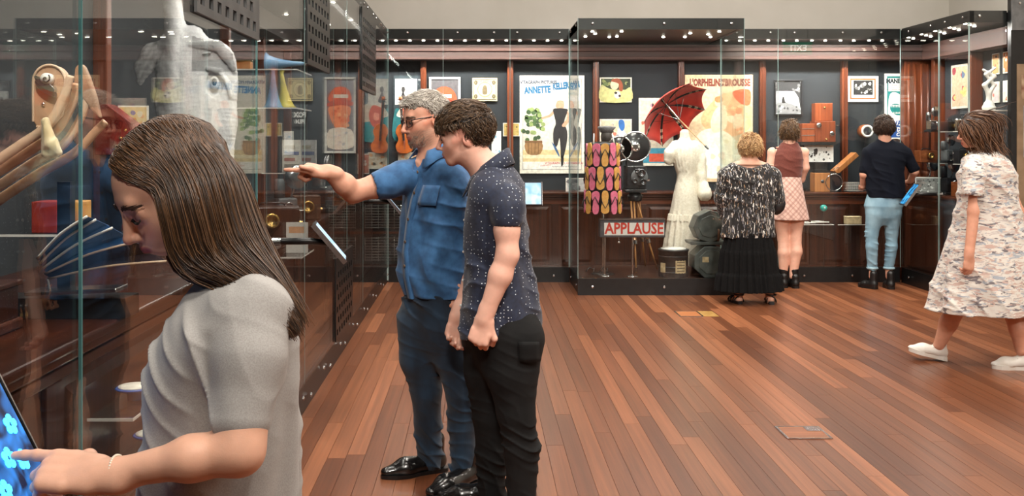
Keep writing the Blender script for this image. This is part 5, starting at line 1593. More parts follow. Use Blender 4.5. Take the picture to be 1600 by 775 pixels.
# ------------------------------------------------------------------ old cameras, projectors and other exhibits
WD = wood('camera_wood', (120, 62, 32), (172, 100, 58), 'x', rough=.3)
BRASS = pm('brass', (190, 150, 84), (210, 172, 104), rough=.25, metal=.9, scale=30)
def reel(parent, c, r_, axis='y', m=None, w_=.02):
    o = MB().lathe([(r_ * .25, -w_/2), (r_, -w_/2), (r_, -w_/2 + .003), (r_ * .3, -w_/2 + .003), (r_ * .3, w_/2 - .003), (r_, w_/2 - .003), (r_, w_/2), (r_ * .25, w_/2)], c, axis, 26).build('reel', m or M_STEEL, parent, True)
    return o
def projector(label, loc, rotz=0, s=1.0, body=None, group=None, lamp=True):
    t = thing('projector', label, 'projector', loc, rotz, group); t.scale = (s, s, s)
    bm_ = body or M_GREY
    MB().box(-.09, .09, -.07, .07, 0, .03).build('base', M_DARK, t, bevel=.006)
    MB().box(-.07, .05, -.05, .05, .03, .17).build('body', bm_, t, bevel=.01)
    MB().lathe([(.022, 0), (.022, -.05), (.03, -.05), (.03, -.085), (.024, -.085), (.02, -.07), (0, -.07)], (-.02, -.05, .12), 'y', 16).build('lens', M_CHROME, t, True)
    MB().tube([(.02, 0, .17), (.04, 0, .24), (.05, -.01, .28)], .007, 8).build('reel_arm', M_STEEL, t, True); reel(t, (.05, -.02, .3), .075)
    if lamp: MB().lathe([(.035, 0), (.035, .1), (.025, .12), (.0, .12)], (-.05, .02, .17), n=16).build('lamp_house', bm_, t, True)
    MB().cyl((.05, -.03, .09), (.09, -.03, .09), .006, n=8).build('crank', M_CHROME, t); MB().cyl((.09, -.03, .09), (.09, -.03, .13), .005, n=8).build('crank_grip', WD, t)
    return t
def box_camera(label, loc, rotz=0, size=(.14, .14, .12), m=None, group=None, lid=False):
    t = thing('box_camera', label, 'camera', loc, rotz, group); a, b_, c_ = size; m = m or WD
    MB().box(-a/2, a/2, -b_/2, b_/2, 0, c_).build('body', m, t, bevel=.005)
    MB().lathe([(c_ * .22, 0), (c_ * .22, -.03), (c_ * .26, -.03), (c_ * .26, -.045), (c_ * .16, -.045), (c_ * .14, -.03), (0, -.03)], (0, -b_/2, c_ * .55), 'y', 18).build('lens', BRASS, t, True)
    MB().tube([(-a * .25, 0, c_), (-a * .2, 0, c_ + .02), (a * .2, 0, c_ + .02), (a * .25, 0, c_)], .005, 6).build('handle', M_DARK, t, True)
    MB().cyl((a/2, 0, c_ * .4), (a/2 + .02, 0, c_ * .4), .012, n=10).build('winder', BRASS, t)
    return t
CZ = .931
# stacked wooden cine camera on black stand
p = P3(1278, 222, 10.94)
t = thing('wooden_camera', 'red-brown wooden cine camera with square magazine on top, on a black stand', 'camera', (p.x, 10.94, CZ))
z0 = p.z - CZ
MB().box(-.16, .16, -.08, .12, 0, .02).build('stand_foot', M_BLACK, t); MB().box(-.03, .03, .0, .05, .02, z0 - .03).build('stand_post', M_BLACK, t); MB().box(-.22, .17, -.11, .11, z0 - .03, z0).build('stand_shelf', M_BLACK, t)
redw = wood('red_camera_wood', (128, 58, 30), (176, 92, 52), 'z', rough=.3)
MB().box(-.06, .16, -.09, .09, z0, z0 + .225).build('body', redw, t, bevel=.006); MB().box(-.05, .14, -.06, .06, z0 + .225, z0 + .42).build('magazine', redw, t, bevel=.006)
MB().box(-.2, -.06, -.08, .08, z0, z0 + .2).build('side_box', redw, t, bevel=.005)
for zz in (.07, .14): MB().box(-.2, -.06, -.083, -.08, z0 + zz, z0 + zz + .006).build('strap_band', M_CHROME, t)
for (dx, dz, rr) in ((-.02, .18, .028), (.12, .09, .026), (.05, .37, .012), (.06, .03, .01)): MB().lathe([(rr, 0), (rr, -.012), (rr * .6, -.016), (0, -.014)], (dx, -.09 if dz < .3 else -.06, z0 + dz), 'y', 16).build('dial', M_CHROME if rr > .02 else BRASS, t, True)
MB().cyl((.16, 0, z0 + .18), (.23, 0, z0 + .18), .01, n=8).build('shaft', M_CHROME, t)
# opened wooden box camera on the counter
p = P3(1290, 294, 10.76)
t = thing('open_box_camera', 'pale wooden camera box with its hinged lid thrown up', 'camera', (p.x, 10.76, CZ))
pw = wood('pale_camera_wood', (150, 92, 48), (196, 132, 78), 'z', rough=.35)
MB().box(-.14, .02, -.08, .08, 0, .2).build('body', pw, t, bevel=.004); MB().box(.02, .14, -.08, .08, 0, .2).build('inner_frame', M_DARK, t, bevel=.003)
MB().lathe([(.085, -.004), (.092, -.004), (.092, .004), (.085, .004)], (.06, -.085, .1), 'y', 30, cap=False).build('ring', M_CHROME, t, True); MB().lathe([(.018, 0), (.018, -.006), (0, -.008)], (-.06, -.08, .11), 'y', 14).build('knob', M_DARK, t, True)
MB().obox((.2, 0, .3), (.3, .15, .05), Matrix.Rotation(-.72, 3, 'Y')).build('lid', pw, t, bevel=.004); MB().tube([(.1, -.07, .2), (.05, -.07, .24), (.12, -.07, .26)], .004, 6).build('stay', M_CHROME, t, True)
MB().box(-.13, .0, -.06, .06, .2, .23).build('bellows', M_BLACK, t)
# round brass projector behind the navy woman
p = P3(1388, 294, 10.84); projector('small black projector with round brass housing behind the curly-haired woman', (p.x, 10.86, CZ), .3, 1.5, M_DARK)
t = thing('lantern_lens', 'brass rimmed lantern lens on a stand above the counter', 'lantern', (P3(1352, 294, 10.95).x, 10.95, CZ))
zc = P3(1352, 205, 10.95).z - CZ
MB().cyl((0, 0, .012), (0, 0, zc), .01, n=8).build('stem', M_DARK, t); MB().lathe([(.08, 0), (.08, .01), (.01, .014)], n=18).build('foot', M_DARK, t, True)
MB().lathe([(.0, -.06), (.06, -.06), (.072, -.05), (.072, .05), (.0, .06)], (0, 0, zc), 'y', 22).build('housing', WD, t, True); MB().lathe([(.045, -.066), (.066, -.066), (.066, -.058), (.045, -.058)], (0, 0, zc), 'y', 22, cap=False).build('rim', M_WHITE, t, True); MB().lathe([(0, -.064), (.044, -.063)], (0, 0, zc), 'y', 22).build('glass_disc', M_CHROME, t)
# wire basket
p = P3(1333, 294, 10.78)
t = thing('wire_basket', 'white wire basket on the far counter beside the curly-haired woman', 'basket', (p.x, 10.78, CZ))
for k in range(6): MB().tube([(-.085, -.05, .01 + k * .017), (.085, -.05, .01 + k * .017), (.085, .05, .01 + k * .017), (-.085, .05, .01 + k * .017), (-.085, -.05, .01 + k * .017)], .002, 5, False).build('wire', M_WHITE, t, True)
for k in range(9): MB().cyl((-.085 + k * .02125, -.051, .005), (-.085 + k * .02125, -.051, .098), .002, n=5).build('wire', M_WHITE, t)
MB().box(-.086, .086, -.051, .051, .002, .006).build('tray', M_GREY, t)
# crowded corner shelves of the returning case
def shelf(label, x0, x1, y0, y1, z, group='glass shelves in the cases'):
    t = thing('glass_shelf', label, 'shelf', ((x0 + x1) / 2, (y0 + y1) / 2, z), 0, group)
    MB().box(-(x1 - x0) / 2, (x1 - x0) / 2, -(y1 - y0) / 2, (y1 - y0) / 2, -.008, 0).build('slab', GLASS, t)
    MB().box(-(x1 - x0) / 2, (x1 - x0) / 2, -(y1 - y0) / 2 - .001, -(y1 - y0) / 2 + .001, -.008, 0).build('bright_edge', M_WHITE, t); MB().box((x1 - x0) / 2 - .001, (x1 - x0) / 2 + .001, -(y1 - y0) / 2, (y1 - y0) / 2, -.008, 0).build('bright_edge', M_WHITE, t)
shelf('upper glass shelf in the corner of the returning case', 4.52, 4.88, 9.6, 10.65, 1.56)
shelf('lower glass shelf in the corner of the returning case', 4.52, 4.88, 9.6, 10.65, 1.25)
projector('steel projector high on the corner glass shelf', (4.66, 10.35, 1.56), .4, .7, M_STEEL); box_camera('small black box camera on the upper corner shelf', (4.7, 10.05, 1.56), .2, (.12, .12, .1), M_DARK); box_camera('silver camera on the upper corner shelf end', (4.72, 9.8, 1.56), .3, (.13, .1, .12), M_STEEL)
box_camera('brown leather camera case on the lower corner shelf', (4.64, 10.45, 1.25), .2, (.2, .1, .12), WD); projector('grey projector on the lower corner shelf', (4.7, 10.1, 1.25), .5, .75, M_GREY); box_camera('black folding camera near the lower shelf end', (4.7, 9.78, 1.25), .1, (.14, .1, .13), M_DARK)
projector('chrome film winder with big reel on the corner counter', (4.66, 10.45, CZ), .3, 1.0, M_STEEL, None, False); projector('dark projector in the middle of the corner counter', (4.72, 10.1, CZ), .2, 1.0, M_DARK); box_camera('tan wooden camera at the end of the corner counter', (4.68, 9.75, CZ), .3, (.16, .12, .14), WD)
t = thing('photo_card', 'black and white crowd photograph propped on the lower corner shelf', 'photograph', (4.6, 10.28, 1.0)); MB().box(-.13, .13, -.004, .004, 0, .17).build('sheet', M_WHITE, t); A = Art(t, .26, .17, .004); A.poly(rectp(.04, .96, .06, .94), ink((120, 120, 118)), 1); blobs(A, 22, (.08, .92, .1, .9), (.03, .05), [(40, 40, 40), (200, 200, 198), (80, 80, 80)], 61, 2); A.done(); t.rotation_euler = (-.25, 0, -.3); t.location.z = CZ + .002
t = thing('antler_trophy', 'white antler shaped trophy on the return wall', 'trophy', (4.72, 9.32, 1.78)); S = Sculpt()
S.chain([(0, 0, 0), (0, 0, .12), (-.04, 0, .2), (.05, 0, .28), (-.05, 0, .34)], [.03, .022, .018, .016, .012], .02); S.chain([(0, 0, .12), (.05, 0, .2), (-.03, 0, .3), (.06, 0, .36)], [.02, .016, .014, .01], .01); S.cone((0, 0, 0), (0, 0, .01), .06, .05, .01)
v, q = S.mesh(.006); mesh_obj('antler', v, q, M_WHITE, t); MB().box(-.09, .22, -.09, .09, -.04, -.03).build('bracket_shelf', M_WHITE, t)
t = thing('horn_pipe', 'curved pale horn on a short plinth against the return wall', 'horn', (4.7, 9.3, 1.32)); MB().tube([(-.08, 0, 0), (-.02, 0, .06), (.03, 0, .16), (.05, 0, .26)], [.006, .012, .018, .026], 10).build('horn', CREAM, t, True); MB().lathe([(.1, -.03), (.1, 0), (.0, .0)], n=20).build('plinth', M_WHITE, t, True); MB().cyl((0, 0, -.39), (0, 0, -.03), .012, n=8).build('stand', M_DARK, t)
# low shelf of papers under the far counter
for (x0, x1, lab_) in ((3.25, 3.72, 'low glass ledge with white papers below the far counter'), (3.76, 4.28, 'low glass ledge with a carton below the far counter')):
    shelf(lab_, x0, x1, 10.53, 10.66, .60)
r = random.Random(9)
for k in range(5):
    t = thing('paper_sheet', 'white paper slip, %s in the row of five on the low ledge' % ('leftmost', 'second', 'middle one', 'fourth', 'rightmost')[k], 'paper', (3.36 + k * .07, 10.6, .601 + .004 * k), r.uniform(-.4, .4), 'white papers on the low ledge'); MB().box(-.05, .05, -.04, .04, 0, .004 + .012 * (k % 2)).build('sheet', M_WHITE, t)
t = thing('carton', 'pale carton on the low ledge', 'box', (3.94, 10.6, .601)); MB().box(-.08, .08, -.04, .04, 0, .07).build('carton_body', ink((206, 186, 146)), t, bevel=.003); MB().box(-.082, .082, -.042, .042, .07, .078).build('lid', ink((214, 196, 160)), t, bevel=.002)
t = thing('wooden_toy', 'small carved wooden toy on the low ledge near the carton', 'toy', (4.16, 10.6, .601)); S = Sculpt(); S.ell((0, 0, .06), (.035, .025, .05), .02); S.ell((0, 0, .125), (.024, .022, .026), .01); S.cone((-.03, 0, .08), (-.06, 0, .05), .01, .008); S.cone((.03, 0, .08), (.06, 0, .05), .01, .008); S.cone((-.015, 0, .03), (-.02, 0, .01), .014, .012); S.cone((.015, 0, .03), (.02, 0, .01), .014, .012); v, q = S.mesh(.004); mesh_obj('toy_body', v, q, WD, t)
p = P3(1287, 325, 10.6)
t = thing('turquoise_ball', 'turquoise ball marked with a white figure on a thin rod', 'ball', (p.x, 10.6, .15)); MB().ell((0, 0, p.z - .15), (.036,) * 3, 20, 14).build('ball', pm('turquoise', (30, 150, 140), (60, 176, 160), rough=.3, scale=20), t, True); MB().cyl((0, 0, 0), (0, 0, p.z - .18), .004, n=6).build('rod', M_STEEL, t); MB().ell((0, -.034, p.z - .145), (.008, .005, .014), 8, 6).build('mark', M_WHITE, t, True)

# ------------------------------------------------------------------ exhibits of the long case
# bird-headed wooden puppet
Yk = 3.02
o0 = J(80, 260, Yk)
t = thing('puppet', 'tan wooden puppet with a drooping round eye and ribbed neck', 'puppet', tuple(o0))
def K(px, py, dy=0.0): return Vector(J(px, py, Yk + dy) - o0)
tan = pm('tan_plywood', (190, 146, 112), (212, 172, 138), rough=.45, scale=7, stretch=(1, 1, .4)); tan2 = pm('tan_edge', (214, 178, 146), (226, 196, 168), rough=.5, scale=10)
k_ = Yk / F_PX
face = [(K(x_, y_).x, K(x_, y_).z) for (x_, y_) in [(55, 190), (55, 130)]] + [(K(80, 128).x + 25 * k_ * math.cos(a), K(80, 128).z + 26 * k_ * math.sin(a)) for a in np.linspace(PI, 0, 12)] + [(K(x_, y_).x, K(x_, y_).z) for (x_, y_) in [(105, 140), (100, 180), (80, 200), (60, 198)]]
MB().prism(face, -.012, .03).build('face_board', tan, t, bevel=.003)
MB().tube([Vector((a, -.014, b_)) for a, b_ in face], .004, 6, False).build('face_edging', tan2, t, True)
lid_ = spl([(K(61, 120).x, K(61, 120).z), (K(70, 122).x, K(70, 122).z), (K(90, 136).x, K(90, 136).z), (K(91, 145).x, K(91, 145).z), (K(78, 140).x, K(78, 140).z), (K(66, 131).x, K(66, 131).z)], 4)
MB().prism(lid_, -.035, -.012).build('eyelid', M_STEEL, t, bevel=.002)
MB().prism([(a, b_ - .014) for a, b_ in lid_], -.03, -.012).build('eyelid_shadow_block', pm('eyelid_shadow_dark', (60, 34, 22), rough=.5), t, bevel=.002)  # dark copy of the lid outline, standing in for the shadow beneath it
ec = K(80, 124)
MB().tube([Vector((ec.x + .0011 * i * math.cos(i * .55), -.04, ec.z + .0011 * i * math.sin(i * .55))) for i in range(14)], .0022, 6).build('eye_spiral', M_INK, t, True); MB().lathe([(.0, -.004), (.017, -.003), (.017, .022), (0, .022)], (ec.x, -.034, ec.z), 'y', 20).build('eye_disc', M_WHITE, t, True)
MB().ell((K(71, 163).x, -.014, K(71, 163).z), (.007, .006, .007), 10, 8).build('screw', M_CHROME, t, True)
curves = [[(-20, 262), (30, 228), (75, 195), (100, 150), (110, 118)], [(-20, 280), (40, 240), (85, 208), (112, 165), (120, 130)], [(-15, 300), (50, 256), (100, 225), (128, 180), (140, 140)], [(-5, 315), (60, 272), (115, 240), (150, 205), (165, 190)]]
for i, cpts in enumerate(curves):
    pts = spl([tuple(K(x_, y_, -.03 + .035 * i)) for x_, y_ in cpts], 6, False)
    MB().tube(pts, [.011 - .003 * j / len(pts) for j in range(len(pts))], 8, flat=1.5).build('neck_slat', tan if i % 2 else tan2, t, True)
crest = [K(108, 130), K(110, 105), K(117, 97), K(124, 102), K(132, 120), K(142, 150), K(150, 185), K(135, 170), K(120, 150)]
MB().prism([(p_.x, p_.z) for p_ in crest], .03, .06).build('crest_board', pm('crest_wood', (150, 112, 86), (176, 140, 110), rough=.5, scale=8), t, bevel=.006)
S = Sculpt(); S.chain([np.array(K(70, 190, -.05)), np.array(K(80, 225, -.05)), np.array(K(92, 238, -.05))], [.014, .02, .012], .01); S.chain([np.array(K(75, 205, -.05)), np.array(K(84, 238, -.04))], [.012, .02], .01); S.chain([np.array(K(70, 205, -.045)), np.array(K(72, 240, -.04))], [.012, .016], .01); S.warp(wrinkles(.004, 200, (1, 0, .2), 4)); v, q = S.mesh(.004)
mesh_obj('ruffle', v, q, pm('cream_silk', (222, 200, 150), (232, 214, 176), rough=.5, scale=12, sheen=.4), t)
wing = pm('dark_felt', (34, 26, 38), (50, 36, 50), rough=.9, scale=9)
MB().box(-.02, .02, .09, .13, -(float(o0[2]) - CZ), -.05).build('support_post', M_BLACK, t)
# blue ribbed fan below it
Yl = 3.0
o1 = J(68, 420, Yl)
t = thing('folding_fan', 'large blue pleated fan with pale ribs lying under the puppet', 'fan', tuple(o1))
def F_(px, py, dy=0.0): return Vector(J(px, py, Yl + dy) - o1)
starts = [(58, 404), (62, 412), (66, 420), (70, 428), (74, 436)]; ends = [(136, 338), (150, 343), (176, 356), (212, 378), (260, 408)]
bm2 = pm('fan_blue', (20, 62, 112), (34, 84, 138), rough=.5, scale=10)
for i in range(5):
    a, b_ = F_(*starts[i], .02 * i), F_(*ends[i], .03 * i - .05)
    mid = (a + b_) / 2 + Vector((0, -.01, .012))
    MB().tube(spl([tuple(a), tuple(mid), tuple(b_)], 5, False), .004, 6).build('rib', M_WHITE if i < 3 else tan2, t, True)
    if i < 4:
        a2, b2 = F_(*starts[i + 1], .02 * (i + 1)), F_(*ends[i + 1], .03 * (i + 1) - .05)
        m2 = (a2 + b2) / 2 + Vector((0, -.01, .012)); dpt = Vector((0, .02, -.004))
        bb2 = MB(); bb2.add([a, mid, b_, a2, m2, b2, (a + a2) / 2 + dpt, (mid + m2) / 2 + dpt, (b_ + b2) / 2 + dpt], [(0, 1, 7, 6), (1, 2, 8, 7), (6, 7, 4, 3), (7, 8, 5, 4)])
        oo = bb2.build('pleat', bm2 if i < 3 else wing, t); oo.modifiers.new('thick', 'SOLIDIFY').thickness = .002
MB().obox(F_(120, 453), (.27, .1, .012), Matrix.Rotation(-.04, 3, 'Y')).build('metal_plate', M_STEEL, t, bevel=.003)
MB().tube([F_(74, 436), F_(78, 455)], .004, 6).build('wire_stay', M_CHROME, t)
MB().box(-.15, .25, -.02, .1, -(float(o1[2]) - CZ), -.085).build('display_block', M_BLACK, t)
# dark moulded wooden box by the near end of the counter
t = thing('moulded_box', 'dark moulded wooden box at the near end of the long counter', 'box', tuple(Vector(J(0, 470, 2.75)).xy) + (CZ,))
MB().box(-.13, .02, -.1, .1, 0, .03).build('foot_moulding', W_CAB, t, bevel=.006); MB().box(-.12, .01, -.09, .09, .03, .12).build('body', W_CAB, t, bevel=.004); MB().box(-.13, .02, -.1, .1, .12, .135).build('lid', W_CAB, t, bevel=.004)
# small bright box and red box on the shelf behind
t = thing('gilded_book', 'gilded red-bound book standing behind the puppet on a glass ledge', 'book', tuple(J(100, 362, 3.6))); MB().box(-.09, .0, -.06, .06, 0, .11).build('red_cover', pm('red_leather', (140, 34, 24), (160, 46, 34), rough=.5, scale=20), t, bevel=.003); MB().box(.0, .075, -.06, .06, .0, .11).build('gilt_face', pm('gilt', (226, 170, 90), (200, 130, 70), rough=.4, scale=14), t, bevel=.003)
shelf('narrow glass ledge holding the gilded book', float(J(20, 362, 3.6)[0]), float(J(135, 362, 3.6)[0]), 3.5, 3.72, float(J(100, 362, 3.6)[2]) - .001)
# accordion-like red box behind the young woman's head
p = J(190, 235, 4.6)
t = thing('red_lantern_box', 'red pitched box with gold knobs standing behind the puppet', 'box', (p[0], 4.6, CZ)); zz = float(p[2]) - CZ
MB().prism([(-.1, zz - .02), (.09, zz - .02), (.07, zz + .12), (-.05, zz + .21), (-.1, zz + .2)], -.06, .06).build('body', pm('red_lacquer', (122, 34, 26), (146, 48, 36), rough=.35, scale=14), t, bevel=.004)
for k in range(3): MB().ell((.0 + .02 * k, -.065, zz + .02 + .035 * k), (.009,) * 3, 8, 6).build('knob', BRASS, t, True)
MB().box(-.08, .08, -.05, .05, 0, zz - .02).build('riser', M_BLACK, t)
# framed colour print on the lining behind
A = sheet('stage_print', 'small framed colour print of stage figures in the long case', 'framed print', (185, 232), (165, 205), 5.1, CREAM, frame=None); A.poly(rectp(.05, .95, .06, .94), ink((206, 176, 110)), 1); blobs(A, 14, (.12, .88, .12, .8), (.06, .12), [(150, 60, 60), (90, 70, 130), (206, 140, 70), (60, 70, 90), (200, 190, 160)], 71, 2); A.root['group'] = 'prints in the long case'; A.done()
MB().box(-.01, .01, .004, .014, -.36, .1).build('easel_strut', M_BLACK, A.root)
# large black and white elephant photograph, cut out and mounted
Ye = 5.35
o2 = J(295, 300, Ye)
t = thing('elephant_cutout', 'huge black and white photo cut-out of an elephant head in the long case', 'photo cut-out', tuple(o2))
eo = np.array(o2, f32)
def E(px, py, dy=0.0): return J(px, py, Ye + dy)
S = Sculpt()
fl = dict(flat=(0, 1, 0), fs=.28)
S.chain([E(322, 130), E(315, 190), E(318, 260)], [.17, .18, .16], .03, **fl); S.chain([E(300, 60), E(305, 95), E(330, 100)], [.07, .13, .13], .03, **fl)
S.chain([E(268, -6), E(274, 50), E(264, 110), E(260, 160), E(264, 230), E(270, 290)], [.05, .056, .066, .058, .06, .062], .02, flat=(0, 1, 0), fs=.55)
S.chain([E(219, 128), E(224, 105), E(238, 86), E(268, 74)], [.02, .04, .055, .06], .02, **fl)
S.chain([E(300, 70, -.03), E(340, 72, -.04), E(355, 88, -.04), E(365, 108, -.04)], [.018, .03, .028, .014], .01, flat=(0, 1, 0), fs=.5)
S.chain([E(325, 108, -.05), E(345, 112, -.05), E(356, 130, -.05), E(360, 150, -.04)], [.012, .016, .014, .01], .008)
S.chain([E(318, 84, -.05), E(328, 82, -.05)], [.008, .006], .006)
S.ell(E(335, 132, -.04), (.045, .02, .07), .01, 's')
S.warp(lambda P: .0022 * noise3(P, 140, 3) + .0012 * noise3(P, 330, 5))
v, q = S.mesh(.005)
rr_ = np.random.default_rng(2)
w_p = v - eo
tone = np.full(len(v), .62, f32)
ppx = 745 + v[:, 0] * F_PX / v[:, 1]; ppy = 223 - (v[:, 2] - EYE) * F_PX / v[:, 1]
tone = np.where(ppx < 280, .16 + .6 * sstep(258, 285, ppx) + .1 * noise3(v, 60, 8), .68 + .08 * noise3(v, 25, 4))
tone = np.where(ppx < 246, .2 + .12 * noise3(v, 90, 2), tone)
tone = np.where((ppx > 300) & (ppy < 112) & (v[:, 1] < Ye - .02), .3, tone)
cols = np.repeat(np.clip(tone, .03, .88)[:, None], 3, 1)
mesh_obj('photo_relief', v - eo, q, attr_mat('photo_tone', rough=.5, var=.12, scale=120, bump=.1, bscale=240), t, cols)
MB().ell(E(335, 130, -.045) - eo, (.026, .02, .036), 18, 12).build('eye_white', pm('photo_white', (214, 214, 212), rough=.4), t, True); MB().ell(E(335, 128, -.062) - eo, (.014, .008, .02), 14, 10).build('pupil', pm('photo_dark', (40, 42, 46), rough=.3), t, True)
MB().box(-.04, .04, .06, .09, -(float(o2[2]) - CZ), .1).build('support_post', M_BLACK, t)
# glass shelf with blue and yellow horns
Yh = 6.55
for (zz, lab_) in ((P3(430, 170, Yh).z, 'glass shelf carrying the upright blue and yellow horns'), (P3(430, 112, Yh).z, 'high glass shelf carrying the lying horn')): shelf(lab_, -1.6, -1.12, 6.3, 6.85, zz)
zA = P3(430, 170, Yh).z + .001; zB = P3(430, 112, Yh).z + .001
def trumpet(label, c, m, up=True, lean=0.0):
    t = thing('paper_horn', label, 'horn', tuple(c), 0, 'party horns on glass')
    prof = [(.075, 0), (.055, .02), (.04, .06), (.028, .11), (.018, .17), (.01, .25)]
    M_ = Matrix.Rotation(lean, 3, 'Y') if up else Matrix.Rotation(PI / 2, 3, 'Y')
    MB().lathe(prof, (0, 0, 0 if up else .05), n=22, M=M_).build('bell', m, t, True); e = M_ @ Vector((0, 0, .25)) + Vector((0, 0, 0 if up else .05)); MB().cyl(e, e + (M_ @ Vector((0, 0, .02))), .011, n=8).build('mouthpiece', M_CHROME, t)
hb = pm('sky_enamel', (104, 152, 196), (140, 180, 214), rough=.25, scale=6); hy = pm('yellow_enamel', (222, 196, 66), (236, 214, 100), rough=.25, scale=6)
p = P3(427, 170, Yh); trumpet('sky blue horn standing upright on the glass shelf', (p.x, Yh, zA), hb); p = P3(446, 170, Yh + .1); trumpet('yellow horn leaning behind the blue horn', (p.x, Yh + .12, zA), hy, True, -.12); p = P3(416, 112, Yh); trumpet('blue and yellow horn lying on the high glass shelf', (p.x, Yh, zB), hb, False)
t = thing('jewellery_box', 'gilt jewellery box on the high glass shelf', 'box', (P3(381, 112, 6.4).x, 6.4, zB)); MB().box(-.05, .05, -.04, .04, 0, .05).build('casket', pm('amber', (196, 116, 60), (226, 160, 100), rough=.3, scale=20), t, bevel=.004); MB().box(-.052, .052, -.042, .042, .05, .058).build('lid', BRASS, t, bevel=.002)
# open book on a stand and gear on the long counter
p = J(470, 268, 7.35)
t = thing('open_book', 'open illustrated booklet standing on the long case shelf', 'book', tuple(p))
for (a, sx, base) in ((.5, -1, (226, 220, 208)), (-.5, 1, (214, 210, 206))):
    R_ = Matrix.Rotation(a, 4, 'Z'); x0, x1 = (-.14, 0) if sx < 0 else (0, .14)
    MB().box(x0, x1, -.004, .004, 0, .23).build('page', ink(base), t, M=R_)
    for k in range(4): MB().box(x0 + .015, x1 - .015 - .03 * (k % 2), -.0052, -.004, .03 + .045 * k, .055 + .045 * k).build('picture', ink([(150, 140, 130), (180, 120, 110), (110, 120, 160), (190, 180, 160)][k]), t, M=R_)
shelf('glass shelf under the open booklet', -1.5, -1.1, 7.05, 7.6, float(p[2]) - .001)
for i, (px, py, Yv, kind, lab_) in enumerate([(450, 338, 6.4, 0, 'grey projector with round reel on the long counter, nearest the pointing hand'), (478, 338, 6.9, 1, 'leather box camera on the long counter beside a projector'), (505, 338, 7.6, 2, 'silver lamp projector farther down the long counter'), (535, 338, 8.4, 1, 'wooden plate camera near the end of the long counter'), (425, 345, 5.7, 3, 'dark wooden camera case on the long counter')]):
    X_ = (px - 745) * Yv / F_PX
    if kind in (0, 2): projector(lab_, (X_, Yv, CZ), .4 + .5 * i, 1.0 if kind == 0 else 1.15, M_GREY if kind == 0 else M_STEEL)
    elif kind == 1: box_camera(lab_, (X_, Yv, CZ), .3, (.18, .16, .16), WD if i > 2 else pm('brown_leather', (86, 54, 38), (110, 74, 54), rough=.5, scale=30))
    else: box_camera(lab_, (X_, Yv, CZ), .2, (.3, .18, .16), W_CAB)
# handsets of the lower ledge: blue plates on acrylic
shelf('low acrylic ledge behind the young woman', -1.06, -.935, 2.75, 3.2, .70, 'acrylic ledges of the long case'); shelf('lowest acrylic ledge behind the young woman', -1.06, -.935, 2.8, 3.3, .52, 'acrylic ledges of the long case')
for (yy, zz, lab_) in ((2.95, .70, 'blue rimmed plate with cream centre on the acrylic ledge'), (3.1, .52, 'blue rimmed plate on the lowest acrylic ledge')):
    t = thing('blue_plate', lab_, 'plate', (-.998, yy, zz + .001)); MB().lathe([(.02, 0), (.022, .02), (.05, .03), (.056, .036), (.05, .038), (.02, .03), (0, .03)], n=26).build('plate', pm('blue_glaze', (44, 84, 160), (70, 112, 186), rough=.2, scale=16), t, True); MB().lathe([(0, .036), (.046, .037), (.046, .041), (0, .042)], n=24).build('centre', CREAM, t, True)
t = thing('standing_card', 'white notice with tan heading standing inside the long case', 'notice', tuple(J(508, 376, 5.9))); MB().box(-.06, .06, -.003, .003, 0, .17).build('sheet', M_WHITE, t); MB().box(-.045, .045, -.0038, -.003, .11, .145).build('heading', ink((214, 160, 120)), t); MB().box(-.02, .02, .003, .06, 0, .01).build('foot', M_STEEL, t)
t.location = (-.995, 5.6, .84); shelf('acrylic ledge holding the white notice', -1.06, -.935, 5.4, 5.8, .839, 'acrylic ledges of the long case')
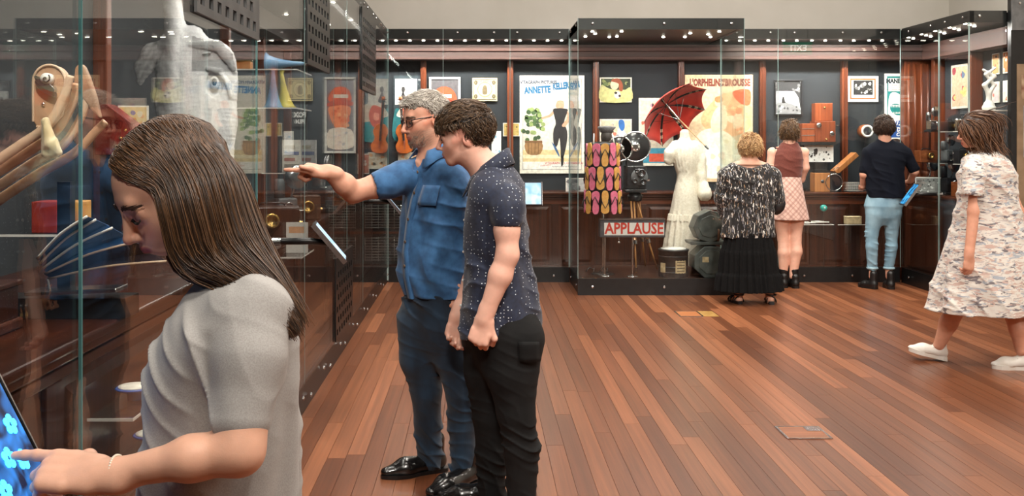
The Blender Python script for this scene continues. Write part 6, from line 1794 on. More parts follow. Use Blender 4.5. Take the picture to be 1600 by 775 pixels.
# ------------------------------------------------------------------ young woman at the touch screen
def cloth(name, c1, c2, rough=.85, scale=250, bump=.25, sheen=.1, stretch=(1, 1, 1), **kw):
    return pm(name, c1, c2, rough=rough, scale=scale, bump=bump, sheen=sheen, stretch=stretch, detail=2, **kw)
def guides_hair(root, G, n, m, rad, cols, name='hair', mass=None, h=.004, jit=.006, seed=1, steps=16, parentobj=None, tip=.75, wave=0.0, H=None, egg=((0, -.014, .03), (.0775, .1, .088))):
    """Locks interpolated between neighbouring guide curves; mass: radii of the solid underneath."""
    base = np.array(root.location, f32); r = np.random.default_rng(seed)
    GS = np.array([spl([tuple(p) for p in g], 6, False) for g in G])      # (ng, k, 3)
    if H is not None:                                                        # keep the guides outside the skull
        q_ = ((GS - H.c) @ H.R) / H.s / np.array((H.wide, 1, 1)); e_ = (q_ - np.array(egg[0])) / np.array(egg[1])
        d_ = np.linalg.norm(e_, axis=-1, keepdims=True); e_ = np.where(d_ < 1, e_ / d_, e_)
        GS = H.c + ((e_ * np.array(egg[1]) + np.array(egg[0])) * H.s * np.array((H.wide, 1, 1))) @ H.R.T
    ng, k, _ = GS.shape
    o = parentobj
    if mass:
        S = Sculpt()
        sub = 5; ii = np.arange(0, k, 3)
        for u_ in np.linspace(0, ng - 1, (ng - 1) * sub + 1):
            a_ = min(int(u_), ng - 2); g = GS[a_] * (1 - (u_ - a_)) + GS[a_ + 1] * (u_ - a_)
            g = g[ii]
            for i in range(len(g) - 1):
                t0, t1 = i / (len(g) - 1), (i + 1) / (len(g) - 1)
                S.cone(g[i], g[i + 1], mass[0] + (mass[1] - mass[0]) * t0, mass[0] + (mass[1] - mass[0]) * t1, .008)
        v, q = S.mesh(h)
        o = mesh_obj(name, v - base, q, m, root, np.repeat((cols[0] * .7)[None], len(v), 0))
    u = r.random(n) * (ng - 1); i0 = np.minimum(u.astype(int), ng - 2); fr = (u - i0)[:, None, None]
    P = GS[i0] * (1 - fr) + GS[i0 + 1] * fr
    t = np.linspace(0, 1, k)[None, :, None]
    off = r.normal(size=(n, 1, 3)) * jit; off2 = r.normal(size=(n, 1, 3)) * jit * 1.6
    P = P + off * np.minimum(1, t * 3) + off2 * t * t
    if wave:
        ph = r.random((n, 1, 1)) * 6
        P = P + wave * np.minimum(1, t * 2) * np.concatenate([np.sin(t * 14 + ph), np.cos(t * 12 + ph), np.sin(t * 13 + ph * 2)], -1)
    # trim to random length and resample
    end = r.uniform(tip, 1.0, n)
    start = np.maximum(0, r.uniform(-.5, .18, n))
    tt = start[:, None] + (end - start)[:, None] * np.linspace(0, 1, steps)[None]
    f = tt * (k - 1); a = np.minimum(f.astype(int), k - 2); w_ = (f - a)[..., None]
    rowi = np.arange(n)[:, None]
    Q = P[rowi, a] * (1 - w_) + P[rowi, a + 1] * w_
    if H is not None:
        q_ = ((Q - H.c) @ H.R) / H.s / np.array((H.wide, 1, 1)); e_ = (q_ - np.array(egg[0])) / np.array(egg[1])
        d_ = np.linalg.norm(e_, axis=-1, keepdims=True); want = 1 + r.uniform(0, .09, (n, 1, 1))
        e_ = np.where(d_ < want, e_ / d_ * want, e_)
        Q = H.c + ((e_ * np.array(egg[1]) + np.array(egg[0])) * H.s * np.array((H.wide, 1, 1))) @ H.R.T
    c = r.random(n)[:, None] ** 1.5; C = cols[0] * (1 - c) + cols[1] * c
    s = strands('hair_locks' if o is not None else name, Q - base, rad * r.uniform(.6, 1.3, n), m, o or root, 4, C)
    return o or s

YG = 1.75
g_root = person((-.42, YG, 0), 'young woman with long brown hair in grey t-shirt touching a tablet screen')
gb = np.array(g_root.location, f32)
th = math.radians(31)
gy = math.radians(34); gd = np.array((-math.cos(gy), -math.sin(gy), 0.0))
fw = gd * math.cos(th) + np.array((0, 0, -math.sin(th))); upv = gd * math.sin(th) + np.array((0, 0, math.cos(th)))
GH = Head((-.529, YG, 1.37), fw, upv, s=.985, nose=.86, chin=.84, ear=(-.045, -.03), wide=.95)
S = Sculpt()
S.chain([J(352, 425, YG), J(375, 500, YG)], [.055, .09], .03)
S.chain([J(360, 455, YG), J(392, 478, 1.62), J(390, 600, 1.57), J(374, 704, 1.545)], [.05, .05, .043, .036], .03)
S.cone(J(374, 704, 1.545), J(300, 716, 1.545), .035, .0335, .02)
S.cone(J(300, 716, 1.545), J(162, 744, 1.56), .0335, .0225, .02, flat=(0, .6, 1), fs=.9)
S.chain([J(360, 455, YG), J(392, 478, 1.88), J(400, 650, 1.93), J(330, 800, 1.93)], [.05, .05, .04, .034], .03)
GH.sculpt(S, open_eyes=False)
GH.neck(S, J(352, 425, YG), .048, .055)
hand(S, J(156, 744, 1.56), (-1, .18, .03), (0.1, -.5, .85), 1, ((.05, .08, .05), (.75, 1.2, .7), (.95, 1.3, .8), (1.1, 1.3, .8)), thumb=((.7, .7, -.4), (.2, .95, -.3)), s=1.04)
skin = srgb((220, 170, 144))
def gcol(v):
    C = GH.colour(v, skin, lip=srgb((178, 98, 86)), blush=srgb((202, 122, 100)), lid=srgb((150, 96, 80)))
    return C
under(S, [(J(352, 440, YG), J(380, 700, YG), .16), (J(392, 478, 1.62), J(379, 653, 1.558), .075), (J(392, 478, 1.88), J(398, 630, 1.93), .075)], .02)
v, q = S.mesh(.0024)
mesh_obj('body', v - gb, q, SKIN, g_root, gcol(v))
M_BROWN_HAIR = HAIR
lash = pm('lash_dark', (30, 18, 14), rough=.6)
GH.brows(g_root, gb, pm('brow_brown', (62, 38, 26), rough=.7), 1.2, 150, v=v, lash=(lash, 1.0, .0008))
# t-shirt
M_TEE = cloth('grey_marl_jersey', (152, 149, 146), (165, 163, 160), scale=420, bump=.1)
def prow(y, xa, xb, ry, cy=YG):
    z = EYE - (y - 223) * YG / F_PX
    a = (xa - 745) * YG / F_PX; b = (xb - 745) * YG / F_PX
    return (z, (a + b) / 2, cy, (b - a) / 2, ry)
S = Sculpt()
def tfold(th_, z):
    return .0045 * np.sin(th_ * 9 + z * 10 + 1.5 * np.sin(z * 17)) * sstep(1.1, .9, z) 
S.loft([prow(860, 214, 474, .17), prow(775, 218, 469, .172), prow(705, 222, 468, .172), prow(685, 232, 468, .17), prow(640, 231, 467, .168), prow(590, 231, 466, .172), prow(555, 238, 464, .178),
        prow(520, 255, 460, .182), prow(485, 276, 450, .172), prow(460, 292, 436, .135), prow(442, 306, 416, .095), prow(428, 318, 398, .062)], .02, fold=tfold)
S.chain([J(372, 468, 1.69), J(395, 490, 1.625), J(390, 560, 1.59), J(379, 652, 1.56)], [.05, .057, .058, .048], .06)
S.chain([J(385, 466, 1.84), J(392, 480, 1.89), J(396, 560, 1.925), J(398, 640, 1.93)], [.055, .064, .058, .05], .035)
S.warp(wrinkles(.0045, 110, (.6, .1, 1), 4, lambda P: sstep(1.25, 1.1, P[..., 2]) * .8 + .2))
S.warp(lambda P: .003 * np.sin((P[..., 0] * 60 + P[..., 2] * 34) + 2 * np.sin(P[..., 2] * 20)) * sstep(1.56, 1.6, P[..., 1]) * sstep(1.72, 1.62, P[..., 1]) * sstep(1.1, 1.15, P[..., 2]))
S.cone(J(330, 417, YG), J(348, 436, YG), .052, .05, .008, 's')
done(S, .0032, 't_shirt', M_TEE, g_root)
# sleeve hem seam
a = J(378, 641, 1.5555) - gb; b = J(378.4, 636, 1.556) - gb
# jeans and shoes below the picture
S = Sculpt()
jx = -.435
S.loft([(.70, jx, YG, .1, .15), (.80, jx, YG, .115, .165), (.88, jx, YG, .115, .16)], .02)
for dy in (-.085, .085):
    S.chain([(jx, YG + dy, .78), (jx - .01, YG + dy, .45), (jx + .01, YG + dy, .09)], [.085, .06, .05], .03)
done(S, .008, 'jeans', cloth('dark_denim_far', (40, 50, 66), (54, 64, 82)), g_root)
for dy in (-.085, .085):
    shoe(g_root, (jx + .06, YG + dy, 0), (jx - .19, YG + dy - .02, 0), .006, pm('white_canvas', (220, 218, 212), rough=.7), width=.042)
# bracelet of small pale beads
b = MB()
wc = J(186, 741, 1.56) - gb; ax = Vector(J(300, 716, 1.545) - J(178, 742, 1.56)).normalized()
uu = ax.orthogonal().normalized(); vv = ax.cross(uu)
for k in range(40):
    a = 2 * PI * k / 40
    b.ell(Vector(wc) + (uu * math.cos(a) + vv * math.sin(a)) * .0285, (.0024,) * 3, 7, 5)
b.build('bracelet', pm('pale_beads', (226, 214, 196), rough=.25), g_root, True)
# hair
hc = (srgb((46, 31, 20)), srgb((106, 74, 48)))
near = [
 [(190, 256, 1.715), (214, 274, 1.692), (243, 297, 1.672), (258, 345, 1.664), (270, 392, 1.662), (292, 424, 1.655), (338, 440, 1.64), (392, 468, 1.615), (440, 505, 1.615)],
 [(203, 234, 1.735), (240, 258, 1.695), (268, 298, 1.664), (284, 348, 1.655), (298, 398, 1.652), (328, 426, 1.645), (374, 448, 1.63), (422, 484, 1.61), (450, 518, 1.62)],
 [(224, 217, 1.745), (265, 238, 1.70), (296, 288, 1.662), (312, 343, 1.652), (328, 394, 1.65), (360, 424, 1.64), (402, 452, 1.625), (438, 490, 1.615), (458, 518, 1.625)],
 [(248, 209, 1.75), (292, 226, 1.708), (326, 272, 1.672), (342, 330, 1.662), (358, 383, 1.656), (388, 418, 1.645), (420, 450, 1.632), (446, 486, 1.625), (461, 515, 1.635)],
 [(270, 207, 1.752), (316, 222, 1.722), (350, 264, 1.692), (367, 325, 1.682), (384, 373, 1.672), (410, 413, 1.66), (434, 450, 1.648), (453, 485, 1.645), (463, 511, 1.65)],
 [(288, 208, 1.755), (338, 232, 1.745), (370, 272, 1.73), (390, 328, 1.72), (407, 373, 1.71), (427, 413, 1.695), (445, 450, 1.68), (458, 480, 1.67), (465, 504, 1.67)],
 [(292, 209, 1.765), (342, 236, 1.775), (372, 277, 1.78), (391, 330, 1.785), (408, 375, 1.785), (427, 415, 1.775), (445, 450, 1.76), (457, 478, 1.745), (463, 500, 1.735)],
]
NG = [[J(*p) for p in g] for g in near]
FG = []
for g in near:
    FG.append([J(p[0], p[1], 3.5 - p[2] + .01) if i < 5 else J(p[0], p[1], 3.5 - p[2] - .01) for i, p in enumerate(g)])
hh = guides_hair(g_root, NG, 5200, HAIR, .0011, hc, mass=(.001, .006), h=.003, jit=.0045, seed=5, steps=15, H=GH)
guides_hair(g_root, FG, 350, HAIR, .0028, hc, name='hair', mass=(.004, .007), h=.004, jit=.005, seed=6, H=GH)
# hair drawn back over the crown from the parting
r = np.random.default_rng(9)
S = Sculpt(); S.ell(GH.w(0, -.016, .03), np.array((.0745, .0965, .0845)) * .985, .005, 'u', GH.R)
S.ell(GH.w(0, .115, -.06), np.array((.1, .088, .125)), .01, 's', GH.R)
v, q = S.mesh(.004); mesh_obj('scalp_hair', v - gb, q, HAIR, hh, np.repeat((hc[0] * .9)[None], len(v), 0))
# ------------------------------------------------------------------ man in the blue shirt, pointing
m_root = person((-.17, 4.32, 0), 'grey-haired man with glasses in blue denim shirt and jeans, pointing at the glass case')
mb_ = np.array(m_root.location, f32)
YM = 4.32
mf = unit((-.78, -.63, 0))                      # way he faces
mr = np.array((mf[1], -mf[0], 0.0))             # his right-hand side
def MF(c, r=0, f=0, z=0): return np.array(c) + mr * r + mf * f + np.array((0, 0, z))
hip = J(682, 470, YM); chest = J(682, 300, YM); neckb = J(678, 246, YM + .01)
MH = Head(J(664, 186, YM - .01), unit((-.86, -.42, -.16)), unit((-.12, 0, 1)), s=.985, nose=1.0, jaw=1.05, chin=.93)
# arm that points, arm that hangs
shR = J(628, 277, YM - .02); elR = J(552, 300, YM - .1); wrR = J(513, 268, YM - .19)
shL = J(726, 285, YM + .0); elL = J(737, 385, YM + .02); wrL = J(709, 443, YM - .1)
S = Sculpt()
S.chain([neckb, chest, hip], [.06, .09, .1], .04)
S.chain([MF(neckb, 0, 0, -.05), shR, J(590, 290, YM - .06), elR], [.06, .055, .05, .044], .03)
S.chain([elR, J(538, 288, YM - .14), wrR], [.044, .044, .029], .02)
hand(S, wrR, unit((-1, -.12, .14)), unit((.1, -.35, 1)), -1, POINT, thumb=((.25, .85, .45), (.1, .95, .1)), s=1.08)
S.chain([MF(neckb, 0, 0, -.05), shL, elL], [.06, .055, .043], .03)
S.chain([elL, J(727, 415, YM - .04), wrL], [.043, .042, .03], .02)
hand(S, wrL, unit((-.25, -.15, -1)), unit((-.85, -.5, .1)), -1, FIST, thumb=((.3, .8, -.5), (-.3, .7, -.7)), s=1.05)
MH.sculpt(S); MH.neck(S, neckb, .056, .066)
under(S, [(MF(neckb, 0, 0, -.11), hip, .15), (MF(neckb, .13, -.01, -.09), MF(neckb, -.13, -.01, -.09), .07), (shR, J(594, 289, YM - .07), .085), (shL, J(730, 336, YM + .01), .085), (MF(neckb, .1, -.02, -.07), MF(neckb, -.1, -.02, -.07), .06)], .028)
v, q = S.mesh(.0038)
mesh_obj('body', v - mb_, q, SKIN, m_root, MH.colour(v, srgb((208, 154, 130)), lip=srgb((172, 104, 90)), blush=srgb((206, 124, 98)), beard=srgb((142, 116, 100))))
MH.eyes(m_root, mb_, (50, 44, 40))
MH.brows(m_root, mb_, pm('brow_grey', (110, 92, 78), rough=.7), 1.1, 90, v=v, lash=(pm('lash_dark', (30, 18, 14), rough=.6), .3, .0012))
# shirt
M_DEN = pm('blue_chambray', (34, 78, 122), (52, 102, 150), rough=.8, scale=26, bump=.2, bscale=700, sheen=.2)
RZ = Matrix.Translation((0, 0, 0))
ang = math.atan2(mf[1], mf[0]) - PI / 2           # local y = forward
def body_loft(rows, base):
    return Matrix.Translation(tuple(base)) @ Matrix.Rotation(ang, 4, 'Z'), rows
zt = lambda py, Y=YM: EYE - (py - 223) * Y / F_PX
def mfold(th_, z):
    return .006 * np.sin(th_ * 7 + 9 * z + 1.3 * np.sin(z * 22)) * sstep(1.35, 1.1, z)
cx0 = np.array((J(682, 470, YM)[0], YM, 0))
Mx, rows = body_loft([(zt(462), 0, 0, .178, .132), (zt(430), 0, .012, .176, .142), (zt(390), 0, .018, .172, .142), (zt(345), 0, .012, .176, .13), (zt(310), 0, .0, .19, .118),
                      (zt(285), -.0, -.01, .196, .1), (zt(268), 0, .0, .17, .09), (zt(256), 0, .008, .125, .078), (zt(247), 0, .012, .085, .07)], cx0)
S = Sculpt()
S.loft(rows, .02, M=Mx, fold=mfold)
S.chain([MF(neckb, .08, -.01, -.06), shR, J(608, 286, YM - .045), J(592, 290, YM - .07)], [.06, .07, .066, .062], .04)
S.chain([MF(neckb, -.1, -.01, -.06), shL, J(730, 340, YM + .01)], [.06, .07, .064], .04)
S.warp(wrinkles(.0065, 80, (.3, .1, 1), 12, lambda P: .35 + sstep(1.3, 1.1, P[..., 2])))
S.cone(J(580, 293, YM - .08), J(603, 287, YM - .055), .053, .055, .004, 's')
# collar opening, V at the throat
S.cone(MF(neckb, 0, .07, -.0), MF(neckb, 0, .105, -.05), .022, .006, .008, 's')
S.cone(MF(neckb, 0, -.005, .03), MF(neckb, 0, .0, .0), .062, .06, .006, 's')
done(S, .0042, 'shirt', M_DEN, m_root)
collar(m_root, neckb, mr, mf, M_DEN, .55, rad=(.066, .072, .08, .118), lift=.034, drop=.018, tilt=.04)
# placket and buttons down the front
btn = pm('button_horn', (92, 74, 62), (130, 112, 98), rough=.25, scale=300)
def front(zv, off=0.0, lat=0.0):
    zs = [r_[0] for r_ in rows]; 
    cy = np.interp(zv, zs, [r_[2] for r_ in rows]); ry = np.interp(zv, zs, [r_[4] for r_ in rows])
    p = np.array(Mx @ Vector((lat, cy + ry + off, zv)))
    return p
pl = MB(); zs_ = np.linspace(zt(462), zt(276), 24)
rowsv = []
for zv in zs_:
    for lat in (-.016, .016): rowsv.append(front(zv, .007, lat) - mb_)
for zv in zs_:
    for lat in (-.016, .016): rowsv.append(front(zv, -.006, lat) - mb_)
nn = len(zs_)
fs = []
for i in range(nn - 1):
    fs.append((2 * i, 2 * i + 1, 2 * i + 3, 2 * i + 2))
    fs.append((2 * i, 2 * i + 2, 2 * nn + 2 * i + 2, 2 * nn + 2 * i)); fs.append((2 * i + 1, 2 * nn + 2 * i + 1, 2 * nn + 2 * i + 3, 2 * i + 3))
pl.add(rowsv, fs); pl.build('placket', M_DEN, m_root, True)
for py in (268, 300, 340, 374, 411):
    c = front(zt(py), .009) - mb_
    R_ = Matrix.Rotation(ang, 3, 'Z') @ Matrix.Rotation(-PI / 2, 3, 'X')
    MB().lathe([(.0065, 0), (.0065, .0025), (.004, .003), (.0, .002)], c, n=12, M=R_).build('button', btn, m_root, True)
# breast pocket
pk = MB(); pv = []
for zv in np.linspace(zt(318), zt(288), 6):
    for lat in (-.13, -.1, -.07, -.045):
        a = front(zv, 0, lat); 
        ryv = np.interp(zv, [r_[0] for r_ in rows], [r_[4] for r_ in rows]); rxv = np.interp(zv, [r_[0] for r_ in rows], [r_[3] for r_ in rows]); cyv = np.interp(zv, [r_[0] for r_ in rows], [r_[2] for r_ in rows])
        y_ = cyv + ryv * math.sqrt(max(0, 1 - (lat / rxv) ** 2)) + .009
        pv.append(np.array(Mx @ Vector((lat, y_, zv))) - mb_)
fs = [(i * 4 + j, i * 4 + j + 1, i * 4 + j + 5, i * 4 + j + 4) for i in range(5) for j in range(3)]
pk.add(pv, fs); o = pk.build('pocket', M_DEN, m_root, True)
o.modifiers.new('thick', 'SOLIDIFY').thickness = .004
# jeans
M_JEAN = pm('dark_blue_denim', (12, 28, 44), (25, 50, 72), rough=.85, scale=9, stretch=(1.5, 1.5, .5), bump=.3, bscale=900, sheen=.15)
fL = J(668, 735, 4.45); fR = J(722, 755, 4.30)   # ankles (picture left, picture right)
S = Sculpt()
S.loft([(zt(560), 0, 0, .09, .06), (zt(535), 0, 0, .14, .1), (zt(505), 0, -.005, .168, .128), (zt(455), 0, 0, .168, .125)], .03, M=Matrix.Translation((*cx0[:2], 0)) @ Matrix.Rotation(ang, 4, 'Z'))
kL = J(666, 610, 4.38); kR = J(722, 615, 4.28)
S.chain([J(655, 500, YM + .02), J(657, 560, 4.36), kL, J(668, 660, 4.42), J(672, 718, 4.46)], [.098, .09, .07, .062, .062], .04)
S.chain([J(708, 500, YM - .02), J(712, 560, 4.29), kR, J(722, 665, 4.29), J(726, 738, 4.31)], [.098, .09, .07, .062, .06], .04)
kn = float(zt(612))
S.warp(wrinkles(.0075, 110, (.25, .1, 1), 21, lambda P: .25 + np.exp(-((P[..., 2] - kn) / .12) ** 2) * .5 + sstep(.38, .12, P[..., 2]) * 1.1 + np.exp(-((P[..., 2] - .78) / .08) ** 2) * .6))
done(S, .0045, 'jeans', M_JEAN, m_root)
M_SHOE = pm('black_leather', (14, 13, 13), (24, 22, 22), rough=.22, scale=40, bump=.06, coat=.4)
shoe(m_root, (fL[0] + .085, 4.49, 0), (fL[0] - .20, 4.36, 0), .004, M_SHOE, sole=M_BLACK, width=.05, top=.09, sole_h=.016)
shoe(m_root, (fR[0] + .07, 4.34, 0), (fR[0] - .14, 4.10, 0), .004, M_SHOE, sole=M_BLACK, width=.05, top=.09, sole_h=.016)
# wrist watch on the hanging arm
ax = Vector(wrL - J(727, 415, YM - .04)).normalized(); wc = Vector(wrL - mb_) - ax * .03
uu = ax.orthogonal().normalized(); vv = ax.cross(uu)
ring = [wc + (uu * math.cos(2 * PI * k / 18) + vv * math.sin(2 * PI * k / 18)) * .0345 for k in range(19)]
MB().tube(ring, .008, 6, False).build('watch_strap', M_BLACK, m_root, True)
# spectacles
fm = pm('spectacle_frame', (30, 22, 20), (48, 34, 28), rough=.25, scale=60)
for sx in (-1, 1):
    pts = [MH.w(sx * (.034 + .0245 * math.copysign(abs(math.cos(a)) ** .6, math.cos(a))), .098 - .006 * abs(math.cos(a)) - .006 * (math.cos(a) * .5 + .5), -.006 + .0175 * math.copysign(abs(math.sin(a)) ** .6, math.sin(a))) - mb_ for a in np.linspace(0, 2 * PI, 25)]
    fr_ = MB().tube(pts, .0022, 6, False).build('spectacle_rim', fm, m_root, True)
    lens = MB(); lens.add([p for p in pts[:-1]], [tuple(range(24))]); lens.build('lens', GLASS, fr_)
    MB().tube([MH.w(sx * .0585, .088, .004) - mb_, MH.w(sx * .073, .07, .005) - mb_, MH.w(sx * .078, .0, .004) - mb_, MH.w(sx * .0775, -.018, -.004) - mb_], [.003, .0026, .0022, .002], 6).build('temple', fm, m_root, True)
MB().tube([MH.w(-.0095, .098, -.002) - mb_, MH.w(0, .1015, .001) - mb_, MH.w(.0095, .098, -.002) - mb_], .002, 6).build('bridge', fm, m_root, True)
# short silver hair, brushed up in front
hair_line = lambda p: (p[2] > .055 - .03 * sstep(.06, -.02, p[1]) or p[1] < -.02 and p[2] > -.06 - .0 * p[1]) and not (p[1] > .03 and p[2] < .03) and not (p[1] > -.01 and p[2] < -.005) and p[2] > -.05
cap_hair(m_root, MH, hair_line, lambda p: np.array((0.35, .9 if p[2] > .07 else -.35, .55 if p[1] > .02 else -.7)), 2300, lambda p: .04 if p[2] > .06 else .022,
         HAIR, .0012, lift=.014, seed=4, colours=(srgb((126, 118, 108)), srgb((214, 208, 198))), shell_cut=[((.07, .045, .015), (.035, .045, .035)), ((-.07, .045, .015), (.035, .045, .035)), ((0, .11, -.055), (.12, .1, .115)), ((0, .02, -.11), (.12, .1, .095))], jitter=.3, egg=((0, -.014, .03), (.076, .099, .087)))
# short beard
r = np.random.default_rng(8); bs = []
while len(bs) < 420:
    a = r.uniform(-1.35, 1.35); z = r.uniform(-.118, -.045)
    x = .056 * math.sin(a); y = .028 + .062 * math.cos(a) - .3 * max(0, abs(a) - .9) * .02
    if z > -.06 and abs(x) < .028 and z < -.064: continue
    if z > -.062 and abs(a) < .75 and not (-.062 < z < -.052): continue
    if abs(x) < .024 and -.086 < z < -.062: continue
    sc_ = 1 - max(0, (-z - .085)) * 5
    p = np.array((x * sc_, y * (1 - max(0, -z - .095) * 4), z)); d = np.array((x * .06, .0035, -.008))
    bs.append([MH.w(*(p + d * u)) - mb_ for u in (0, .5, 1)])
strands('beard', bs, .0008, pm('beard_grey', (150, 132, 118), (110, 92, 80), rough=.6, scale=200), m_root, 3)['kind'] = 'stuff'

# ------------------------------------------------------------------ youth in the dotted shirt
t_root = person((.10, 3.95, 0), 'dark-haired youth in navy dotted short-sleeved shirt and black jeans')
tb = np.array(t_root.location, f32)
YT = 3.95
tf_ = unit((-.97, .22, 0)); tr_ = np.array((tf_[1], -tf_[0], 0.0))
tang = math.atan2(tf_[1], tf_[0]) - PI / 2
def TF(c, r=0, f=0, z=0): return np.array(c) + tr_ * r + tf_ * f + np.array((0, 0, z))
ztt = lambda py: EYE - (py - 223) * YT / F_PX
TH = Head(J(724, 210, YT), unit((-.94, .10, -.16)), unit((-.22, -.04, 1)), s=.99, nose=.95, jaw=1.0, chin=.97, ear=(-.02, -.014))
tnb = J(766, 272, YT)
tshL = J(793, 312, YT - .16); telL = J(793, 398, YT - .2); twrL = J(757, 497, YT - .2)
tshR = J(770, 305, YT + .17); telR = J(750, 400, YT + .2); twrR = J(715, 492, YT + .1)
S = Sculpt()
S.chain([tnb, J(785, 340, YT), J(790, 480, YT)], [.065, .1, .11], .04)
S.chain([tnb, tshL, J(792, 360, YT - .19), telL], [.055, .052, .046, .04], .03)
S.chain([telL, J(782, 430, YT - .2), twrL], [.041, .042, .027], .02)
hand(S, twrL, unit((-.28, -.02, -1)), unit((-.25, -1, 0)), -1, ((1.0, 1.3, .8), (1.1, 1.35, .8), (1.2, 1.35, .8), (1.25, 1.3, .8)), thumb=((.55, .8, -.2), (-.1, .7, -.7)), s=1.06)
S.chain([tnb, tshR, telR], [.055, .052, .04], .03)
S.chain([telR, J(738, 440, YT + .15), twrR], [.041, .04, .027], .02)
hand(S, twrR, unit((-.2, -.1, -1)), unit((-.4, 1, 0)), 1, RELAX, s=1.0)
TH.sculpt(S); TH.neck(S, tnb, .053, .062)
under(S, [(TF(tnb, 0, -.02, -.085), J(790, 480, YT), .15), (TF(tnb, .13, -.02, -.085), TF(tnb, -.13, -.02, -.085), .075), (tshL, J(793, 352, YT - .19), .085), (tshR, J(758, 360, YT + .2), .085)], .028)
v, q = S.mesh(.0036)
mesh_obj('body', v - tb, q, SKIN, t_root, TH.colour(v, srgb((224, 174, 154)), lip=srgb((186, 104, 92)), blush=srgb((214, 130, 110))))
TH.eyes(t_root, tb, (60, 46, 36)); TH.brows(t_root, tb, pm('brow_dark', (52, 38, 30), rough=.7), 1.4, 120, v=v, lash=(pm('lash_dark', (30, 18, 14), rough=.6), .3, .0012))
# dotted shirt
def dotted(name, c1, c2, dot, scale=46, r=.17):
    m = pm(name, c1, c2, rough=.75, scale=60, bump=.12, bscale=700, sheen=.15)
    nt = m.node_tree; N = nt.nodes; L = nt.links
    b = N['Principled BSDF']; src = b.inputs['Base Color'].links[0].from_socket
    tc = N.new('ShaderNodeTexCoord'); vo = N.new('ShaderNodeTexVoronoi'); vo.inputs['Scale'].default_value = scale; vo.inputs['Randomness'].default_value = .45
    L.new(tc.outputs['Object'], vo.inputs['Vector'])
    lt = N.new('ShaderNodeMath'); lt.operation = 'LESS_THAN'; lt.inputs[1].default_value = r
    L.new(vo.outputs['Distance'], lt.inputs[0])
    mx = N.new('ShaderNodeMix'); mx.data_type = 'RGBA'
    L.new(lt.outputs[0], mx.inputs[0]); L.new(src, mx.inputs[6]); mx.inputs[7].default_value = lin(dot)
    L.new(mx.outputs[2], b.inputs['Base Color'])
    return m
M_DOT = dotted('navy_dotted_cotton', (20, 26, 46), (28, 38, 62), (205, 212, 220), 72, .16)
TM = Matrix.Translation((J(786, 480, YT)[0], YT, 0)) @ Matrix.Rotation(tang, 4, 'Z')
def trow(py, xa, xb, rx):
    k = YT / F_PX; c = ((xa + xb) / 2 - 786) * k
    return (ztt(py), 0, -c, rx, (xb - xa) / 2 * k)
trows = [trow(528, 717, 848, .175), trow(500, 718, 848, .177), trow(460, 722, 842, .172), trow(420, 725, 832, .17), trow(380, 724, 826, .175), trow(340, 726, 822, .185), trow(310, 732, 818, .19), trow(290, 738, 820, .172), trow(272, 744, 811, .13), trow(258, 752, 800, .085)]
trows.sort()
S = Sculpt()
S.loft(trows, .02, M=TM, fold=lambda th_, z: .005 * np.sin(th_ * 6 + z * 12 + np.sin(z * 25)) * sstep(1.25, 1.0, z))
S.chain([TF(tnb, -.09, 0, -.06), tshL, J(794, 326, YT - .18), J(793, 342, YT - .19)], [.05, .06, .062, .06], .05)
S.chain([TF(tnb, .09, 0, -.06), tshR, J(758, 365, YT + .2)], [.05, .062, .06], .05)
S.warp(wrinkles(.006, 80, (.4, .2, 1), 31, lambda P: .3 + sstep(1.25, 1.0, P[..., 2])))
# curved shirt tail: hem lower at the front and back than at the hips
def hem(P):
    q = (P - np.array(TM.translation, f32)) @ np.array(TM.to_3x3(), f32)
    lim = ztt(532) + .045 * (1 - np.clip((q[..., 1] / .15) ** 2, 0, 1.2)) * (np.abs(q[..., 0]) > .02)
    return P[..., 2] - lim
S.fn(hem, (-.3, 3.5, .5), (.5, 4.4, ztt(500) + .06), .006, 's')
S.cone(J(791, 372, YT - .2), J(793.5, 352, YT - .194), .046, .044, .004, 's')
S.cone(TF(tnb, 0, -.0, .035), TF(tnb, 0, .01, .0), .058, .056, .006, 's')
done(S, .0042, 'shirt', M_DOT, t_root)
collar(t_root, TF(tnb, 0, 0, 0), tr_, tf_, M_DOT, .3, tilt=.055, lift=.018)
for py in (300, 345, 395, 440, 480):
    zv = ztt(py); zs = [r_[0] for r_ in trows]
    p = np.array(TM @ Vector((0, np.interp(zv, zs, [r_[2] for r_ in trows]) + np.interp(zv, zs, [r_[4] for r_ in trows]) + .004, zv))) - tb
    MB().ell(p, (.006, .006, .006), 8, 6).build('button', pm('button_white', (220, 216, 210), rough=.3), t_root, True)
# black jeans
M_BJ = pm('black_denim', (10, 10, 11), (20, 20, 21), rough=.85, scale=12, stretch=(1, 1, .4), bump=.25, bscale=900, spec=.3)
S = Sculpt()
zb_ = lambda py: EYE - (py - 223) * YT / F_PX
S.loft([(zb_(600), 0, 0, .07, .05), (zb_(570), 0, 0, .12, .1), (zb_(535), 0, 0, .152, .132), (zb_(490), 0, 0, .155, .13)], .03, M=TM)
S.chain([J(805, 530, YT - .075), J(800, 580, YT - .08), J(806, 645, YT - .085), J(815, 700, YT - .08), J(815, 800, YT - .07)], [.115, .1, .075, .068, .058], .04)
S.chain([J(765, 530, YT + .075), J(764, 580, YT + .08), J(766, 650, YT + .08), J(768, 710, YT + .09), J(768, 795, YT + .1)], [.11, .098, .073, .064, .056], .04)
kt = float(zb_(665))
S.warp(wrinkles(.006, 140, (.3, .1, 1), 41, lambda P: .25 + np.exp(-((P[..., 2] - kt) / .12) ** 2) * .9 + sstep(.3, .1, P[..., 2])))
v, q = S.mesh(.0045); mesh_obj('jeans', v - tb, q, M_BJ, t_root)
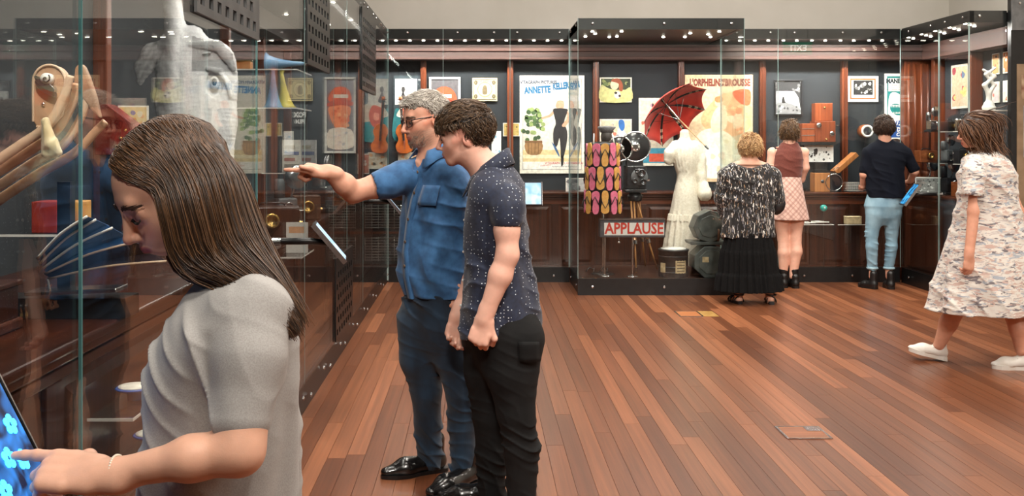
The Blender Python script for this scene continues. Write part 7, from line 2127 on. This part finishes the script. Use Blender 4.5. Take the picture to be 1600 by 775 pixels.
# back pocket patch laid on the cloth
ppx = 745 + v[:, 0] * F_PX / v[:, 1]; ppy = 223 - (v[:, 2] - EYE) * F_PX / v[:, 1]
pv = []
for j in range(6):
    for i in range(5):
        fx, fy = i / 4, j / 5
        x_ = 810 + 31 * fx + 2 * fy; y_ = 534 + 30 * fy + (3 * (1 - abs(2 * fx - 1)) if j == 5 else 0)
        k = (np.abs(ppx - x_) < 3) & (np.abs(ppy - y_) < 3)
        pv.append(J(x_, y_, (v[k, 1].min() if k.any() else YT - .17) - .004) - tb)
o = MB().add(pv, [(j * 5 + i, j * 5 + i + 1, j * 5 + i + 6, j * 5 + i + 5) for j in range(5) for i in range(4)]).build('back_pocket', M_BJ, t_root, True)
o.modifiers.new('thick', 'SOLIDIFY').thickness = .006
for (hx, hy, tx, ty) in ((.21, 3.86, -.05, 3.90), (.10, 4.06, -.16, 4.08)):
    shoe(t_root, (hx, hy, 0), (tx, ty, 0), .005, M_SHOE, sole=M_BLACK, width=.046, top=.06)
# hair: brown, swept forward, longer on top
line = lambda p: (p[2] > .042) or (p[1] < -.012 and p[2] > -.062 + .25 * max(0, p[1] + .05)) and not (abs(p[0]) > .06 and -.045 < p[1] < .02 and p[2] < -.002)
def flow(p):
    if p[2] > .055: return np.array((-.35 * np.sign(p[0] + .02), 1.0, -.15 - 2.2 * max(0, p[1] - .02) * 8))
    return np.array((0, -.25 if p[1] < 0 else .25, -1.0))
cap_hair(t_root, TH, line, flow, 3600, lambda p: (.05 if p[1] > .03 else .075) if p[2] > .06 else .04, HAIR, .0013, lift=.022, seed=14, colours=(srgb((40, 29, 21)), srgb((104, 80, 58))),
         shell_cut=[((.075, .02, -.005), (.03, .05, .03)), ((-.075, .02, -.005), (.03, .05, .03)), ((0, .115, -.045), (.12, .095, .105)), ((0, .03, -.115), (.12, .08, .118))], jitter=.38, curl=.25, egg=((0, -.014, .03), (.077, .1, .088)), steps=10)
# ------------------------------------------------------------------ the four women by the far cases
def splotch(name, base, cols, scale, stretch=(1, 1, 1), thr=.56, rough=.8, detail=2.0, rot=(0, 0, 0)):
    """Printed cloth: ground colour with scattered marks in several inks."""
    m = pm(name, base, rough=rough, sheen=.2)
    nt = m.node_tree; N = nt.nodes; L = nt.links; b = N['Principled BSDF']
    tc = N.new('ShaderNodeTexCoord'); prev = None
    for i, c in enumerate(cols):
        mp = N.new('ShaderNodeMapping'); mp.inputs['Scale'].default_value = stretch; mp.inputs['Location'].default_value = (i * 3.7, i * 1.9, i * 5.1); mp.inputs['Rotation'].default_value = rot
        L.new(tc.outputs['Object'], mp.inputs[0])
        no = N.new('ShaderNodeTexNoise'); no.inputs['Scale'].default_value = scale; no.inputs['Detail'].default_value = detail; no.inputs['Distortion'].default_value = .6
        L.new(mp.outputs[0], no.inputs['Vector'])
        cr = N.new('ShaderNodeValToRGB'); cr.color_ramp.elements[0].position = thr; cr.color_ramp.elements[1].position = thr + .025
        L.new(no.outputs['Fac'], cr.inputs[0])
        mx = N.new('ShaderNodeMix'); mx.data_type = 'RGBA'; mx.inputs[6].default_value = lin(base); mx.inputs[7].default_value = lin(c)
        if prev is not None: L.new(prev, mx.inputs[6])
        L.new(cr.outputs[0], mx.inputs[0]); prev = mx.outputs[2]
    L.new(prev, b.inputs['Base Color'])
    return m
def plaid(name, base, a, c, s=120.0):
    m = pm(name, base, rough=.85, sheen=.2)
    nt = m.node_tree; N = nt.nodes; L = nt.links; b = N['Principled BSDF']
    tc = N.new('ShaderNodeTexCoord'); prev = None
    for (dr, sc, col, lo) in (((1, 0, .95), s, a, .72), ((1, 0, -.95), s, a, .72), ((1, 0, .95), s * .5, c, .93), ((1, 0, -.95), s * .5, c, .93)):
        dp = N.new('ShaderNodeVectorMath'); dp.operation = 'DOT_PRODUCT'; dp.inputs[1].default_value = dr
        L.new(tc.outputs['Object'], dp.inputs[0])
        mu = N.new('ShaderNodeMath'); mu.operation = 'MULTIPLY'; mu.inputs[1].default_value = sc; L.new(dp.outputs['Value'], mu.inputs[0])
        si = N.new('ShaderNodeMath'); si.operation = 'SINE'; L.new(mu.outputs[0], si.inputs[0])
        mr = N.new('ShaderNodeMapRange'); mr.inputs['From Min'].default_value = lo; mr.inputs['From Max'].default_value = lo + .05; mr.inputs['To Max'].default_value = .5
        L.new(si.outputs[0], mr.inputs[0])
        mx = N.new('ShaderNodeMix'); mx.data_type = 'RGBA'; mx.inputs[6].default_value = lin(base); mx.inputs[7].default_value = lin(col)
        if prev is not None: L.new(prev, mx.inputs[6])
        L.new(mr.outputs[0], mx.inputs[0]); prev = mx.outputs[2]
    L.new(prev, b.inputs['Base Color'])
    return m
# --- woman with blonde bob, brushstroke blouse and long black skirt
YB = 9.13
bl = person((2.46, YB, 0), 'blonde woman in black brushstroke blouse and long tiered black skirt')
bb = np.array(bl.location, f32)
BH = Head(J(1171, 230, YB), unit((-.25, 1, -.02)), s=.95)
S = Sculpt()
S.chain([J(1171, 254, YB), J(1170, 300, YB), J(1168, 380, YB)], [.07, .13, .14], .04)
S.chain([J(1171, 262, YB), J(1136, 268, YB), J(1130, 320, YB + .06), J(1140, 345, YB + .2)], [.06, .06, .045, .035], .03)
S.chain([J(1171, 262, YB), J(1206, 268, YB), J(1214, 315, YB + .06), J(1200, 320, YB + .24)], [.06, .06, .045, .035], .03)
hand(S, J(1140, 345, YB + .2), unit((.1, 1, -.2)), (0, .2, 1), 1, RELAX, s=.9)
hand(S, J(1200, 320, YB + .24), unit((-.3, 1, .1)), (0, -.1, 1), -1, RELAX, s=.9)
S.chain([J(1158, 400, YB), J(1154, 452, YB), J(1154, 468, YB)], [.07, .04, .034], .03)
S.chain([J(1190, 400, YB), J(1201, 452, YB - .02), J(1203, 470, YB - .02)], [.07, .04, .034], .03)
for (x_, y_) in ((1154, YB), (1203, YB - .02)):
    S.cone((J(x_, 470, y_)[0], y_ - .02, .04), (J(x_, 470, y_)[0] + (-.03 if x_ < 1180 else .03), y_ + .13, .03), .03, .024, .02, flat=(0, 0, 1), fs=.8)
BH.sculpt(S); BH.neck(S, J(1171, 254, YB), .05, .07)
S.chain([J(1171, 256, YB), J(1150, 262, YB)], [.06, .05], .03); S.chain([J(1171, 256, YB), J(1192, 262, YB)], [.06, .05], .03)
under(S, [(J(1170, 268, YB), J(1168, 400, YB), .3)], .02)
v, q = S.mesh(.0065)
mesh_obj('body', v - bb, q, SKIN, bl, BH.colour(v, srgb((222, 172, 148)), lip=srgb((180, 100, 90))))
BH.eyes(bl, bb)
S = Sculpt()
S.loft(prows(YB, [(371, 1126, 1210, .155), (340, 1130, 1209, .16), (310, 1133, 1208, .155), (280, 1130, 1212, .14), (266, 1138, 1204, .12), (258, 1148, 1194, .095)]), .02,
       fold=lambda t_, z: .008 * np.sin(t_ * 11 + z * 6) * sstep(1.3, 1.0, z))
S.chain([J(1146, 266, YB), J(1136, 275, YB), J(1130, 310, YB + .03), J(1134, 335, YB + .1)], [.07, .085, .085, .06], .05)
S.chain([J(1196, 266, YB), J(1206, 275, YB), J(1212, 308, YB + .03), J(1208, 325, YB + .13)], [.07, .085, .085, .06], .05)
S.ell(J(1171, 247, YB - .07), (.135, .1, .085), .012, 's')
S.warp(wrinkles(.008, 60, (.3, 0, 1), 51))
done(S, .007, 'blouse', splotch('brushstroke_blouse', (16, 14, 15), [(206, 202, 196), (150, 122, 92), (120, 122, 132), (226, 224, 220)], 22, (3.2, 3.2, .7), .635, rot=(0, .35, 0)), bl)
S = Sculpt()
S.loft(prows(YB, [(454, 1117, 1222, .2), (428, 1121, 1217, .19), (426, 1124, 1214, .182), (392, 1127, 1211, .172), (390, 1128, 1210, .165), (362, 1136, 1204, .15)]), .02,
       fold=lambda t_, z: .011 * np.sin(t_ * 24 + 2 * np.sin(t_ * 5) + z * 3) * sstep(.85, .25, z) + .004 * np.sin(t_ * 40))
S.cone(J(1170, 470, YB), J(1170, 446, YB), .19, .16, .006, 's')
done(S, .0075, 'skirt', pm('black_gauze', (9, 9, 10), (15, 15, 16), rough=.9, scale=50, bump=.2, spec=.2), bl)
for (x_, y_, dx) in ((1154, YB, -.035), (1203, YB - .02, .035)):
    X_ = J(x_, 470, y_)[0]; b = MB()
    hx = Vector((X_, y_ - .06, 0)) - Vector(bl.location); tx = Vector((X_ + dx, y_ + .16, 0)) - Vector(bl.location)
    d = (tx - hx); r_v = Vector((d.y, -d.x, 0)).normalized()
    pr = [(-.02, 0), (-.032, .25), (-.035, .5), (-.042, .75), (-.025, .97), (.025, .97), (.042, .75), (.035, .5), (.032, .25), (.02, 0)]
    lo = [hx + d * t + r_v * a for a, t in pr]
    b.add([p + Vector((0, 0, .0)) for p in lo] + [p + Vector((0, 0, .028 if t < .3 else .016)) for p, (a, t) in zip(lo, pr)], [tuple(range(10)), tuple(reversed(range(10, 20)))] + [(i, 10 + i, 10 + (i + 1) % 10, (i + 1) % 10) for i in range(10)])
    o = b.build('sandal', M_BLACK, bl)
    for t in (.12, .3, .62, .78):
        c = hx + d * t + Vector((0, 0, .03))
        hgt = .05 if t < .4 else .035
        arc = [c + r_v * (.043 * math.cos(a)) + Vector((0, 0, hgt * math.sin(a) - .012)) for a in np.linspace(0, PI, 9)]
        MB().tube(arc, .006, 5).build('strap', M_BLACK, o, True)
    arc = [hx + d * .16 + r_v * .04 * math.cos(a) + d.normalized() * .045 * math.sin(a) + Vector((0, 0, .085)) for a in np.linspace(0, 2 * PI, 17)]
    MB().tube(arc, .007, 5, False).build('ankle_strap', M_BLACK, o, True)
cap_hair(bl, BH, lambda p: p[1] < .03 or p[2] > .05, lambda p: np.array((p[0] * 5, -.3 if p[2] > .03 else .0, -1.0 if p[2] < .09 else -.2)), 1300, lambda p: .115 if p[2] > .02 else .075,
         HAIR, .0032, lift=.026, seed=23, colours=(srgb((146, 108, 70)), srgb((220, 184, 134))), shell_cut=[((0, .12, -.05), (.12, .1, .11))], jitter=.25, curl=.55, steps=11, h=.006, pull=.6,
         egg=((0, -.014, .02), (.08, .102, .095)))
# dark shoulder bag against her side
t = thing('handbag', 'dark slouchy bag carried against the black blouse', 'bag', tuple(J(1216, 345, YB + .04) - np.array((0, 0, .0))))
S = Sculpt(); S.ell(J(1214, 320, YB + .05), (.075, .09, .085), .02); S.ell(J(1213, 308, YB + .06), (.06, .08, .07), .03); S.warp(wrinkles(.006, 70, (0, .3, 1), 5))
v, q = S.mesh(.007); mesh_obj('bag_body', v - np.array(t.location, f32), q, pm('dark_leather', (20, 18, 19), (34, 30, 32), rough=.5, scale=20, bump=.2), t)
hp = [J(1208, 300, YB - .03), J(1204, 275, YB - .02), J(1202, 262, YB + .03), J(1206, 280, YB + .12), J(1210, 300, YB + .12)]
MB().tube([Vector(p - np.array(t.location, f32)) for p in hp], .008, 6).build('strap', pm('dark_leather2', (22, 20, 20), rough=.5), t, True)

# --- woman in sleeveless rust top and plaid skirt
YR = 10.16
ru = person((3.14, YR, 0), 'woman in sleeveless rust brown top and pink plaid mini skirt')
rb = np.array(ru.location, f32)
RH = Head(J(1233, 206, YR), unit((.05, 1, -.05)), s=.95)
S = Sculpt()
S.chain([J(1232, 228, YR), J(1230, 255, YR), J(1232, 300, YR)], [.065, .11, .13], .04)
S.chain([J(1232, 234, YR), J(1207, 238, YR), J(1203, 262, YR + .0), J(1207, 284, YR + .05), J(1216, 290, YR + .2)], [.05, .046, .04, .035, .026], .03)
S.chain([J(1232, 234, YR), J(1256, 238, YR), J(1258, 262, YR + .02), J(1252, 280, YR + .1), J(1245, 270, YR + .22)], [.05, .046, .04, .035, .026], .03)
hand(S, J(1216, 290, YR + .2), unit((.2, .8, .2)), (0, 0, 1), 1, RELAX, s=.85); hand(S, J(1245, 270, YR + .22), unit((0, .5, .5)), (0, 0, 1), -1, RELAX, s=.85)
S.chain([J(1222, 310, YR), J(1221, 345, YR), J(1224, 372, YR + .02), J(1225, 395, YR), J(1224, 432, YR)], [.085, .075, .056, .058, .036], .03)
S.chain([J(1243, 310, YR), J(1244, 345, YR), J(1243, 372, YR - .0), J(1244, 393, YR - .03), J(1239, 432, YR - .04)], [.085, .075, .056, .058, .036], .03)
RH.sculpt(S); RH.neck(S, J(1232, 230, YR), .05, .062)
under(S, [(J(1230, 240, YR), J(1230, 335, YR), .135)], .02)
v, q = S.mesh(.0065); mesh_obj('body', v - rb, q, SKIN, ru, RH.colour(v, srgb((226, 176, 154)), lip=srgb((186, 104, 94))))
RH.eyes(ru, rb)
S = Sculpt()
S.loft(prows(YR, [(278, 1208, 1252, .105), (262, 1206, 1254, .115), (248, 1207, 1255, .12), (236, 1211, 1253, .11), (229, 1216, 1250, .09), (222, 1221, 1246, .07)]), .01)
S.ell(J(1233, 218, YR - .0), (.075, .1, .04), .012, 's')
S.warp(wrinkles(.004, 90, (.2, 0, 1), 61))
done(S, .0065, 'top', pm('rust_knit', (92, 40, 30), (108, 50, 38), rough=.85, scale=120, bump=.2, sheen=.2), ru)
S = Sculpt()
S.loft(prows(YR, [(343, 1203, 1264, .17), (320, 1206, 1259, .155), (296, 1206, 1254, .135), (276, 1208, 1251, .105)]), .01, fold=lambda t_, z: .006 * np.sin(t_ * 9 + 1) * sstep(1.0, .7, z))
S.cone(J(1233, 352, YR), J(1233, 338, YR), .155, .14, .006, 's')
done(S, .0065, 'skirt', plaid('pink_plaid', (206, 172, 158), (150, 104, 96), (120, 70, 66)), ru)
M_BOOT = pm('black_boot', (16, 15, 15), (26, 24, 24), rough=.4, scale=30, bump=.08)
for (x_, dy, tx) in ((1224, 0, -.02), (1239, -.04, .02)):
    X_ = J(x_, 440, YR)[0]
    S = Sculpt(); S.cone((X_, YR + dy, .17), (X_, YR + dy - .0, .06), .043, .04, .01); done(S, .006, 'sock', M_BLACK, ru)
    shoe(ru, (X_, YR + dy - .07, 0), (X_ + tx, YR + dy + .18, 0), .006, M_BOOT, 'boot', width=.046, top=.06, sole=M_BLACK, sole_h=.022)
cap_hair(ru, RH, lambda p: p[1] < .03 or p[2] > .05, lambda p: np.array((p[0] * 3, -.2 if p[2] > .04 else 0, -1.0 if p[2] < .09 else -.3)), 1300, lambda p: .12 if p[2] > .02 else .08,
         HAIR, .0030, lift=.02, seed=33, colours=(srgb((58, 42, 30)), srgb((122, 92, 62))), shell_cut=[((0, .12, -.05), (.12, .1, .11))], jitter=.25, curl=.4, steps=11, h=.006, pull=.6,
         egg=((0, -.014, .018), (.08, .101, .098)))

# --- woman in navy t-shirt and light jeans
YN = 10.05
nv = person((4.06, YN, 0), 'woman with dark curly bob in navy t-shirt and pale blue jeans')
nb_ = np.array(nv.location, f32)
NH = Head(J(1381, 200, YN), unit((.1, 1, -.1)), s=.95)
S = Sculpt()
S.chain([J(1383, 222, YN), J(1385, 255, YN), J(1383, 310, YN)], [.065, .1, .08], .04)
S.chain([J(1383, 230, YN), J(1359, 234, YN), J(1350, 272, YN), J(1348, 292, YN + .12)], [.05, .048, .038, .028], .03)
S.chain([J(1383, 230, YN), J(1412, 234, YN), J(1429, 268, YN - .0), J(1422, 283, YN + .13)], [.05, .048, .038, .028], .03)
hand(S, J(1348, 292, YN + .12), unit((.2, .9, .1)), (0, 0, 1), 1, RELAX, s=.85); hand(S, J(1422, 283, YN + .13), unit((-.3, .9, -.1)), (0, 0, 1), -1, RELAX, s=.85)
NH.sculpt(S); NH.neck(S, J(1383, 226, YN), .048, .06)
S.chain([J(1364, 412, YN), J(1363, 432, YN)], [.035, .033]); S.chain([J(1388, 412, YN), J(1389, 432, YN)], [.035, .033])
S.chain([J(1383, 310, YN), J(1366, 330, YN), J(1364, 412, YN)], [.06, .04, .025]); S.chain([J(1383, 310, YN), J(1395, 330, YN), J(1388, 412, YN)], [.06, .04, .025])
under(S, [(J(1384, 236, YN), J(1384, 312, YN), .16), (J(1359, 234, YN), J(1352, 262, YN), .07), (J(1412, 234, YN), J(1426, 260, YN), .07)], .02)
v, q = S.mesh(.0065); mesh_obj('body', v - nb_, q, SKIN, nv, NH.colour(v, srgb((222, 170, 146)), lip=srgb((186, 104, 94))))
NH.eyes(nv, nb_)
S = Sculpt()
S.loft(prows(YN, [(309, 1354, 1414, .13), (290, 1352, 1413, .13), (265, 1351, 1412, .13), (245, 1352, 1416, .125), (232, 1356, 1414, .11), (223, 1366, 1402, .08), (217, 1372, 1394, .06)]), .02, fold=lambda t_, z: .006 * np.sin(t_ * 7 + z * 9) * sstep(1.3, 1.05, z))
S.chain([J(1364, 232, YN), J(1357, 240, YN), J(1351, 266, YN)], [.055, .062, .058], .05); S.chain([J(1406, 232, YN), J(1415, 240, YN), J(1427, 263, YN)], [.055, .062, .058], .05)
S.warp(wrinkles(.006, 70, (.3, 0, 1), 71))
done(S, .0068, 't_shirt', pm('navy_jersey', (8, 12, 22), (13, 18, 30), rough=.9, scale=200, bump=.1, spec=.2), nv)
S = Sculpt()
S.loft(prows(YN, [(352, 1370, 1390, .05), (340, 1358, 1402, .1), (322, 1350, 1411, .12), (302, 1356, 1409, .11)]), .02)
S.chain([J(1367, 335, YN - .01), J(1362, 365, YN), J(1362, 385, YN - .01), J(1363, 417, YN)], [.088, .064, .058, .05], .03)
S.chain([J(1394, 335, YN - .01), J(1393, 365, YN), J(1393, 385, YN - .01), J(1389, 417, YN)], [.088, .064, .058, .05], .03)
S.warp(wrinkles(.006, 120, (.1, 0, 1), 81, lambda P: .3 + np.exp(-((P[..., 2] - .5) / .12) ** 2) + sstep(.35, .2, P[..., 2])))
done(S, .0062, 'jeans', pm('pale_denim', (104, 140, 160), (138, 170, 186), rough=.85, scale=8, stretch=(1, 1, .5), bump=.2, bscale=800), nv)
for x_ in (1363, 1389):
    X_ = J(x_, 440, YN)[0]
    pts = [Vector((X_ + .045 * math.cos(a), YN + .045 * math.sin(a), .205)) - Vector(nv.location) for a in np.linspace(0, 2 * PI, 17)]
    MB().tube(pts, .013, 6, False).build('cuff', pm('pale_cuff', (128, 160, 176), (150, 180, 192), rough=.85, scale=30), nv, True)
shoe(nv, (J(1366, 440, YN)[0], YN - .06, 0), (J(1350, 440, YN)[0], YN + .15, 0), .006, M_BOOT, 'boot', width=.044, top=.1, sole=M_BLACK, sole_h=.03)
shoe(nv, (J(1389, 440, YN)[0], YN - .07, 0), (J(1389, 440, YN)[0] + .02, YN + .15, 0), .006, M_BOOT, 'boot', width=.044, top=.1, sole=M_BLACK, sole_h=.03)
cap_hair(nv, NH, lambda p: p[1] < .04 or p[2] > .05, lambda p: np.array((p[0] * 4, -.3 if p[2] > .04 else 0, -1.0 if p[2] < .09 else -.2)), 1300, lambda p: .1 if p[2] > .02 else .06,
         HAIR, .0030, lift=.024, seed=43, colours=(srgb((36, 26, 21)), srgb((84, 62, 48))), shell_cut=[((0, .125, -.05), (.12, .1, .11))], jitter=.25, curl=.8, steps=11, h=.006, pull=.6,
         egg=((0, -.014, .02), (.082, .102, .094)))

# --- woman striding past in the pale printed dress
YW = 6.6
wk = person((3.28, YW, 0), 'brown-haired woman in white printed midi dress and white sneakers, striding past')
wkb = np.array(wk.location, f32)
WH = Head(J(1524, 205, YW), unit((-1, .28, -.12)), unit((-.15, 0, 1)), s=.97)
wf = unit((-1, .2, 0))
S = Sculpt()
S.chain([J(1540, 245, YW), J(1545, 300, YW), J(1545, 380, YW)], [.065, .11, .12], .04)
S.chain([J(1540, 252, YW), J(1522, 258, YW - .17), J(1522, 330, YW - .21), J(1514, 398, YW - .24)], [.05, .05, .038, .027], .03)
hand(S, J(1514, 400, YW - .24), unit((-.05, 0, -1)), unit((.2, -1, 0)), -1, RELAX, s=.95)
S.chain([J(1540, 252, YW), J(1560, 258, YW + .17), J(1590, 330, YW + .22), J(1600, 390, YW + .2)], [.05, .05, .038, .027], .03)
hand(S, J(1600, 390, YW + .2), unit((.1, 0, -1)), unit((.2, 1, 0)), 1, RELAX, s=.95)
aL = J(1467, 540, 6.72); aR = J(1596, 548, 6.46)
S.chain([J(1530, 400, YW), J(1500, 470, 6.66), J(1482, 505, 6.7), aL], [.085, .06, .056, .036], .03)
S.chain([J(1560, 400, YW), J(1580, 480, 6.52), J(1592, 515, 6.48), aR], [.085, .06, .056, .036], .03)
WH.sculpt(S); WH.neck(S, J(1540, 245, YW), .05, .062)
under(S, [(J(1542, 244, YW), J(1546, 440, YW), .3)], .022)
v, q = S.mesh(.0058)
mesh_obj('body', v - wkb, q, SKIN, wk, WH.colour(v, srgb((216, 158, 132)), lip=srgb((186, 104, 94)), blush=srgb((210, 130, 108))))
WH.eyes(wk, wkb); WH.brows(wk, wkb, pm('brow_brown', (62, 38, 26), rough=.7), 1.0, 40)
S = Sculpt()
S.loft(prows(YW, [(486, 1456, 1640, .3), (450, 1463, 1628, .28), (400, 1476, 1612, .24), (350, 1490, 1596, .2), (310, 1499, 1588, .17), (275, 1499, 1586, .18), (252, 1506, 1576, .17), (240, 1516, 1562, .12), (233, 1524, 1554, .075)]), .02,
       fold=lambda t_, z: .022 * np.sin(t_ * 7 + 1.2 * np.sin(t_ * 2) + z * 2) * sstep(.95, .35, z))
S.chain([J(1522, 254, YW - .1), J(1522, 268, YW - .18), J(1520, 300, YW - .21)], [.06, .07, .072], .05)
S.chain([J(1556, 254, YW + .1), J(1562, 268, YW + .18), J(1575, 300, YW + .2)], [.06, .07, .07], .05)
S.warp(wrinkles(.007, 60, (.4, 0, 1), 91))
S.cone(J(1519, 316, YW - .215), J(1521, 292, YW - .205), .06, .058, .005, 's')
S.cone(J(1550, 500, YW), J(1550, 476, YW), .255, .23, .01, 's')
done(S, .0062, 'dress', splotch('pale_print_dress', (220, 216, 208), [(196, 188, 184), (208, 190, 178), (166, 174, 184), (118, 112, 116), (196, 170, 160)], 15, (1.1, 1.1, 3.6), .575, detail=6), wk)
M_SNK = pm('white_leather', (226, 222, 212), (236, 234, 228), rough=.45, scale=20)
shoe(wk, (J(1480, 565, 6.72)[0], 6.72, .0), (J(1423, 560, 6.74)[0], 6.78, .055), .0055, M_SNK, 'sneaker', width=.05, top=.05, sole_h=.028)
shoe(wk, (J(1610, 575, 6.46)[0], 6.46, 0), (J(1574, 580, 6.4)[0] - .05, 6.5, 0), .0055, M_SNK, 'sneaker', width=.05, top=.05, sole_h=.028)
cap_hair(wk, WH, lambda p: p[1] < .045 or p[2] > .055, lambda p: np.array((p[0] * 3, -.9 if p[2] > .05 else -.25, -1.0 if p[2] < .09 else -.2)), 1400, lambda p: .25 if p[2] > .0 else .18,
         HAIR, .0030, lift=.022, seed=53, colours=(srgb((58, 38, 27)), srgb((116, 80, 54))), shell_cut=[((0, .122, -.045), (.12, .1, .11))], jitter=.15, curl=.12, steps=14, h=.0055, pull=.55,
         egg=((0, -.014, .02), (.081, .103, .095)))
